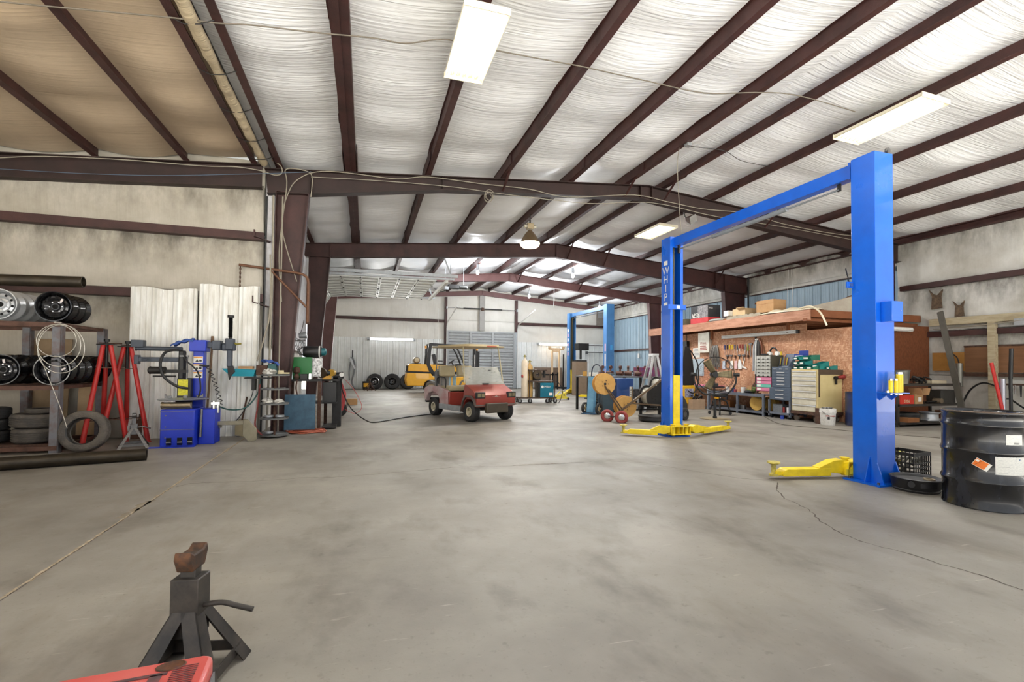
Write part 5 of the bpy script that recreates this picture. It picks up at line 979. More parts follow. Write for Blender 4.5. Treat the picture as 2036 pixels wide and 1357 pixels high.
T_ = TM((1.15, .5, 1.45), (0, R(-35), 0)); m = MB().lathe([(.17+.014*math.cos(a*PI/4), .014*math.sin(a*PI/4)) for a in range(8)], 20, T_, closed=True).tube([T_@Vector((0, 0, 0)), (1.4, .5, 1.0)], .03, 8).bx(1.35, 1.5, .2, .8, .9, 1.35); m.build('steering_wheel', BLKPL, FK)
m = MB()
for y in (.2, .8): m.bx(2.25, 2.35, y-.05, y+.05, .1, 2.15).bx(2.36, 2.44, y-.04, y+.04, .1, 1.95)
for z in (.3, 1.2, 2.1): m.bx(2.27, 2.36, .2, .8, z-.04, z+.04)
m.build('mast', DARKST, FK); MB().rod((2.3, .5, .15), (2.3, .5, 1.8), .045).build('mast_cylinder', CHROME, FK)
for y in (.28, .72): MB().bx(2.45, 2.5, y-.05, y+.05, .05, .6).bx(2.5, 3.3, y-.05, y+.05, .05, .09).build('fork', DARKST, FK)
MB().bx(2.44, 2.5, .1, .9, .12, .55).build('carriage', DARKST, FK)
MB().rod((-.12, .1, 2.05), (-.12, .1, 2.17), .045).build('beacon', M('beacon_amber', (240, 160, 60), .3), FK); MB().rod((2.3, .1, 2.0), (2.3, .1, 2.12), .05).build('beacon', M('beacon_amber'), FK); MB().bx(-.16, -.05, .0, .06, 1.8, 2.03).build('tail_light', BLACK, FK)
MB().bx(-.99, -.9, .2, .3, 1.0, 1.25).build('grille', BLACK, FK)
# ================================================================ two-post lifts
def lift(X0, Y0_, Y1_, Hh, blue, label, arms, wx=.28, big=True):
    """columns at Y0_ (near, opening away) and Y1_ (far, opening towards the camera), left face at X0"""
    t = thing('vehicle_lift', label, 'vehicle lift', (X0+wx/2, (Y0_+Y1_)/2, 0), 0, None); ox, oy = t.location.x, t.location.y; dk = .27
    for k, (y, s) in enumerate(((Y0_, 1), (Y1_, -1))):
        yb = y-oy; x0, x1 = -wx/2, wx/2; m = MB(); th = .012; yo = yb+s*dk
        P = [(x0, yb), (x1, yb), (x1, yo), (x1-.06, yo), (x1-.06, yo-s*th), (x1-th, yo-s*th), (x1-th, yb+s*th), (x0+th, yb+s*th), (x0+th, yo-s*th), (x0+.06, yo-s*th), (x0+.06, yo), (x0, yo)]
        m.prism(P, .02, Hh, 'z'); m.build('post', blue, t, bevel=.004)
        MB().bx(x0-.09, x1+.09, min(yb, yo)-.09, max(yb, yo)+.05, 0, .02).build('base_plate', blue, t)
        m = MB()
        for xx in (x0-.0, x1): m.prism([(yb-s*.08, .02), (yb, .02), (yb, .24)], xx-.008, xx+.008, 'x')
        m.prism([(x0-.08, .02), (x0, .02), (x0, .3)], yb+s*.08-.006, yb+s*.08+.006, 'y').prism([(x1+.09, .02), (x1, .02), (x1, .3)], yb+s*.08-.006, yb+s*.08+.006, 'y'); m.build('gusset', blue, t, smooth=False)
        m = MB()
        for xx, yy in ((x0-.05, yb-s*.05), (x1+.05, yb-s*.05), (x0-.05, yo), (x1+.05, yo)): m.rod((xx, yy, .02), (xx, yy, .04), .014, n=6)
        m.build('anchor_bolts', STEEL, t)
        MB().bx(-.03, -.02, yb+s*.1, yb+s*.12, .3, Hh-.1).bx(.03, .045, yb+s*.12, yb+s*.14, .3, Hh-.1).build('lift_chain', M('chain_pale', (186, 170, 120), .4, .5), t)
        MB().bx(x0+.015, x1-.015, yb+s*.012, yb+s*.02, .02, Hh-.02).build('post_shadow_liner', M('post_shade_black', (14, 14, 18), .5), t)  # black sheet standing in for the shade inside the open post
        cz = 1.12; c = MB().bx(x0+.07, x1-.07, min(yo-s*.14, yo+s*.01), max(yo-s*.14, yo+s*.01), .2, cz); c.build('carriage', YEL, t, bevel=.004)
        m = MB().prism([(x0+.06, .22), (x1-.06, .22), (x1+.02, .12), (x1+.1, .12), (x1+.1, .05), (x0-.1, .05), (x0-.1, .12), (x0-.02, .12)], min(yo+s*.0, yo+s*.02), max(yo+s*.0, yo+s*.02), 'y')
        m.prism([(x0-.06, .2), (x1+.06, .2), (x1+.06, .185), (x0-.06, .185)], min(yo, yo+s*.16), max(yo, yo+s*.16), 'y').prism([(x0-.06, .06), (x1+.06, .06), (x1+.06, .045), (x0-.06, .045)], min(yo, yo+s*.16), max(yo, yo+s*.16), 'y')
        for xx in (x0-.06, -.05, .04, x1+.05): m.bx(xx-.006, xx+.006, min(yo, yo+s*.15), max(yo, yo+s*.15), .06, .19)
        m.build('arm_carrier', YEL, t, bevel=.002)
        for xx in (x0-.0, x1): MB().rod((xx, yo+s*.1, .03), (xx, yo+s*.1, .225), .035, n=14).rod((xx, yo+s*.1, .225), (xx, yo+s*.1, .235), .05, n=14).build('pivot_pin', YEL, t)
    # beam
    yb0, yb1 = Y0_+.02-oy, Y1_-.02-oy; MB().prism([(-.055, Hh-.17), (.075, Hh-.17), (.075, Hh-.01), (-.055, Hh-.01)], yb0+.05, yb1-.05, 'y').build('overhead_beam', blue, t, bevel=.004)
    for yy in (yb0+.3, yb1-.24): MB().bx(-.1, .11, yy-.012, yy+.012, Hh-.2, Hh).build('beam_flange', blue, t)
    MB().rod((.0, yb0+.5, Hh-.24), (.0, yb1-.3, Hh-.24), .012).rod((0, yb0+1.25, Hh-.24), (0, yb1-1.2, Hh-.24), .032, n=14).build('padded_bar', M('pad_grey', (126, 132, 138), .5), t); MB().bx(-.02, .02, yb1-.34, yb1-.3, Hh-.32, Hh-.16).bx(-.01, .01, yb0+.48, yb0+.52, Hh-.26, Hh-.15).build('bar_bracket', DARKST, t)
    for (p0, p1) in arms:
        a = Vector((p0[0]-ox, p0[1]-oy, 0)); b = Vector((p1[0]-ox, p1[1]-oy, 0)); d = (b-a); L = d.length; an = math.atan2(d.y, d.x); T = TM((a.x, a.y, 0), (0, 0, an))
        arm = MB().prism([(0, .1), (0, .19), (.08, .215), (.2, .205), (L*.42, .13), (L*.42, .085), (.1, .06)], -.055, .055, 'y', T).build('swing_arm', YEL, t, bevel=.004)
        MB().prism([(L*.26, .035), (L*.26, .12), (L*.86, .12), (L*.9, .1), (L*.93, .05), (L*.9, .035)], -.062, .062, 'y', T).build('outer_tube', YEL, arm, bevel=.005)
        MB().bx(L*.8, L*1.0, -.045, .045, .045, .095, T).build('extension', YEL, arm, bevel=.004)
        m = MB().rod(T@Vector((L, 0, .05)), T@Vector((L, 0, .17)), .026, n=14).lathe([(0, 0), (.05, 0), (.07, .012), (.066, .026), (.03, .022), (0, .022)], 16, T@TM((L, 0, .17)))
        m.rod(T@Vector((L, 0, .035)), T@Vector((L, 0, .06)), .05, n=14); m.build('lift_pad', M('pad_yellow', (206, 190, 90), .6, c2=(110, 100, 60), sc=20, mix=.7), arm)
    return t, ox, oy
LA, ox, oy = lift(5.34, 3.79, 7.74, 3.68, LBLUE, 'large blue two-post lift with yellow arms in the right foreground', [((5.27, 7.36), (4.6, 7.84)), ((5.7, 7.36), (7.02, 7.9)), ((5.36, 4.16), (4.47, 4.32)), ((5.6, 4.2), (6.7, 4.5))])
# fittings on the near post
yb = 3.79-oy
MB().bx(-.07, .1, yb-.12, yb-.001, 1.78, 2.0).build('control_box', LBLUE, LA, bevel=.004); MB().rod((.06, yb-.125, 1.9), (.06, yb-.12, 1.9), .006, n=8).build('box_screw', CHROME, LA)
MB().bx(-.23, -.13, yb+.25, yb+.27, 2.19, 2.26).build('side_tab', LBLUE, LA, bevel=.003); MB().lathe([(0, 0), (.022, 0), (.022, .012), (0, .012)], 14, TM((-.175, yb+.25, 2.225), (PI/2, 0, 0))).build('tab_bolt', CHROME, LA); MB().prism([(-.2, 2.26), (-.19, 2.26), (-.24, 2.42), (-.25, 2.4)], yb+.255, yb+.26, 'y').build('cable_end', DARKST, LA)
MB().bx(-.14, .14, yb-.15, yb-.001, 1.0, 1.008).prism([(yb-.1, 1.0), (yb, 1.0), (yb, .92)], -.1, -.09, 'x').prism([(yb-.1, 1.0), (yb, 1.0), (yb, .92)], .08, .09, 'x').build('adapter_shelf', LBLUE, LA)
for x, y, h, r in ((-.07, -.1, .13, .02), (-.02, -.12, .13, .02), (.05, -.1, .2, .024), (.11, -.08, .2, .024)):
    a_ = MB().rod((x, yb+y, 1.008), (x, yb+y, 1.008+h), r, n=16).build('height_adapter', YEL, LA); MB().rod((x, yb+y, 1.008+h), (x, yb+y, 1.03+h), r*.8, n=14).rod((x, yb+y, .985), (x, yb+y, 1.0), r*.7, n=12).build('steel_end', CHROME, a_)
MB().rod((-.12, yb-.1, 1.008), (-.12, yb-.1, 1.03), .018, n=14).build('steel_nut', CHROME, LA)
MB().lathe([(0, 0), (.035, .0), (.035, .02), (0, .02)], 16, TM((.12, yb+.05, 3.73), (PI/2, 0, 0))).bx(.1, .14, yb+.02, yb+.06, 3.66, 3.73).build('pulley', STEEL, LA)
# lettering down the far post and its crossband
yf = 7.74-oy
for k, ch in enumerate('WHIP'):
    text('letter', ch, .2, WHITEP, LA, (-.1405, yf-.135, 3.06-.165*k), (PI/2, 0, -PI/2), .0006)
for z0, z1 in ((3.17, 3.25), (2.42, 2.47)): MB().bx(-.1412, -.14, yf-.19, yf-.08, z0, z1).build('letter_block', WHITEP, LA)
MB().bx(-.2, .19, yf-.3, yf-.275, 2.33, 2.42).build('crossband', LBLUE, LA, bevel=.004); MB().bx(-.02, .05, yf-.304, yf-.301, 2.35, 2.4).build('band_sticker', PAPER, LA)
B2 = M('lift_light_blue', (70, 128, 186), .35, c2=(44, 96, 150), sc=2, mix=.5, coat=.2)
LB, o2x, o2y = lift(9.2, 17.0, 20.9, 3.8, B2, 'smaller-looking far light blue two-post lift before the back wall', [((9.15, 20.55), (8.3, 19.3)), ((9.5, 20.5), (11.0, 19.6)), ((9.2, 17.4), (8.4, 18.0)), ((9.4, 17.4), (10.6, 18.0))], .34)
for k in range(6):
    MB().bx(-.1725, -.17, 20.9-o2y-.2, 20.9-o2y-.08, 2.9-.22*k, 3.05-.22*k).build('sticker', M('sticker_white') if k % 2 == 0 else M('sticker_pink', (214, 170, 190), .5), LB)
for z0, z1, mt in ((1.9, 2.2, M('sticker_pink')), (1.3, 1.8, M('sticker_white')), (.5, 1.2, M('sticker_pink'))): MB().bx(-.1725, -.17, 17.0-o2y+.06, 17.0-o2y+.16, z0, z1).build('sticker', mt, LB)
MB().bx(-.0, .07, 17.0-o2y-.04, 17.0-o2y-.001, 1.95, 2.15).build('blue_box', M('sky_blue', (70, 160, 220), .4), LB)
# ================================================================ right foreground: drum, pan, crate
DR = M('drum_black', (11, 11, 14), .24, c2=(60, 70, 92), sc=9, mix=.22, edge=.58, coat=.25, stretch=(1, 1, .35))
t = thing('oil_drum', 'black steel drum with orange and white labels at the right edge', 'drum', (5.55, 2.975, 0))
def rib(z): return [(.288, z-.03), (.296, z-.012), (.301, z), (.296, z+.012), (.288, z+.03)]
m = MB(); P = [(0, .015), (.28, .015), (.285, 0), (.294, .004), (.294, .014), (.287, .03)]+rib(.25)+rib(.52)+rib(.76)+[(.287, .855), (.294, .862), (.297, .87), (.293, .88), (.282, .88), (.28, .868), (.276, .86), (0, .858)]
m.lathe(P, 72)
bm_ = m.bm
for v in bm_.verts:
    a = math.atan2(v.co.y, v.co.x); k_ = math.exp(-((a+2.02)/.34)**2)*math.exp(-((v.co.z-.12)/.075)**2)
    if v.co.z < .24 and v.co.length > .28: v.co.x *= 1-.07*k_; v.co.y *= 1-.07*k_
bo = m.build('body', DR, t, ang=50); 
MB().lathe([(.2925, .872), (.299, .876), (.295, .884), (.282, .884)], 60).build('rim_ring', M('rim_worn', (110, 96, 84), .5, .6, c2=(60, 48, 40), sc=20), t)
MB().lathe([(0, .0), (.28, 0)], 48, TM((0, 0, .8595))).build('lid', M('lid_rust', (96, 62, 36), .7, c2=(60, 38, 24), sc=6, mix=.8), t); MB().rod((.12, .1, .858), (.12, .1, .872), .03).rod((-.17, -.1, .858), (-.17, -.1, .868), .014).build('bung', STEEL, t)
def decal(name, mat, a0, a1, z0, z1, par, r_=.2895, skew=0, n=10):
    m = MB(); vs = []
    for i in range(n+1):
        a = a0+(a1-a0)*i/n; zz = skew*(i/n-.5); vs.append([m.bm.verts.new((r_*math.cos(a), r_*math.sin(a), z+zz)) for z in (z0, z1)])
    for a, b in zip(vs[:-1], vs[1:]): m._n([m.bm.faces.new((a[0], b[0], b[1], a[1]))])
    return m.build(name, mat, par, norm=False)
LBW = M('label_print', (222, 222, 216), .45, c2=(150, 156, 160), sc=55, mix=.5, edge=.56, stretch=(1, 1, 4))
def ang_for(px, z=.45):
    """angle on the drum skin seen at picture column px"""
    d = ray(px, 850); o = Vector((-5.55, -2.975)); dd = Vector((d.x, d.y)).normalized(); bq = o.dot(dd); cq = o.length_squared-.29**2; tt_ = -bq-math.sqrt(max(0, bq*bq-cq)); p = o+dd*tt_; return math.atan2(p.y, p.x)
decal('white_label', LBW, ang_for(1978), ang_for(1978)+1.0, .335, .495, t); decal('upper_label', LBW, ang_for(2000), ang_for(2000)+.5, .6, .69, t)
m = MB(); OR = M('label_orange_bright', (236, 120, 30), .4); a0 = ang_for(1951); zc = .415
def dd_(name, mat, pts, rr_=.2903):
    m = MB(); n = 8; bmv = []
    for i in range(n+1):
        u = i/n; bmv.append([m.bm.verts.new((rr_*math.cos(a0+(p.x)/.29), rr_*math.sin(a0+p.x/.29), zc+p.y)) for p in (pts[0].lerp(pts[1], u), pts[3].lerp(pts[2], u))])
    for a, b in zip(bmv[:-1], bmv[1:]): m._n([m.bm.faces.new((a[0], b[0], b[1], a[1]))])
    return m.build(name, mat, t, norm=False)
V2 = lambda x, y: Vector((x, y))
dd_('hazard_label_backing', PAPER, [V2(-.068, -.005), V2(.03, -.062), V2(.068, -.0), V2(-.03, .057)], .2899); dd_('hazard_label', OR, [V2(-.064, -.004), V2(.012, -.048), V2(.046, .009), V2(-.03, .053)]); dd_('flame_mark', PAPER, [V2(-.04, .028), V2(-.022, .017), V2(-.012, .034), V2(-.03, .044)], .2907); dd_('label_crack', BLACK, [V2(-.045, -.008), V2(.0, .025), V2(.0, .028), V2(-.045, -.005)], .2909)
for k, z in enumerate((.405, .352, .46)): decal('text_line', M('print_grey', (120, 120, 124), .5), ang_for(1984), ang_for(1984)+.28-.05*k, z, z+.0016, t, .2902)
decal('maker_mark', M('mark_blue', (40, 96, 150), .5), ang_for(2026), ang_for(2026)+.03, .462, .478, t, .2903)
m = MB()
for k in range(14): a = ang_for(2016)+.012*k; w_ = .004 if k % 3 else .007; m._n([m.bm.faces.new([m.bm.verts.new((.2902*math.cos(b), .2902*math.sin(b), z)) for b, z in ((a, .607), (a+w_, .607), (a+w_, .622), (a, .622))])])
m.build('barcode', BLACK, t, norm=False)
# drain pan
t = thing('drain_pan', 'black round oil drain pan at the foot of the near blue post', 'drain pan', (5.53, 3.53, 0))
MB().lathe([(0, .0), (.19, 0), (.2, .02), (.19, .03), (.205, .045), (.215, .125), (.225, .135), (.215, .14), (.2, .13), (.19, .11), (.06, .095), (0, .09)], 36).build('pan', M('pan_black', (34, 34, 36), .5, c2=(58, 56, 54), sc=6), t)
MB().rod((-.2, -.08, .1), (-.255, -.12, .1), .022, .03, 14).build('spout', BLKPL, t)
m = MB(); m.lathe([(.2, 0), (.212, 0), (.212, .05), (.2, .05)], 12, TM((0, 0, .06)), -2.4, -1.7); m.build('rim_panel', BLKPL, t)
o = MB().lathe([(.035, 0), (.05, 0), (.05, .012), (.035, .012)], 24, closed=True).build('metal_ring', M('ring_tan', (176, 160, 132), .4, .5)); o.location = (5.55, 3.42, .128); o.rotation_euler = (R(3), 0, 0); tag(o, 'worn metal ring lying on the black drain pan', 'ring')
# milk crate
t = thing('milk_crate', 'black open plastic crate full of metal parts between lift post and drum', 'crate', (6.28, 4.12, 0), R(6)); s_ = .17; m = MB()
for z in (0, .05, .1, .15, .24): 
    hh = .012 if z < .2 else .04
    for a, b in (((-s_, -s_), (s_, -s_)), ((s_, -s_), (s_, s_)), ((s_, s_), (-s_, s_)), ((-s_, s_), (-s_, -s_))): m.beam((a[0], a[1], z+hh/2), (b[0], b[1], z+hh/2), .01, hh)
for k in range(9):
    q = -s_+2*s_*k/8
    for y in (-s_, s_): m.bx(q-.005, q+.005, y-.005, y+.005, 0, .27).bx(y-.005, y+.005, q-.005, q+.005, 0, .27)
m.bx(-s_, s_, -s_, s_, 0, .008); m.build('crate_shell', BLKPL, t, smooth=False)
m = MB(); r_ = random.Random(5)
for k in range(26): p = Vector((r_.uniform(-.13, .13), r_.uniform(-.13, .13), r_.uniform(.06, .2))); q = Vector((r_.uniform(-.06, .06), r_.uniform(-.06, .06), r_.uniform(-.04, .04))); m.rod(p-q*.7, p+q*.7, r_.uniform(.006, .018), n=8)
o = m.build('metal_parts', M('parts_mix', (120, 116, 104), .4, .7, c2=(60, 52, 44), sc=30)); o.location = (6.28, 4.12, .01); tag(o, 'jumble of small metal parts filling the black crate', 'metal parts', None, 'stuff')
# ================================================================ partition, loft and workbench wall
def osb():
    m = bpy.data.materials.new('strand_board'); m.use_nodes = True; nt = m.node_tree; b = nt.nodes['Principled BSDF']; tc = nn(nt, 'ShaderNodeTexCoord')
    vs = []
    for st, ro in (((1, .7, 2.6), (.5, .2, .1)), ((1, 2.6, .7), (-.4, .1, .3))):
        v = nn(nt, 'ShaderNodeTexVoronoi'); v.inputs['Scale'].default_value = 19; mp = nn(nt, 'ShaderNodeMapping'); mp.inputs['Scale'].default_value = st; mp.inputs['Rotation'].default_value = ro
        nt.links.new(tc.outputs['Object'], mp.inputs[0]); nt.links.new(mp.outputs[0], v.inputs['Vector']); vs.append(v.outputs['Color'])
    pk = nn(nt, 'ShaderNodeTexNoise'); pk.inputs['Scale'].default_value = 11; nt.links.new(tc.outputs['Object'], pk.inputs['Vector']); gt = nn(nt, 'ShaderNodeMath', operation='GREATER_THAN'); gt.inputs[1].default_value = .5; nt.links.new(pk.outputs['Fac'], gt.inputs[0])
    vm = nn(nt, 'ShaderNodeMix', data_type='RGBA'); nt.links.new(gt.outputs[0], vm.inputs[0]); nt.links.new(vs[0], vm.inputs[6]); nt.links.new(vs[1], vm.inputs[7])
    cr = nn(nt, 'ShaderNodeValToRGB'); e = cr.color_ramp.elements; e[0].color = (*lin((172, 122, 90)), 1); e[1].color = (*lin((214, 172, 138)), 1); x = cr.color_ramp.elements.new(.5); x.color = (*lin((184, 132, 98)), 1)
    sp = nn(nt, 'ShaderNodeSeparateColor'); nt.links.new(vm.outputs[2], sp.inputs[0]); nt.links.new(sp.outputs[0], cr.inputs[0])
    no = nn(nt, 'ShaderNodeTexNoise'); no.inputs['Scale'].default_value = 1.2; no.inputs['Detail'].default_value = 6; nt.links.new(tc.outputs['Object'], no.inputs['Vector'])
    mr = nn(nt, 'ShaderNodeMapRange'); mr.inputs[1].default_value = .45; mr.inputs[2].default_value = .7; mr.inputs[4].default_value = .55; nt.links.new(no.outputs['Fac'], mr.inputs[0])
    mx = nn(nt, 'ShaderNodeMix', data_type='RGBA'); mx.inputs[7].default_value = (*lin((136, 86, 58)), 1); nt.links.new(cr.outputs[0], mx.inputs[6]); nt.links.new(mr.outputs[0], mx.inputs[0]); nt.links.new(mx.outputs[2], b.inputs['Base Color']); b.inputs['Roughness'].default_value = .7; return m
OSB = osb(); OSBD = M('dark_strand_board', (118, 66, 34), .7, c2=(84, 44, 22), sc=14, mix=.8, stretch=(3, 3, 1)); WOOD = M('loft_timber', (186, 138, 112), .75, c2=(140, 92, 68), sc=3, mix=.7, stretch=(5, 1, 5)); WOODD = M('brown_timber', (132, 78, 46), .75, c2=(96, 56, 32), sc=4)
OX = 10.88
mb = MB(); y = 8.25
while y < 15.4: ye = min(y+1.22, 15.4); mb.bx(OX, OX+.02, y+.003, ye-.003, .0, 2.26 if y < 8.5 else 2.44); y += 1.22
struct('partition_wall', mb, OSB, 'orange strand-board wall behind the workbenches', 'partition', smooth=False)
mb = MB().bx(12.45, 14.3, 8.78, 8.8, .0, 2.42); struct('partition_wall', mb, OSBD, 'darker brown strand-board end panel right of the blue post', 'partition', smooth=False)
struct('partition_wall', MB().bx(OX+.03, 12.43, 8.8, 8.82, 0, 2.18), M('pale_ply', (206, 186, 144), .7, c2=(180, 156, 112), sc=3), smooth=False)
struct('partition_trim', MB().bx(OX-.015, OX-.0, 11.1, 11.16, .7, 2.3), M('cable_trunk', (58, 46, 40), .6), smooth=False)
mb = MB(); mb.bx(10.44, 14.3, 9.0, 15.9, 2.70, 2.73)
struct('loft_floor', mb, WOODD, 'plywood deck of the storage loft over the benches', 'loft deck', smooth=False)
struct('loft_beam', MB().bx(10.42, 10.46, 8.98, 15.9, 2.47, 2.73), WOOD, 'long pale timber fascia along the front of the loft', 'loft beam', bevel=.003)
struct('loft_beam', MB().bx(10.46, 14.3, 8.97, 9.01, 2.55, 2.73).bx(10.40, 14.3, 9.05, 9.15, 2.45, 2.52), WOODD, 'brown timber end board of the loft', 'loft beam', smooth=False)
for k in range(13): struct('loft_beam', MB().bx(10.46, 14.3, 9.4+.52*k, 9.44+.52*k, 2.5, 2.7), WOODD, 'joist under the storage loft deck', 'loft joist', 'loft joists', smooth=False)
for y in (9.95, 12.9): struct('loft_beam', MB().bx(OX-.08, OX-.02, y, y+.06, 2.2, 2.5), WOODD, 'short timber hanger under the loft edge', 'hanger', 'loft hangers', smooth=False)
# unlit long fixture on the strand board
p = atx(1436, 664, OX-.05); q = atx(1585, 651, OX-.05); t = thing('strip_light', 'unlit long white tube light on the strand-board wall under the loft', 'wall light', (OX-.03, q.y, 2.24)); L = p.y-q.y
MB().bx(-.05, .02, 0, L, -.05, .05).build('housing', WHITEP, t, bevel=.004)
for z in (-.03, .03): MB().rod((-.065, .03, z), (-.065, L-.03, z), .018, n=10).build('tube', M('tube_off', (232, 232, 228), .25), t)
MB().bx(-.07, .0, -.06, .0, -.045, .045).build('end_cap', BLACK, t)
t = thing('strip_light', 'unlit tube light under the loft end board, right of the blue post', 'wall light', (12.42, 8.72, 2.3)); MB().bx(0, 1.15, -.03, .05, -.04, .06).build('housing', WHITEP, t); MB().rod((.02, -.05, 0), (1.13, -.05, 0), .018).build('tube', M('tube_off'), t)
# signs and posters on the board
def wallbox(name, y0, y1, z0, z1, dx, mat, label, cat, par=None, group=None, bev=.0):
    t = thing(name, label, cat, (OX, (y0+y1)/2, z0), 0, group); h = (y1-y0)/2; MB().bx(-dx, -.001, -h, h, 0, z1-z0).build('panel', mat, t, bevel=bev); return t
t = wallbox('metal_sign', 12.98, 13.5, 1.78, 2.44, .12, M('sign_metal', (206, 204, 194), .35, .5, c2=(170, 160, 140), sc=5), 'pale metal board with red writing on the strand-board wall', 'sign')
text('sign_text', 'STAHL', .11, M('sign_red', (150, 60, 50), .5), t, (-.123, 0, .3), (PI/2, 0, -PI/2))
for k in range(3): MB().bx(-.123, -.1205, -.17+.02*k, .16, .08+.06*k, .105+.06*k).build('sign_line', M('sign_red'), t)
t = wallbox('notice_sign', 13.55, 13.9, 1.62, 1.95, .01, PAPER, 'small white paper notice left of the metal sign', 'notice')
for k in range(6): MB().bx(-.012, -.0105, -.13, .13-(.03 if k % 2 else 0), .04+.045*k, .055+.045*k).build('notice_line', M('print_grey'), t)
wallbox('whiteboard', 13.35, 14.3, 1.0, 1.58, .02, M('board_blue', (170, 186, 194), .3), 'pale board behind the round fan, above the bench', 'board')
t = wallbox('speaker_box', 14.1, 14.35, 1.95, 2.2, .12, BLACK, 'small black box high on the wall beside the blue post', 'speaker'); MB().rod((-.03, 0, .25), (-.03, 0, .5), .01).build('bracket', DARKST, t)
# hanging tools
def tool(y, z, L, hc, label, kind=0, hl=.1, wd=.014, grp=None, nm_='screwdriver'):
    t = thing(nm_, label, 'tool', (OX-.03, y, z), 0, grp)
    if kind == 0: MB().rod((0, 0, 0), (0, 0, -hl), wd, wd*.8, 10).build('handle', hc, t); MB().rod((0, 0, -hl), (0, 0, -L), .005, n=6).build('blade', CHROME, t)
    elif kind == 1:
        m = MB(); m.rod((0, -.0, 0), (0, .02, -L*.6), .01, n=8).rod((0, .0, 0), (0, -.02, -L*.6), .01, n=8); m.build('grips', hc, t); MB().prism([(-.02, -L*.6), (.02, -L*.6), (.01, -L), (-.01, -L)], -.008, .008, 'x').build('jaws', CHROME, t)
    elif kind == 2: MB().rod((0, 0, -.02), (0, 0, -L), .012, n=8).build('handle', hc, t); MB().bx(-.015, .015, -.06, .06, -.03, .02).build('head', STEEL, t)
    return t
cols = [(M('h_blue', (52, 60, 110), .4), 'dark blue handled'), (M('h_black', (30, 30, 32), .4), 'black handled'), (M('h_yellow', (222, 190, 40), .4), 'yellow handled'), (M('h_slate', (60, 76, 96), .4), 'slate handled'), (M('h_red', (140, 46, 44), .4), 'dark red handled'), (M('h_green', (120, 150, 40), .4), 'lime handled'), (M('h_grey', (120, 122, 122), .4), 'grey handled')]
for k, (ci, kd, L) in enumerate([(0, 0, .3), (1, 0, .32), (2, 0, .34), (2, 0, .3), (3, 0, .34), (3, 1, .28), (4, 1, .2), (4, 0, .18), (6, 1, .3), (5, 1, .34), (6, 2, .38)]):
    tool(12.35-.105*k, 1.99, L, cols[ci][0], cols[ci][1]+' tool, '+['first', 'second', 'third', 'fourth', 'fifth', 'sixth', 'seventh', 'eighth', 'ninth', 'tenth', 'eleventh'][k]+' from the left in the hanging row', kd, .14, .022, 'tools in the upper hanging row', 'hand_tool')
for k in range(6): tool(12.25-.17*k, 1.66, .12+.05*(k % 3), [BLACK, STEEL, RUST][k % 3], 'small dark tool, '+['first', 'second', 'third', 'fourth', 'fifth', 'sixth'][k]+' from the left in the middle hanging row', [2, 2, 0][k % 3], .08, .03, 'tools in the middle hanging row', 'hand_tool')
for k, (mt, lab) in enumerate([(M('pale_blue', (190, 204, 216), .4), 'pale blue card'), (M('grey_tool', (96, 94, 92), .4), 'grey clamp'), (PAPER, 'white sheet'), (M('pinkish', (220, 180, 180), .5), 'pale pink packet'), (WHITEP, 'white plastic glove'), (PAPER, 'white set square')]):
    y = 12.4-.17*k; o = MB()
    if k == 5: o.prism([(-.1, 0), (.1, .05), (-.0, .36), (-.02, .3), (.05, .09), (-.05, .06)], -.008, .0, 'x')
    elif k == 4: o.prism([(-.07, 0), (.06, 0), (.08, .12), (.05, .26), (.0, .3), (-.04, .24), (-.07, .12)], -.02, 0, 'x')
    elif k == 1: o.tube([(-.0, .1*math.cos(a*PI/8), .14+.14*math.sin(a*PI/8)) for a in range(16)], .014, 6, True)
    else: o.prism([(-.06, 0), (.06, .01), (.05, .25), (-.05, .26)], -.012, 0, 'x')
    o = o.build('hanging_item', mt); o.location = (OX-.02, y, 1.24); tag(o, lab+' hanging in the lowest row on the strand-board wall', 'hanging item', 'items in the lowest hanging row')
t = thing('cable_hank', 'bundle of chains and cables hanging behind the round fan', 'cable bundle', (OX-.06, 12.75, 1.2)); m = MB(); r_ = random.Random(8)
for k in range(16): a = r_.uniform(-.22, .22); m.tube(smooth_pts([(0, a*.5, .8), (-.03+r_.uniform(-.03, .02), a, .5), (-.02, a*1.1, r_.uniform(.0, .25)), (-.02, a*.9+.05, .3), (0, a*.4, .75)]), .011, 5)
m.build('strands', M('strand_grey', (96, 92, 86), .4, .4, c2=(190, 188, 180), sc=9), t)
t = thing('belt_hank', 'bundle of grey and brown belts hanging from a hook on the board', 'belts', (OX-.05, 11.0, 1.1)); 
for k, (dy, c_, lab) in enumerate([(.14, (150, 152, 156), 'grey_strap'), (.06, (196, 196, 192), 'pale_strap'), (.0, (40, 38, 38), 'black_strap'), (-.06, (60, 58, 56), 'dark_strap'), (-.17, (110, 62, 38), 'brown_strap')]):
    MB().tube(smooth_pts([(0, dy*.25, 1.02), (-.02, dy*.9, .8), (-.02, dy, .45), (-.02, dy+.01, .08 if k != 1 else .0)]), .032, 8).build(lab, M('strap_%d' % k, c_, .5), t)
MB().rod((-.06, -.02, 1.0), (.02, -.02, 1.02), .02).rod((-.06, .04, 1.0), (.02, .04, 1.02), .02).build('hook', WHITEP, t)
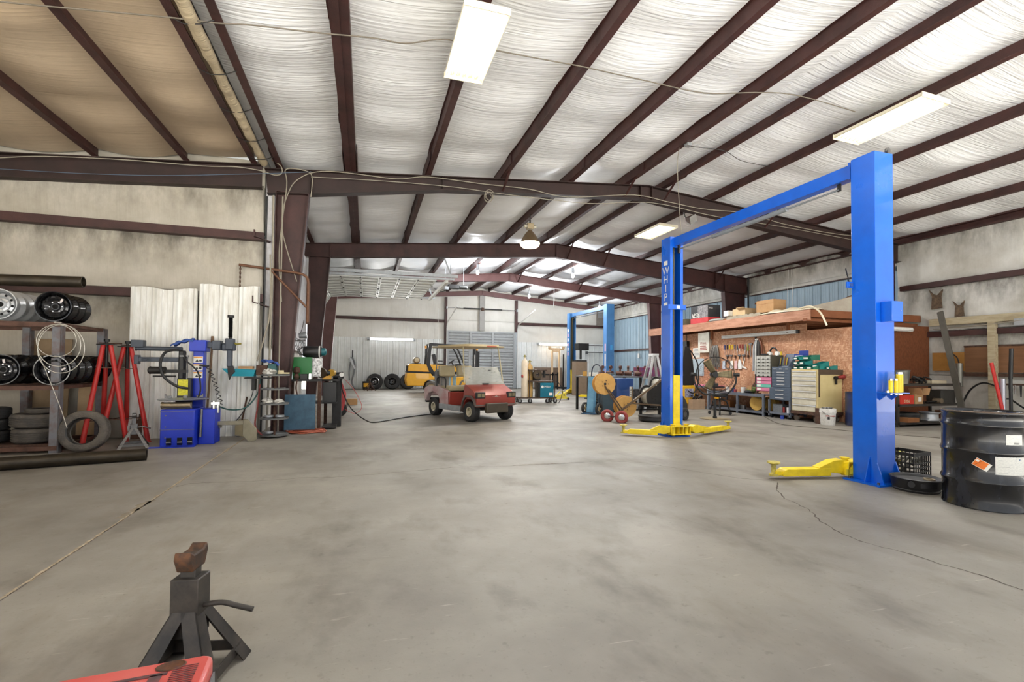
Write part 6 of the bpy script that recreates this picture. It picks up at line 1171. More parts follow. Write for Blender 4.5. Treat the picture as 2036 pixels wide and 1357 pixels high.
# ---------------------------------------------------------------- low steel table
TS = M('table_grey', (112, 118, 130), .5, .3, c2=(80, 84, 94), sc=8)
t = thing('work_table', 'low grey angle-steel table along the strand-board wall', 'table', (10.1, 10.05, 0))
MB().bx(0, .7, 0, 2.15, .54, .56).bx(-.02, .0, 0, 2.15, .5, .58).build('top', TS, t)
for y in (.03, .95, 2.12):
    for x in (0, .66): MB().bx(x-.025, x+.025, y-.03, y+.03, 0, .54).build('leg', TS, t)
MB().bx(-.02, .0, 0, 2.15, .06, .12).bx(0, .7, 0, 2.15, .09, .11).build('lower_shelf', TS, t)
o = box('pink_board', (.5, 1.5, .02), M('pink_sheet', (226, 120, 150), .5), 'pink sheet lying on the bench behind the stool', 'sheet', (10.45, 12.9, .7)); box('teal_board', (.5, .6, .02), M('teal_sheet', (80, 190, 180), .5), 'teal sheet lying left of the pink sheet', 'sheet', (10.45, 14.0, .7))
t = thing('side_bench', 'pale bench with blue-grey legs under the pink sheet', 'bench', (10.2, 12.3, 0)); MB().bx(0, .6, 0, 2.1, .64, .7).build('top', TS, t)
for y in (.05, 1.0, 2.05): MB().bx(0, .05, y-.025, y+.025, 0, .64).build('leg', M('leg_pale', (170, 180, 190), .4), t)
# things on the table
wood_ = M('wood_tan', (190, 130, 80), .7)
cyl('yellow_spool', .2, .12, M('spool_tan', (196, 158, 80), .6, c2=(160, 124, 56)), 'tan wooden spool standing under the low table, nearest', 'spool', (10.3, 10.45, .32), [(0, -.1), (.2, -.1), (.2, -.08), (.06, -.08), (.06, .08), (.2, .08), (.2, .1), (0, .1)]).rotation_euler = (0, PI/2, R(8))
cyl('yellow_spool', .2, .12, M('spool_tan'), 'tan wooden spool under the low table, just behind the other', 'spool', (10.58, 10.3, .31), [(0, -.08), (.19, -.08), (.19, -.06), (.06, -.06), (.06, .06), (.19, .06), (.19, .08), (0, .08)]).rotation_euler = (0, PI/2, R(8))
t = thing('parts_cup', 'white plastic cup on the low table', 'cup', (10.25, 10.95, .56)); MB().lathe([(0, 0), (.05, 0), (.065, .17), (.06, .17), (.048, .01)], 16).build('body', WHITEP, t)
t = thing('patterned_bag', 'green camouflage bag with a tan label on the low table', 'bag', (10.3, 10.65, .56)); MB().sph((0, 0, .1), .17, (.8, 1.1, .62), 10).build('bag', M('camo', (110, 130, 66), .8, c2=(60, 62, 36), sc=18, mix=1), t); MB().bx(-.13, -.11, -.08, .06, .1, .22).build('label', CARD, t)
cyl('small_jar', .04, .1, M('jar_red', (150, 60, 66), .4), 'small red and white jar left of the cup on the low table', 'jar', (10.25, 11.25, .56)); cyl('small_jar', .045, .13, M('jar_blue', (56, 70, 120), .4), 'small dark blue jar left of the cup on the low table', 'jar', (10.3, 11.38, .56)); cyl('small_jar', .05, .15, WHITEP, 'white jar at the far end of the low table', 'jar', (10.3, 11.6, .56))
o = MB().sph((0, 0, .05), .1, (1, 1.3, .5), 8).build('black_cloth', M('cloth_black', (38, 38, 42), .9, bump=.5)); o.location = (10.2, 10.7, .56); tag(o, 'dark crumpled cloth in front of the camouflage bag', 'cloth')
t = thing('bench_vise', 'small rusty vise on the low table beside the pink drawers', 'vise', (10.2, 10.4, .56)); MB().bx(-.05, .05, -.08, .05, .0, .04).rod((0, 0, .04), (0, 0, .22), .03).build('stem', RUST, t); MB().lathe([(0, -.05), (.06, -.05), (.06, .05), (0, .05)], 14, TM((0, .02, .26), (0, PI/2, 0))).bx(-.04, .04, -.1, .12, .2, .26).build('jaw', RUST, t)
for k, y in enumerate((11.0, 10.9)): cyl('roll', .07, .12, STEEL, 'grey roll on the low table bottom shelf, '+('left' if k == 0 else 'right'), 'roll', (10.2, 11.1-.2*k, .11), group='grey rolls under the table')
# cabinets
def drawers(par, x, y0, y1, z0, z1, nc, nr, mat, hmat, gap=.006, kind='handle', dp=.012):
    for j in range(nr if isinstance(nr, int) else len(nr)):
        if isinstance(nr, int): a = z0+(z1-z0)*j/nr; b = z0+(z1-z0)*(j+1)/nr
        else: tot = sum(nr); a = z0+(z1-z0)*sum(nr[:j])/tot; b = a+(z1-z0)*nr[j]/tot
        for i in range(nc):
            c = y0+(y1-y0)*i/nc; d = y0+(y1-y0)*(i+1)/nc
            m_ = mat if not isinstance(mat, list) else mat[j % len(mat)]
            dr = MB().bx(x-dp, x, c+gap, d-gap, a+gap, b-gap).build('drawer', m_, par)
            cy_ = (c+d)/2; cz_ = (a+b)/2
            if kind == 'handle': MB().bx(x-dp-.012, x-dp, c+(d-c)*.3, d-(d-c)*.3, cz_-.004, cz_+.012).build('handle', hmat, dr)
            elif kind == 'lip': MB().bx(x-dp-.014, x-dp, c+gap+.004, d-gap, b-gap-.028, b-gap).build('handle', hmat, dr)
            elif kind == 'knob': MB().bx(x-dp-.014, x-dp, cy_-.025, cy_+.015, a+gap, a+gap+.016).build('knob', hmat, dr)
GCAB = M('cab_olive', (84, 80, 66), .5, c2=(66, 62, 50)); CL = M('drawer_clear', (190, 190, 184), .25, c2=(150, 150, 140), sc=16, mix=.6); GRY = M('chest_slate', (88, 100, 116), .4, .1, c2=(72, 82, 96), sc=4)
t = thing('parts_cabinet', 'grey small-parts cabinet of little clear drawers, topmost on the bench', 'drawer cabinet', (10.1, 9.84, 1.045)); MB().bx(.0, .42, 0, .48, 0, .57).build('case', GCAB, t, bevel=.004); drawers(t, 0, .01, .47, .01, .55, 3, 6, CL, BLKPL, .005, 'knob')
PNK = M('drawer_pink', (214, 130, 160), .45); TEA = M('drawer_teal', (110, 190, 170), .45)
t = thing('drawer_chest', 'pink drawer chest with one teal drawer under the small-parts cabinet', 'drawer cabinet', (10.1, 9.82, .66)); MB().bx(0, .42, 0, .5, 0, .38).build('case', M('case_pink', (170, 80, 110), .5), t); drawers(t, 0, .01, .49, .01, .37, 1, 4, [PNK, TEA, PNK, PNK], BLKPL, .006, 'none')
for k in range(4): MB().bx(-.016, -.0125, .34, .46, .03+.09*k, .085+.09*k).build('label', PAPER, t)
t = thing('tool_chest', 'dark slate flat-drawer tool chest between the pink drawers and the tan cabinet', 'tool chest', (10.1, 9.24, .78)); MB().bx(0, .45, 0, .57, 0, .53).build('case', GRY, t, bevel=.005); drawers(t, 0, .01, .56, .01, .42, 1, [2.2, 1.3, 1.6, 1.3, 1.2], GRY, M('handle_silver', (216, 216, 214), .35, .2, mix=.1), .003)
drawers(t, 0, .01, .56, .42, .52, 3, 1, GRY, M('handle_silver', (216, 216, 214), .35, .2, mix=.1), .004)
t = thing('tool_chest', 'lower wider slate tool chest with three drawers', 'tool chest', (10.07, 9.22, .46)); MB().bx(0, .5, 0, .64, 0, .32).build('case', GRY, t, bevel=.005); drawers(t, 0, .01, .63, .01, .31, 1, [1, 1, 1.3], GRY, M('handle_silver', (216, 216, 214), .35, .2, mix=.1), .003)
t = thing('chest_stand', 'grey rolling stand with a bottom shelf under the slate chests', 'stand', (10.07, 9.22, 0))
for x in (.02, .5):
    for y in (.03, .66): MB().bx(x-.02, x+.02, y-.02, y+.02, .05, .46).build('post', TS, t)
MB().bx(0, .52, 0, .68, .1, .15).build('shelf', TS, t)
for y in (.08, .6): MB().rod((.05, y-.015, .05), (.05, y+.015, .05), .05).build('caster', BLKPL, t)
box('paper_stack', (.25, .3, .2), M('stack_grey', (120, 124, 128), .6, c2=(70, 74, 78), sc=30, mix=1, stretch=(1, 1, 8)), 'stack of grey manuals on the rolling stand shelf', 'manuals', (10.25, 9.66, .15)); cyl('rag_ball', .07, .14, M('rag_white', (214, 214, 220), .8), 'pale rag and bottle on the rolling stand shelf', 'rag', (10.2, 9.36, .15)); cyl('red_bottle', .025, .14, M('h_red'), 'small red bottle on the rolling stand shelf', 'bottle', (10.12, 9.46, .15))
cyl('blue_can', .04, .09, M('can_blue', (44, 70, 170), .4), 'small bright blue can on the floor under the rolling stand', 'can', (10.02, 9.42, 0))
HSI = M('handle_silver', (216, 216, 214), .35, .2, mix=.1)
TAN = M('cabinet_tan', (206, 188, 136), .5, c2=(184, 164, 110), sc=4); FR = M('drawer_cream', (222, 216, 196), .4, .2, c2=(186, 180, 160), sc=4, mix=.6)
t = thing('drawer_cabinet', 'tall tan rolling cabinet with seven cream drawers', 'tool cabinet', (10.1, 8.5, 0)); MB().bx(0, .76, 0, .72, .24, 1.25).build('case', TAN, t, bevel=.006); drawers(t, 0, .035, .685, .25, 1.22, 1, [1.5, 1.5, 1.6, 1.35, 1.15, 1, 1], FR, HSI, .004, 'lip', .01)
MB().bx(.02, .78, -.006, .0, 1.13, 1.25).bx(.02, .06, -.006, .0, .6, 1.13).build('grime_edge', M('grime', (78, 62, 46), .7), t); MB().bx(-.02, .78, -.01, .73, .17, .24).build('base_frame', RUST, t)
for x, y in ((.08, .1), (.08, .64), (.68, .1), (.68, .64)): MB().rod((x-.02, y, .07), (x+.02, y, .07), .07, n=16).build('caster', M('caster_grey', (110, 100, 90), .6), t); MB().bx(x-.04, x+.04, y-.05, y+.05, .12, .17).build('caster_plate', RUST, t)
# on top of the cabinets
DK = M('bin_green', (28, 112, 92), .4); DKB = M('bin_teal', (26, 124, 120), .4)
def bin_(loc, s, mat, label):
    t = thing('parts_bin', label, 'parts bin', loc, 0, 'green parts bins on the tan cabinet'); w_, d_, h_ = s
    m = MB(); m.bx(0, d_, .007, w_-.007, .001, .006).bx(d_-.006, d_, 0, w_, 0, h_); m.prism([(-.0, 0), (.006, 0), (-.03, h_*.55), (-.036, h_*.55)], 0, w_, 'y'); m.prism([(0, 0), (-.035, h_*.55), (d_, h_), (d_, 0)], 0, .006, 'y').prism([(0, 0), (-.035, h_*.55), (d_, h_), (d_, 0)], w_-.006, w_, 'y'); m.build('shell', mat, t, smooth=False)
    MB().bx(-.034, -.03, w_*.25, w_*.75, h_*.2, h_*.5).build('label', PAPER, t); return t
BP = [((10.14, 8.86, 1.25), (.16, .24, .11)), ((10.14, 9.03, 1.25), (.16, .24, .11)), ((10.14, 8.86, 1.365), (.16, .24, .11)), ((10.14, 9.03, 1.365), (.16, .24, .11)), ((10.14, 9.03, 1.48), (.16, .24, .11)), ((10.3, 8.84, 1.48), (.26, .28, .13)), ((10.3, 8.62, 1.25), (.2, .3, .2)), ((10.12, 8.62, 1.25), (.2, .17, .1)), ((10.5, 8.5, 1.25), (.1, .22, .1))]
names_ = ['right one in the bottom row', 'left one in the bottom row', 'right one in the middle row', 'left one in the middle row', 'small one on the top left', 'long one across the top', 'tall one right of the stack', 'small open one in front at right', 'last one at the cabinet right end']
for k, (l, s) in enumerate(BP): bin_(l, s, DK if k % 2 else DKB, 'green plastic parts bin, '+names_[k]+' of the bin pile')
box('cardboard_tray', (.2, .28, .1), CARD, 'low cardboard box at the left end of the tan cabinet top', 'box', (10.22, 9.1, 1.25)); bpy.data.objects['cardboard_tray'].location = (10.6, 9.05, 1.25)
t = thing('blue_bin_rack', 'blue wall rack of two parts trays above the slate chest', 'bin rack', (10.62, 9.2, 1.31)); MB().bx(0, .02, 0, .26, 0, .42).build('back_plate', M('bin_blue', (28, 52, 140), .4), t)
for z in (.02, .22): MB().bx(-.16, 0, 0, .26, z, z+.02).bx(-.16, -.15, 0, .26, z, z+.1).build('tray', M('bin_blue'), t); 
for z in (.06, .26): MB().bx(-.165, -.161, .02, .24, z-.02, z+.03).build('label', PAPER, t)
t = thing('driver_rack', 'slanted grey rack holding a row of screwdrivers on the slate chest', 'tool rack', (10.3, 9.5, 1.31)); MB().prism([(0, 0), (.18, 0), (.3, .34), (.28, .34)], 0, .3, 'y').build('rack_plate', M('slate_rack', (96, 106, 122), .5), t)
for k in range(11): s_ = MB().rod((.02+.0, .02+.027*k, .04), (.06, .02+.027*k, .24), .009, n=7).build('screwdriver_handle', cols[k % 7][0], t)
o = MB().bx(-.06, .06, -.12, .12, 0, .05).build('work_gloves', M('cloth_black'), bevel=.015); o.location = (10.3, 10.2, 1.615); tag(o, 'black gloves lying on the small-parts cabinet', 'gloves')
t = thing('headset', 'black and white headphones on the small-parts cabinet', 'headphones', (10.3, 9.95, 1.62)); MB().tube([(0, .12*math.cos(a*PI/10), .03+.17*math.sin(a*PI/10)) for a in range(11)], .022, 8).build('headband', BLACK, t); MB().rod((-.03, -.12, .04), (.03, -.12, .04), .06).rod((-.03, .12, .04), (.03, .12, .04), .06).build('ear_cup', WHITEP, t)
cyl('yellow_bottle', .05, .1, M('h_yellow'), 'yellow bottle behind the headphones', 'bottle', (10.42, 9.86, 1.615))
t = thing('air_gun', 'red handled tool hanging on the side of the tan cabinet', 'tool', (10.62, 8.44, 1.06)); MB().rod((0, 0, .0), (.22, -.0, .03), .035, .05).build('handle', M('h_red'), t); MB().rod((-.06, 0, .0), (0, 0, 0), .04).bx(-.03, .0, -.01, .03, -.16, .02).build('body', DARKST, t)
# bucket and blue drum
t = thing('bucket', 'white splattered bucket with a wire handle by the tan cabinet', 'bucket', (10.06, 8.22, 0)); MB().lathe([(0, 0), (.135, 0), (.14, .01), (.155, .27), (.165, .27), (.165, .3), (.16, .37), (.155, .37), (.15, .3), (.13, .02)], 28).build('body', M('bucket_white', (222, 220, 214), .45, c2=(120, 116, 110), sc=22, mix=.55, edge=.6), t)
decal('red_band', M('band_red', (190, 60, 54), .5), -2.7, -1.4, .2, .22, t, .153); decal('label_block', BLACK, -2.5, -2.2, .13, .19, t, .15); MB().tube([(.17*math.cos(a), .17*math.sin(a), .31-.12*abs(math.sin(a))) for a in [PI*k/12+PI for k in range(13)]], .004, 5).build('wire_handle', STEEL, t)
m = MB(); r_ = random.Random(2)
for k in range(12): m.rod((r_.uniform(-.1, .1), r_.uniform(-.1, .1), .3), (r_.uniform(-.12, .12), r_.uniform(-.12, .12), .39), .015, n=6)
o = m.build('scrap_metal', STEEL); o.location = (10.06, 8.22, 0); tag(o, 'scrap metal bits heaped in the white bucket', 'scrap', None, 'stuff')
t = thing('blue_drum', 'old dark blue drum standing behind the white bucket', 'drum', (10.68, 7.93, 0)); MB().lathe([(0, .01), (.28, .01), (.29, 0), (.288, .27), (.296, .3), (.288, .33), (.288, .56), (.296, .59), (.288, .62), (.29, .74), (.296, .75), (.28, .75), (.27, .72), (0, .72)], 40).build('body', M('drum_blue', (34, 50, 96), .4, c2=(60, 54, 52), sc=4, mix=.7, coat=.3), t)
box('rust_plank', (.02, .16, .36), RUST, 'rusty plate leaning between the bucket and the tan cabinet', 'plate', (10.02, 8.42, 0))
wire('extension_cable', [fl(*q) for q in [(1475, 800), (1500, 815), (1520, 829), (1545, 842), (1580, 848), (1640, 853), (1700, 859), (1790, 866), (1870, 872)]], .011, M('cord_dark', (58, 50, 36), .6), 'dark extension cord running across the floor past the cabinets', 'cord'); 
# fan
B = Vector((8.35, 9.85, 0)); t = thing('pedestal_fan', 'large round pedestal fan with three tan blades in a black cage', 'fan', B, R(-35)); TANB = M('fan_blade', (128, 116, 84), .4, .3, c2=(100, 90, 62))
MB().lathe([(0, 0), (.36, 0), (.36, .008), (0, .015)], 28).build('base_plate', M('base_tan', (150, 136, 108), .6, .3), t); MB().rod((0, 0, .01), (0, 0, .5), .035).rod((0, 0, .01), (0, 0, .06), .05).build('pole', BLACK, t)
zc_ = 1.1; Rf = .44
MB().tube(smooth_pts([(-Rf-.04, 0, zc_), (-Rf-.03, 0, zc_-.22), (-.28, 0, zc_-.47), (0, 0, zc_-.5), (.28, 0, zc_-.47), (Rf+.03, 0, zc_-.22), (Rf+.04, 0, zc_)]), .022, 8).build('yoke', BLACK, t)
for s in (-1, 1): MB().rod((s*(Rf-.02), 0, zc_), (s*(Rf+.12), 0, zc_), .045).build('pivot_knob', BLACK, t)
g = MB()
for yy in (-.12, .1):
    g.tube([(Rf*math.cos(a*PI/16), yy, zc_+Rf*math.sin(a*PI/16)) for a in range(32)], .007, 5, True)
for rr2 in (.1, .2, .3, .38): g.tube([(rr2*math.cos(a*PI/12), -.12-.05*(1-rr2/.44), zc_+rr2*math.sin(a*PI/12)) for a in range(24)], .0025, 4, True)
for k in range(24): a = k*PI/12; g.tube([(.06*math.cos(a), -.17, zc_+.06*math.sin(a)), (.3*math.cos(a), -.15, zc_+.3*math.sin(a)), (Rf*math.cos(a), -.12, zc_+Rf*math.sin(a)), (Rf*math.cos(a), .1, zc_+Rf*math.sin(a))], .0025, 4)
g.build('cage', DARKST, t)
for a0_ in (R(120), R(2), R(245)):
    m = MB(); m.grid(8, 4, lambda u, v: Vector(((.06+.34*u)*math.cos(a0_)-(v-.5)*(.12+.08*u)*math.sin(a0_), .035*(v-.5)*2*(1-.3*u), zc_+(.06+.34*u)*math.sin(a0_)+(v-.5)*(.12+.08*u)*math.cos(a0_)))); m.build('blade', TANB, t, solid=.006)
MB().rod((0, -.17, zc_), (0, .14, zc_), .065, n=18).rod((0, .1, zc_), (0, .3, zc_), .1, n=18).build('motor_hub', BLACK, t)
MB().bx(-.08, .08, .05, .2, zc_-.3, zc_-.22).rod((0, .15, zc_-.5), (0, .2, zc_), .02).build('motor_mount', DARKST, t)
# stool
t = thing('rolling_stool', 'black padded rolling stool with a yellow lever in front of the low table', 'stool', (9.25, 10.72, 0), R(20)); t.scale = (1, 1, 1.2); MB().lathe([(0, .40), (.17, .40), (.2, .43), (.2, .47), (.17, .5), (0, .51)], 28).build('seat', M('seat_pad', (34, 38, 46), .45), t)
MB().rod((0, 0, .22), (0, 0, .4), .03).build('gas_column', CHROME, t); MB().bx(-.2, -.1, -.04, .04, .36, .4).build('lever', M('lever_yellow', (230, 170, 40), .4), t); 
for k in range(4):
    a = k*PI/2+.5; c, s = math.cos(a), math.sin(a); MB().tube([(.03*c, .03*s, .36), (.17*c, .17*s, .3), (.24*c, .24*s, .1)], .02, 8).build('leg', DARKST, t); w_ = MB().rod((.26*c-.02*s, .26*s+.02*c, .04), (.26*c+.02*s, .26*s-.02*c, .04), .04, n=14).build('caster', BLKPL, t)
MB().tube([(.2*math.cos(a), .2*math.sin(a), .2) for a in [k*PI/2+.5 for k in range(4)]], .014, 6, True).build('frame_ring', DARKST, t)
# parts washer / yellow vacuum behind the far post
t = thing('yellow_machine', 'yellow and black upright machine half hidden behind the far blue post', 'machine', (9.5, 12.6, 0)); MB().bx(-.2, .28, -.2, .2, .14, .72).build('body', M('mach_yellow', (240, 186, 40), .4), t, bevel=.03); MB().prism([(-.2, .7), (.26, .7), (.28, .95), (.22, 1.5), (.1, 1.9), (-.1, 1.95), (-.18, 1.5)], -.18, .18, 'y').build('hood', BLKPL, t, bevel=.03)
MB().tube(smooth_pts([(.1, -.2, 1.8), (.32, -.25, 1.4), (.34, -.25, .8), (.2, -.24, .5), (.0, -.24, .55)]), .02).build('hose', BLKPL, t); MB().bx(-.1, .22, -.204, -.2, .35, .62).build('front_decal', M('decal_mix', (200, 200, 210), .4, c2=(60, 70, 140), sc=20, mix=1), t)
for x in (-.12, .2): MB().rod((x-.02, -.14, .07), (x+.02, -.14, .07), .07).build('caster', M('caster_blue', (50, 80, 110), .5), t)
t = thing('open_carton', 'cardboard carton full of dark scraps on the floor under the bench', 'carton', (9.75, 12.45, 0)); MB().bx(-.22, .22, -.25, .25, 0, .3).build('carton', M('carton_tan', (196, 168, 140), .8), t); m = MB(); r_ = random.Random(4)
for k in range(14): m.cb((r_.uniform(-.15, .2), r_.uniform(-.2, .2), .32+r_.uniform(0, .12)), (.12, .05, .04), (r_.random(), r_.random(), r_.random()*3))
m.build('scraps', DARKST, t)
box('pink_carton', (.2, .3, .16), M('carton_pink', (200, 110, 110), .7), 'small red carton on the floor left of the cardboard carton', 'carton', (10.2, 13.4, 0)); box('brown_carton', (.3, .25, .2), M('carton_brown', (140, 90, 50), .8), 'brown carton under the low table behind the stool', 'carton', (10.5, 11.7, .11))
# small wheel near far post
t = thing('tyre', 'small rubber wheel standing on the floor right of the far blue post', 'cart tyre', (7.35, 9.72, .15), (PI/2, 0, R(20))); tyre_mb(MB(), .15, .09, .07, Matrix()).build('casing', NEWT, t); MB().lathe([(0, .03), (.075, .03)], 20).build('hub', STEEL, t)
# ---------------------------------------------------------------- things on the loft
AX = M('battery_box_dark', (52, 52, 54), .6); t = thing('boxed_charger', 'dark printed carton standing on a red base on the loft', 'carton', (10.62, 12.85, 2.73)); MB().bx(0, .5, 0, .86, 0, .2).build('red_base', M('carton_red', (200, 62, 64), .6), t); MB().bx(.01, .49, .01, .85, .2, .6).build('dark_upper', AX, t)
MB().bx(.0, .0095, .01, .5, .2, .6).build('printed_side', M('print_panel', (150, 146, 146), .6, c2=(60, 60, 64), sc=14, mix=.8), t)
text('box_text', 'APEX', .17, PAPER, t, (-.003, .6, .3), (PI/2, 0, -PI/2)); text('box_text', 'APEX', .07, PAPER, t, (.12, .007, .5), (PI/2, 0, 0))
for k in range(5): MB().prism([(.42+.07*k, .24), (.45+.07*k, .27), (.48+.07*k, .24), (.45+.07*k, .21)], -.004, -.001, 'x').build('white_mark', PAPER, t)
t = thing('pallet', 'grey slatted pallet lying on the loft', 'pallet', (10.6, 10.7, 2.73)); PG = M('pallet_grey', (164, 156, 138), .8, c2=(126, 118, 100))
for k in range(6): MB().bx(0, .9, .02+.22*k, .16+.22*k, .1, .12).build('deck_board', PG, t)
for x in (0, .43, .86): MB().bx(x, x+.04, 0, 1.3, .02, .1).build('stringer', PG, t)
t = thing('cardboard_box', 'larger closed brown cardboard box on the loft pallet', 'cardboard box', (10.72, 10.35, 2.85)); MB().bx(0, .45, 0, .6, 0, .34).build('box', CARD, t); MB().bx(-.003, .0, 0, .6, .23, .235).build('lid_seam', M('carton_brown'), t); MB().cb((.2, .66, .32), (.3, .14, .01), (R(-35), 0, 0)).build('flap', M('carton_brown'), t)
t = thing('cardboard_box', 'open tan cardboard box behind the pallet on the loft', 'cardboard box', (10.7, 11.35, 2.855)); MB().bx(0, .4, 0, .5, 0, .2).build('box', M('box_light', (206, 178, 138), .8), t); MB().cb((-.05, .1, .18), (.14, .3, .01), (0, R(30), 0)).build('flap', M('box_light'), t)
box('white_carton', (.16, .2, .16), PAPER, 'small white carton at the left end of the loft pallet', 'carton', (10.62, 11.95, 2.86)); box('flat_carton', (.5, .9, .06), M('carton_brown'), 'flattened brown cartons on the loft left of the pallet', 'carton', (10.85, 12.45, 2.73))
o = MB().tube([(10.66+.12*math.cos(a), 12.45+.3*math.sin(a), 2.78) for a in [k*PI/8 for k in range(16)]], .045, 8, True).build('hose_ring', M('hose_grey', (150, 150, 144), .5)); tag(o, 'grey hose ring lying at the loft edge', 'hose')
o = MB().grid(26, 10, lambda u, v: Vector((.1+.5*v+.05*math.sin(u*7), 1.75*u, .03+.13*math.sin(PI*v)*(.6+.4*math.sin(u*11)**2)*math.sin(PI*min(1, max(0, u)))**.4))).build('plastic_sheeting', M('poly_sheet', (222, 212, 186), .3, c2=(196, 180, 148), bump=.5, bsc=9), solid=.01); o.location = (10.45, 9.05, 2.735); tag(o, 'translucent cream plastic sheeting heaped on the loft end', 'plastic sheet')
wire('plastic_strip', [(10.44, 9.3, 2.78), (10.42, 8.95, 2.8), (10.43, 8.7, 2.62), (10.45, 8.55, 2.3)], .022, M('poly_sheet'), 'cream plastic strip hanging off the loft corner', 'strip')
o = MB().prism([(0, 0), (2.2, .0), (2.2, .42), (1.7, .5), (.2, .12)], -.01, .01, 'y').build('leaning_board', M('panel_grey', (168, 160, 146), .7, c2=(120, 104, 88), sc=4)); o.location = (10.95, 10.0, 2.75); o.rotation_euler = (R(-12), 0, R(-35)); tag(o, 'long grey panel leaning at the back of the loft end', 'panel')
o = MB().prism([(0, 0), (1.9, 0), (1.5, .7)], -.012, .012, 'y').build('triangular_board', M('panel_brown', (134, 110, 96), .8, c2=(96, 74, 60), sc=5)); o.location = (11.4, 9.9, 2.74); o.rotation_euler = (R(-10), 0, R(-25)); tag(o, 'brown triangular panel behind the grey one on the loft', 'panel')
o = MB().lathe([(0, 0), (.3, 0), (.32, .25), (.3, .26), (0, .24)], 24).build('rolled_tarp', M('tarp_olive', (96, 90, 70), .8)); o.location = (11.0, 14.4, 2.73); tag(o, 'olive round bundle on the loft beside the blue post', 'bundle')
o = cyl('small_meter', .12, .06, WHITEP, 'round white meter on the siding above the printed carton', 'meter', (XR-.0, 16.4, 3.75)); o.rotation_euler = (0, -PI/2, 0)
wire('downpipe', [(XR-.2, 14.9, 4.8), (XR-.2, 14.9, 3.9), (XR-.2, 14.9, 0)], .035, DARKST, 'dark pipe running down the siding beside the second frame column', 'pipe', None, 2, 10)
wire('light_pipe', [(XR-.02, 22.9, 4.6), (XR-.02, 22.9, 2.0)], .018, WHITEP, 'white conduit down the far blue siding to a switch box', 'conduit', None, 2, 8); box('switch_box', (.06, .14, .26), WHITEP, 'small white switch box on the far blue siding', 'switch box', (XR-.03, 22.9, 1.78))
for y, s in ((13.1, 0), (12.9, .1)): wire('hanging_wire', [(XR-.15, y+s, 4.8), (XR-.2, y, 4.0), (XR-.3, y-.1, 3.3)], .008, WHITEP, 'thin white wire drooping on the siding above the printed carton'+(' (left)' if s else ''), 'wire')
# ================================================================ right wall, near side
LUM = M('lumber_grey', (182, 170, 142), .75, c2=(140, 124, 96), sc=3, mix=.7, stretch=(6, 1, 6))
struct('timber_beam', MB().bx(XR-.2, XR-.05, 3.0, 8.72, 2.42, 2.6), LUM, 'pale timber header along the dirty right wall', 'timber beam', bevel=.003)
p = atx(1974, 700, XR-.18); struct('timber_column', MB().bx(XR-.24, XR-.12, p.y-.07, p.y+.07, 0, 2.42), LUM, 'pale timber post against the right wall', 'timber post', bevel=.003)
t = thing('junction_box', 'grey electrical box under the timber header on the right wall', 'junction box', (XR-.22, atx(2028, 642, XR-.2).y, 2.3)); MB().bx(-.02, .04, -.09, .09, 0, .16).build('box', GALV, t, bevel=.004)
wire('wall_conduit', [(XR-.24, 8.6, 2.32), (XR-.23, 7.6, 2.36), (XR-.23, 7.0, 2.4), (XR-.22, 6.2, 2.42)], .014, CABG, 'thin conduit under the timber header', 'conduit', None, 3); 
struct('wall_panel', MB().bx(XR-.11, XR-.09, 4.0, 8.0, 1.22, 1.84), M('panel_dark_ply', (126, 88, 58), .7, c2=(92, 60, 38), sc=3, stretch=(1, .5, 6)), 'dark plywood strip on the lower right wall', 'wall panel', smooth=False)
struct('wall_panel', MB().bx(XR-.11, XR-.09, 8.0, 8.7, 1.25, 1.72), M('panel_ochre', (166, 118, 56), .7), 'ochre board beside the dark plywood strip', 'wall panel', smooth=False)
struct('wall_trim', MB().bx(XR-.13, XR-.06, 4.0, 8.0, 1.84, 1.88).bx(XR-.14, XR-.06, 4.0, 8.0, 1.12, 1.2), RUST, 'rail along the dark plywood strip', 'rail', smooth=False)
def blob(name, P, mat, label, cat):
    return tag(MB().tube(smooth_pts(P, 4), .05, 8).build(name, mat), label, cat)
# torn insulation holes with scrap sticking out
for py, pz, s, lab in ((575, 3.05, 1.0, 'upper'), (600, 2.75, .8, 'lower')):
    pp = atx(1863 if s == 1 else 1908, 600 if s == 1 else 618, XR-.1); o = MB().prism([(-.12*s, -.28*s), (.12*s, -.3*s), (.1*s, .05*s), (.17*s, .22*s), (.07*s, .1*s), (-.02*s, .06*s), (-.14*s, .2*s), (-.1*s, .02*s)], -.03, .01, 'x').build('torn_insulation', M('tear_brown', (70, 54, 42), .9, c2=(120, 100, 78), sc=14, mix=.8)); o.location = (XR-.1, pp.y, pp.z+.1*s); tag(o, 'torn brown insulation hole on the right wall, '+('left and higher' if s == 1 else 'right and lower')+' one', 'torn insulation')
# leaning plank
o = MB().beam(aty(1869, 622, 7.9)+Vector((0, 0, .02)), Vector((aty(1921, 812, 7.0).x, 7.0, .0)), .12, .04, (1, 0, 0)).build('leaning_plank', M('plank_dark', (78, 74, 66), .6, c2=(54, 50, 46), sc=6)); tag(o, 'long dark plank leaning in front of the right wall', 'plank')
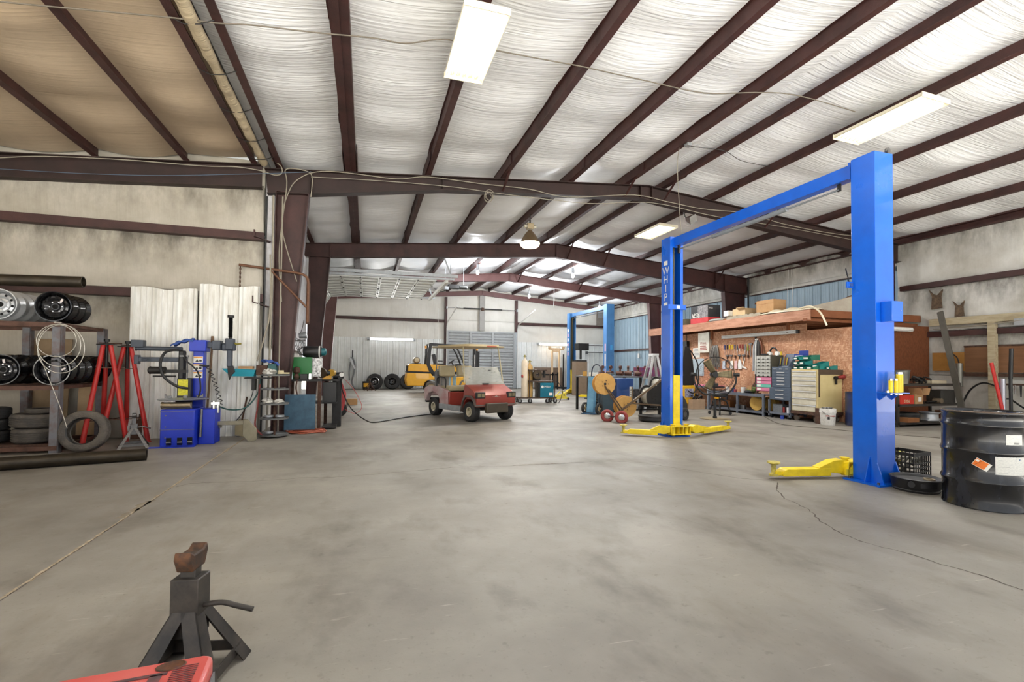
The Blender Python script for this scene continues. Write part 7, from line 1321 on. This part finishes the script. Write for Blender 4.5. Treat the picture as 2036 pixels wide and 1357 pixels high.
# shelf with clutter
SB = M('shelf_black', (46, 42, 38), .6, c2=(70, 60, 50), sc=9); t = thing('steel_shelf', 'dark steel shelf unit with clutter right of the blue post', 'shelf unit', (11.2, 7.5, 0))
for x in (.0, 2.0):
    for y in (0, .6): MB().bx(x-.03, x+.03, y-.02, y+.02, 0, .97).build('post', SB, t)
for z in (.9, .45, .05): MB().bx(-.02, 2.02, -.02, .62, z, z+.05).build('shelf', SB, t)
t = thing('galvanised_bucket', 'dirty galvanised bucket on the dark shelf unit', 'bucket', (11.68, 7.75, .95)); MB().lathe([(0, 0), (.14, 0), (.175, .3), (.185, .31), (.175, .31), (.135, .01)], 28).build('body', M('bucket_galv', (120, 120, 114), .5, .5, c2=(84, 80, 72), sc=9), t); MB().tube([(.18*math.cos(a), .18*math.sin(a), .3+.0*a) for a in [PI*k/10 for k in range(11)]], .005, 5).build('handle', STEEL, t)
for x, lab in ((11.3, 'black crumpled cable heap left of the galvanised bucket'), (12.15, 'black crumpled parts right of the galvanised bucket')):
    m = MB(); r_ = random.Random(int(x*10))
    for k in range(12): a = Vector((r_.uniform(-.18, .18), r_.uniform(-.15, .15), r_.uniform(.02, .12))); m.tube(smooth_pts([a, a+Vector((.08, .05, .05)), a+Vector((.16, -.03, 0)), a+Vector((.05, -.08, -.02))], 4), .016, 5)
    o = m.build('cable_heap', BLACK); o.location = (x, 7.72, .95); tag(o, lab, 'cables')
box('grey_box', (.3, .25, .12), M('box_grey', (130, 124, 110), .6), 'small grey box at the left end of the shelf top', 'box', (11.34, 7.6, .95)); o = box('pale_tray', (.5, .35, .07), M('tray_cream', (196, 184, 158), .6), 'pale flat tray at the right end of the shelf top', 'tray', (12.75, 7.8, .95))
t = thing('red_carton', 'red printed carton on the middle shelf', 'carton', (11.32, 7.52, .5)); MB().bx(0, .42, 0, .3, 0, .2).build('box', M('carton_red2', (196, 50, 34), .6), t); text('carton_text', '5206', .09, M('cream'), t, (.2, -.003, .06), (PI/2, 0, 0))
t = thing('open_box', 'open cardboard box with a white label on the middle shelf', 'cardboard box', (11.78, 7.52, .5)); MB().bx(0, .26, 0, .3, 0, .22).build('box', CARD, t); [MB().cb((fx, .0, .28), (.01, .26, .16), (0, R(fr), 0)).build('flap', CARD, t) for fx, fr in ((.02, -25), (.26, 20))]; MB().bx(.1, .2, -.004, -.001, .05, .15).build('label', PAPER, t)
t = thing('mallet', 'mallet lying on the middle shelf beside the open box', 'mallet', (12.25, 7.6, .53)); MB().rod((0, 0, 0), (.42, -.0, .01), .018).build('handle', DARKST, t); MB().rod((.4, -.08, .03), (.4, .08, .03), .06).build('head', M('head_tan', (120, 104, 84), .6), t)
box('dark_case', (.5, .3, .3), M('case_dark', (64, 62, 58), .5), 'dark grey case right of the shelf unit clutter', 'case', (13.0, 7.75, .5))
tyre((11.85, 7.82, .2), (0, 0, 0), .3, .18, .18, NEWT, 'dark tyre lying on the bottom shelf')
for k in range(3): place(PS, 1, (12.55, 7.72, .2+.0+.19*0+.0), (PI/2, 0, .3*k), 'silver wheel lying flat on the bottom shelf', None) if k == 0 else None
box('rust_box', (.35, .25, .1), M('carton_brown'), 'brown flat box in front of the tyre on the bottom shelf', 'box', (11.6, 7.56, .1)); box('brown_block', (.2, .3, .22), WOODD, 'brown block at the right end of the bottom shelf', 'block', (13.05, 7.7, .1))
# grease gun canister on the wall, jack handles
t = thing('sprayer', 'grey pump canister hanging on the right wall beside the leaning plank', 'sprayer', atx(1907, 745, XR-.25)); MB().rod((0, 0, -.3), (0, 0, .28), .075, n=16).build('tank', M('tank_grey', (132, 130, 122), .4, .6), t); MB().tube(smooth_pts([(0, 0, .28), (-.0, .04, .42), (0, .12, .5), (0, .18, .55), (0, .22, .42)]), .014).build('nozzle', DARKST, t)
def handle(px0, py0, px1, py1, X, r_, mat, label, cat='handle'):
    a = atx(px0, py0, X); b = atx(px1, py1, X); b = a+(b-a); o = MB().rod(a, b, r_, n=12).build('long_handle', mat); return tag(o, label, cat)
t = thing('floor_jack', 'silver and red floor jack standing behind the drum', 'floor jack', (atx(1995, 800, 12.6).x, atx(1995, 800, 12.6).y, 0))
JX, JY = t.location.x, t.location.y; q0 = atx(1971, 722, 12.55)-Vector((JX, JY, 0)); MB().rod((q0.x, q0.y, q0.z), (-.05, -.02, .4), .032).build('red_handle', SRED, t); MB().rod((0, .0, .1), (0, 0, 1.1), .045).build('silver_post', M('post_silver', (190, 190, 200), .3, .6), t); MB().rod((.0, -.12, 1.1), (.0, -.14, 1.72), .035).rod((.0, -.12, .1), (.0, -.12, 1.1), .03).build('black_bar', BLACK, t); MB().bx(-.2, .3, -.3, .3, 0, .14).build('base', DARKST, t)
# row of hanging chisels on a rail
p0 = atx(2003, 765, XR-.2); t = thing('tool_rail', 'rail of brown hanging tools on the right wall at the frame edge', 'tool rail', (XR-.2, p0.y, p0.z)); MB().bx(-.02, .02, -.9, .05, -.02, .02).build('rail', RUST, t)
for k in range(9): MB().rod((-.03, -.05-.1*k, -.01), (-.03, -.05-.1*k, -.16-.06*(k % 3)), .022, .012, 8).build('hanging_tool', [RUST, CHROME, BLACK][k % 3], t)
wire('drop_cable', [atx(*q, XR-.35) for q in [(1915, 800), (1930, 775), (1955, 762), (1985, 772), (1998, 792), (2010, 795), (2036, 812), (2060, 822)]], .02, BLACK, 'black cable drooping across the lower right wall', 'cable')
# white frame window strip at right post, insulation seams already in wall
# ================================================================ middle clutter between the lifts
PLY = M('reel_ply', (206, 160, 88), .65, c2=(170, 124, 62), sc=5, mix=.5)
def reel(loc, rot, Rr, w_, label, mat=PLY, core=M('core_brown', (120, 88, 50), .7), wirem=None, grp=None, n=10):
    t = thing('cable_reel', label, 'cable reel', loc, rot, grp)
    for s in (-1, 1): MB().lathe([(0, s*w_/2), (Rr, s*w_/2), (Rr, s*(w_/2-.02)), (0, s*(w_/2-.02))], n, TM((0, 0, 0), (PI/2, 0, 0))).build('flange', mat, t, ang=20)
    MB().rod((0, -w_/2+.02, 0), (0, w_/2-.02, 0), Rr*(.78 if wirem else .35), n=20).build('winding' if wirem else 'core', wirem or core, t)
    m = MB(); m.rod((0, -w_/2-.01, 0), (0, w_/2+.01, 0), .03)
    for k in range(5): a = k*1.26; m.rod((Rr*.3*math.cos(a), -w_/2-.006, Rr*.3*math.sin(a)), (Rr*.3*math.cos(a), w_/2+.006, Rr*.3*math.sin(a)), .012, n=6)
    m.build('bolts', DARKST, t); return t
p = fl(1219, 842); RCx, RCy = 5.45, 9.78
reel((5.42, 10.15, .86), (0, 0, R(-8)), .26, .2, 'upper plywood cable reel on the red-wheeled cart', n=12)
reel((5.93, 10.05, .33), (0, 0, R(-8)), .25, .22, 'lower plywood cable reel behind the red-wheeled cart', n=22)
t = thing('reel_cart', 'two-wheeled reel cart with red tyres and long tilted steel handle', 'cart', (5.47, 9.73, 0), R(0)); wr = M('tyre_red', (150, 60, 56), .6)
for x, y in ((-.07, .2), (.1, -.15)):
    w_ = MB().lathe([(.07+.045*(1+math.cos(a*PI/5))*.9, .04*math.sin(a*PI/5)) for a in range(10)], 26, TM((x, y, .125), (PI/2, 0, R(-38))), closed=True).build('wheel', wr, t); MB().rod(Vector((x, y, .125))+Vector((.6*.05, -.05*.8, 0))*0, Vector((x-.015, y-.02, .125)), .03).lathe([(0, .03), (.075, .01), (.075, -.01), (0, -.03)], 16, TM((x, y, .125), (PI/2, 0, R(-38)))).build('hub', CHROME, w_)
MB().rod((-.07, .2, .125), (.1, -.15, .125), .015).build('axle', STEEL, t)
MB().beam((.05, .0, .18), (1.3, .05, .98), .035, .045).beam((.15, .0, .26), (-.1, .38, .9), .03, .03).beam((.2, .0, .3), (.0, .36, .8), .02, .02).beam((.48, .02, .46), (.48, .02, .8), .025, .025).beam((.45, .02, .42), (1.3, .1, .36), .03, .03).build('handle_frame', M('cart_steel', (96, 84, 66), .5, .5, c2=(120, 76, 50), sc=8), t)
WIRE = M('wire_silver', (178, 176, 166), .35, .5); BF = M('flange_black', (30, 29, 29), .5)
reel((6.76, 10.25, .55), (0, 0, R(14)), .27, .28, 'black cable reel with silver wire, left one of the pair beside the blue post', BF, BF, WIRE, n=32); reel((7.36, 10.75, .80), (0, 0, R(14)), .22, .28, 'black cable reel with silver wire, upper right one of the pair', BF, BF, WIRE, n=32)
t = thing('reel_stand', 'dark steel stand carrying the two black cable reels', 'stand', (7.1, 10.5, 0)); 
for x in (-.45, .4): MB().bx(x-.03, x+.03, -.02, .02, 0, .5).bx(x-.03, x+.03, -.02, .02, .5, .54).build('post', DARKST, t)
MB().beam((-.6, 0, .2), (.5, 0, .2), .04, .04).build('rail', DARKST, t); MB().bx(.23, .29, .22, .28, 0, .78).bx(.0, .52, .15, .35, 0, .02).build('rear_post', DARKST, t)
tyre((7.3, 10.1, .33), (R(86), 0, R(-25)), .33, .2, .2, NEWT, 'large dark tyre standing behind the far blue post')
t = thing('drain_tub', 'black low round tub lying on the floor under the cable reels', 'tub', (6.45, 9.72, 0)); MB().lathe([(0, 0), (.26, 0), (.3, .04), (.3, .13), (.27, .14), (.2, .1), (0, .09)], 32).build('tub', M('pan_black'), t); MB().lathe([(.3, .1), (.31, .12), (.3, .14)], 32).build('rim', DARKST, t)
# hand truck with blue gas panel
t = thing('hand_truck', 'blue hand truck with two spoked wheels and a curved top handle', 'hand truck', (5.85, 11.6, 0), R(-60)); HB = M('truck_blue', (60, 96, 132), .45, .3)
for s in (-1, 1):
    MB().tube(smooth_pts([(s*.14, .12, .12), (s*.15, .16, .6), (s*.15, .2, 1.1), (s*.1, .22, 1.28), (0, .22, 1.33)]), .016, 8).build('frame_rail', M('rail_dark', (54, 60, 72), .4, .5), t)
    w_ = MB().lathe([(.105, -.03), (.15, -.028), (.15, .028), (.105, .03)], 26, TM((s*.22, 0, .15), (0, PI/2, 0)), closed=True).build('wheel', NEWT, t); m = MB()
    for k in range(5): a = k*2*PI/5; m.beam((s*.22, 0, .15), (s*.22, .11*math.cos(a), .15+.11*math.sin(a)), .02, .02)
    m.rod((s*.22-.03, 0, .15), (s*.22+.03, 0, .15), .03); m.build('spokes', M('spoke_tan', (190, 170, 130), .4), w_)
for z in (.4, .7, 1.0): MB().beam((-.15, .16+.05*z, z), (.15, .16+.05*z, z), .02, .03).build('crossbar', STEEL, t)
MB().bx(-.2, .2, -.22, .1, .01, .02).build('toe_plate', HB, t); o = MB().bx(-.1, .1, -.1, .02, .03, 1.0).build('blue_pack', M('pack_blue', (110, 162, 196), .5, c2=(70, 118, 150), sc=4, mix=.6)); o.location = (5.85, 11.62, .0); o.rotation_euler = (R(-5), 0, R(-60)); tag(o, 'light blue ribbed panel strapped on the hand truck', 'panel')
# grey pedestal and bench with engine parts
t = thing('steel_pedestal', 'dark slate steel pedestal behind the upper plywood reel', 'pedestal', (6.3, 11.78, 0)); MB().prism([(-.1, 0), (.22, 0), (.12, .9), (.1, 1.0), (.3, 1.08), (-.12, 1.08), (-.14, .95)], -.15, .15, 'y').build('body', M('slate_steel', (62, 82, 94), .45), t)
t = thing('parts_bench', 'long steel bench loaded with engine parts behind the reels', 'bench', (6.0, 12.2, 0)); MB().bx(0, 3.1, 0, .8, .96, 1.0).build('top', STEEL, t)
for x in (.05, 1.2, 2.2, 3.05):
    for y in (.03, .77): MB().bx(x-.03, x+.03, y-.03, y+.03, 0, .96).build('leg', DARKST, t)
MB().bx(0.3, 3.1, 0, .8, .3, .33).build('lower_shelf', DARKST, t)
BC = M('cabinet_blue', (40, 76, 140), .35, c2=(28, 56, 110), coat=.3); t = thing('blue_cabinet', 'glossy blue steel cabinet with a white label strip, in front of the parts bench', 'cabinet', (6.95, 11.85, .1)); MB().bx(-.3, .22, -.15, .18, 0, .85).build('case', BC, t, bevel=.012); MB().bx(.1, .19, -.154, -.151, .25, .62).bx(.1, .19, -.154, -.151, .04, .18).build('label', PAPER, t); MB().bx(-.28, -.2, -.154, -.151, .02, .16).build('white_tag', PAPER, t); text('label_text', 'SATA', .1, BLACK, t, (.145, -.157, .44), (PI/2, -PI/2, 0)); MB().bx(-.3, .22, -.15, .18, -.1, 0).build('plinth', DARKST, t)
ENG = M('engine_brown', (92, 62, 52), .5, .4, c2=(56, 40, 34), sc=16, mix=.8)
for k in range(6):
    t = thing('engine_part', 'rusty crank-shaped engine part, '+['first', 'second', 'third', 'fourth', 'fifth', 'sixth'][k]+' from the left on the parts bench', 'engine part', (6.55+.3*k, 12.4+.05*(k % 2), 1.0), .3*k, 'engine parts in a row on the bench'); MB().rod((0, -.1, .08), (0, .1, .08), .07).build('body', ENG, t); MB().rod((0, 0, .12), (0.03, 0, .24), .03).rod((.03, -.03, .26), (.03, .03, .26), .05).build('stem', ENG, t)
o = box('white_block', (.25, .12, .1), PAPER, 'white block at the left end of the parts bench', 'block', (6.25, 12.3, 1.0)); cyl('amber_cup', .06, .13, M('cup_amber', (186, 140, 60), .4), 'amber cup standing on the bench above the hand truck', 'cup', (6.02, 12.4, 1.0))
box('red_crate', (.85, .35, .26), M('crate_red', (130, 50, 64), .5, c2=(90, 70, 130), sc=12, mix=.8), 'dark red crate with blue pattern on the right of the parts bench', 'crate', (8.2, 12.5, 1.0)); 
for k, (x, z, w_, h_) in enumerate(((6.7, .33, .5, .3), (7.7, .33, .6, .28), (8.6, .33, .5, .3), (6.5, 0, .45, .25), (8.0, 0, .7, .24))): box('engine_block', (w_, .4, h_), M('block_grey', (110, 112, 116), .5, .5, c2=(50, 48, 46), sc=12, mix=.9) if k % 2 else DARKST, ['grey engine block on the bench lower shelf, left', 'dark machine part on the bench lower shelf, middle', 'grey machine part on the lower shelf, right', 'pale machine part on the floor under the bench, left', 'dark machine part on the floor under the bench, right'][k], 'machine part', (x, 12.5, z))
m = MB(); r_ = random.Random(12)
for k in range(18): a = Vector((r_.uniform(-.9, .9), r_.uniform(-.15, .15), r_.uniform(.02, .1))); m.rod(a, a+Vector((r_.uniform(-.1, .1), r_.uniform(-.1, .1), r_.uniform(-.02, .1))), r_.uniform(.015, .035), n=7)
o = m.build('small_parts', DARKST); o.location = (8.6, 12.85, 1.0); tag(o, 'heap of small dark parts along the back of the parts bench', 'parts', None, 'stuff')
# ladder
t = thing('step_ladder', 'aluminium step ladder opened behind the far blue post', 'ladder', (8.05, 12.05, 0)); AL = M('aluminium', (212, 214, 216), .3, .6)
t.location = (7.95, 11.7, 0)
for s, y in ((-1, 0), (-1, .45), (1, 0), (1, .45)): MB().beam((s*.42, y-.2*0, 0), (s*.06, y*.3+.12, 1.62), .07, .03, (0, 1, 0)).build('rail', AL, t)
for k in range(4): z = .3+.32*k; f_ = z/1.62; MB().bx(-.42+.36*f_-.05, -.42+.36*f_+.05, .0+.12*f_, .45-.2*f_, z, z+.02).build('step', AL, t)
MB().bx(-.1, .1, .08, .3, 1.6, 1.66).build('top_cap', AL, t)
t = thing('engine_on_stand', 'grey engine with chrome parts on a stand behind the far blue post', 'engine', (8.0, 11.1, 0)); MB().bx(-.2, .2, -.2, .2, .8, 1.2).build('block', M('block_mix', (130, 130, 136), .4, .6, c2=(40, 40, 44), sc=14, mix=1), t); MB().bx(-.04, .04, -.04, .04, .05, .8).bx(-.3, .3, -.05, .05, 0, .06).build('stand', DARKST, t)
for k in range(4): MB().rod((-.15+.1*k, -.22, 1.0+.05*(k % 2)), (-.15+.1*k, -.2, 1.28), .035).build('cylinder', STEEL, t)
# beside far lift: drill-press like machine and cardboard
t = thing('drill_press', 'dark machine head on a brown cabinet beside the far lift post', 'machine', (9.35, 20.2, 0)); t.location = (aty(1152, 780, 19.2).x, 19.2, 0); MB().bx(-.25, .3, -.15, .25, 0, 1.5).build('cabinet', M('cab_brown', (140, 120, 100), .6), t); MB().bx(-.22, .28, -.15, .25, 1.5, 1.56).rod((-.0, -.1, 1.6), (.0, -.1, 2.3), .05).bx(-.15, .35, -.2, .2, 2.0, 2.3).build('head', DARKST, t)
# air pipe on the end wall right
wire('wall_pipe', [(11.2, YE-.24, 2.56), (12.8, YE-.24, 2.56), (XR-.1, YE-.24, 2.56)], .022, STEEL, 'thin pipe along the top of the right white lining', 'pipe', None, 2); t = thing('louvre_vent', 'grey louvred vent high in the back right corner', 'vent', (aty(1208, 625, YE-.25).x, YE-.2, 0)); t.location.z = 3.75; MB().bx(-.7, .5, -.06, .05, 0, .9).build('frame', M('vent_grey', (122, 114, 106), .6), t)
for k in range(6): MB().bx(-.66, .46, -.09, -.05, .5+.06*k, .53+.06*k).build('slat', GALV, t)
t = thing('exit_bracket', 'grey rail bracket on the right white lining', 'bracket', (12.6, YE-.24, 2.15)); MB().rod((0, -.06, 0), (1.5, -.06, 0), .03).bx(-.06, .06, -.1, .0, -.1, .06).build('rail', STEEL, t)
# ================================================================ foreground
SK = M('stand_black', (44, 43, 42), .45, .4, c2=(92, 84, 76), sc=9, mix=.55)
t = jackstand((-.65, 2.21, 0), R(-12), 'black jack stand with rusty saddle in the left foreground', .33, .14, SK, 1.2, None, .058, .044, 1.02, .056, M('saddle_rust', (62, 50, 42), .6, .4, c2=(122, 78, 46), sc=16, mix=.8, edge=.55))
t.name = 'jack_stand'
# red equipment case in the foreground corner
RC = M('case_red', (186, 72, 66), .4, c2=(206, 112, 104), sc=4, mix=.5, coat=.2)
c = [fl(428, 1297, .40), fl(118, 1352, .40)]
t = thing('equipment_case', 'faded red metal case with a rusty hole and black printing, cut by the bottom edge', 'case', (c[0].x, c[0].y, 0)); dx = c[1]-c[0]; an = math.atan2(-dx.y, -dx.x); t.rotation_euler = (0, 0, an); L = dx.length
m = MB(); W_ = .36
m.prism([(-L-.02, -W_), (.0, -W_), (.0, -.02), (-.02, .0), (-L+.0, .0), (-L-.02, -.02)], .02, .4, 'z'); b_ = m.build('body', RC, t, bevel=.012)
MB().bx(.001, .006, -W_, -.03, .03, .36).build('side_plate', M('case_side', (120, 124, 128), .4, .4), t)
MB().lathe([(0, 0), (.024, 0), (.027, .0015), (.03, 0)], 20, TM((-.1, -.035, .4015))@Matrix.Diagonal((1.25, .8, 1, 1))).build('rusty_hole', M('hole_rust', (92, 50, 18), .6, c2=(30, 16, 6), sc=30, mix=.8), t)
PR = M('case_print', (64, 52, 56), .5, c2=(150, 80, 78), sc=24, mix=.5)
m = MB(); zt = .4012
m.bx(-.36, -.1, -.075, -.062, zt, zt+.0008)
for k in range(16):
    m.bx(-.42+.0, -.365, -.075-.009*k*.9, -.072-.009*k*.9, zt, zt+.0008); m.bx(-.09, -.03, -.05-.009*k, -.047-.009*k, zt, zt+.0008)
m.bx(-.36, -.34, -.2, -.07, zt, zt+.0008).bx(-.14, -.11, -.2, -.07, zt, zt+.0008).bx(-.33, -.15, -.112, -.1, zt, zt+.0008); m.build('printed_pattern', PR, t)
MB().bx(-.5, -.42, -.2, -.1, .02, .03).build('foot', BLKPL, t)
# ================================================================ handles tidy-up: hide nothing, just purge empties without geometry
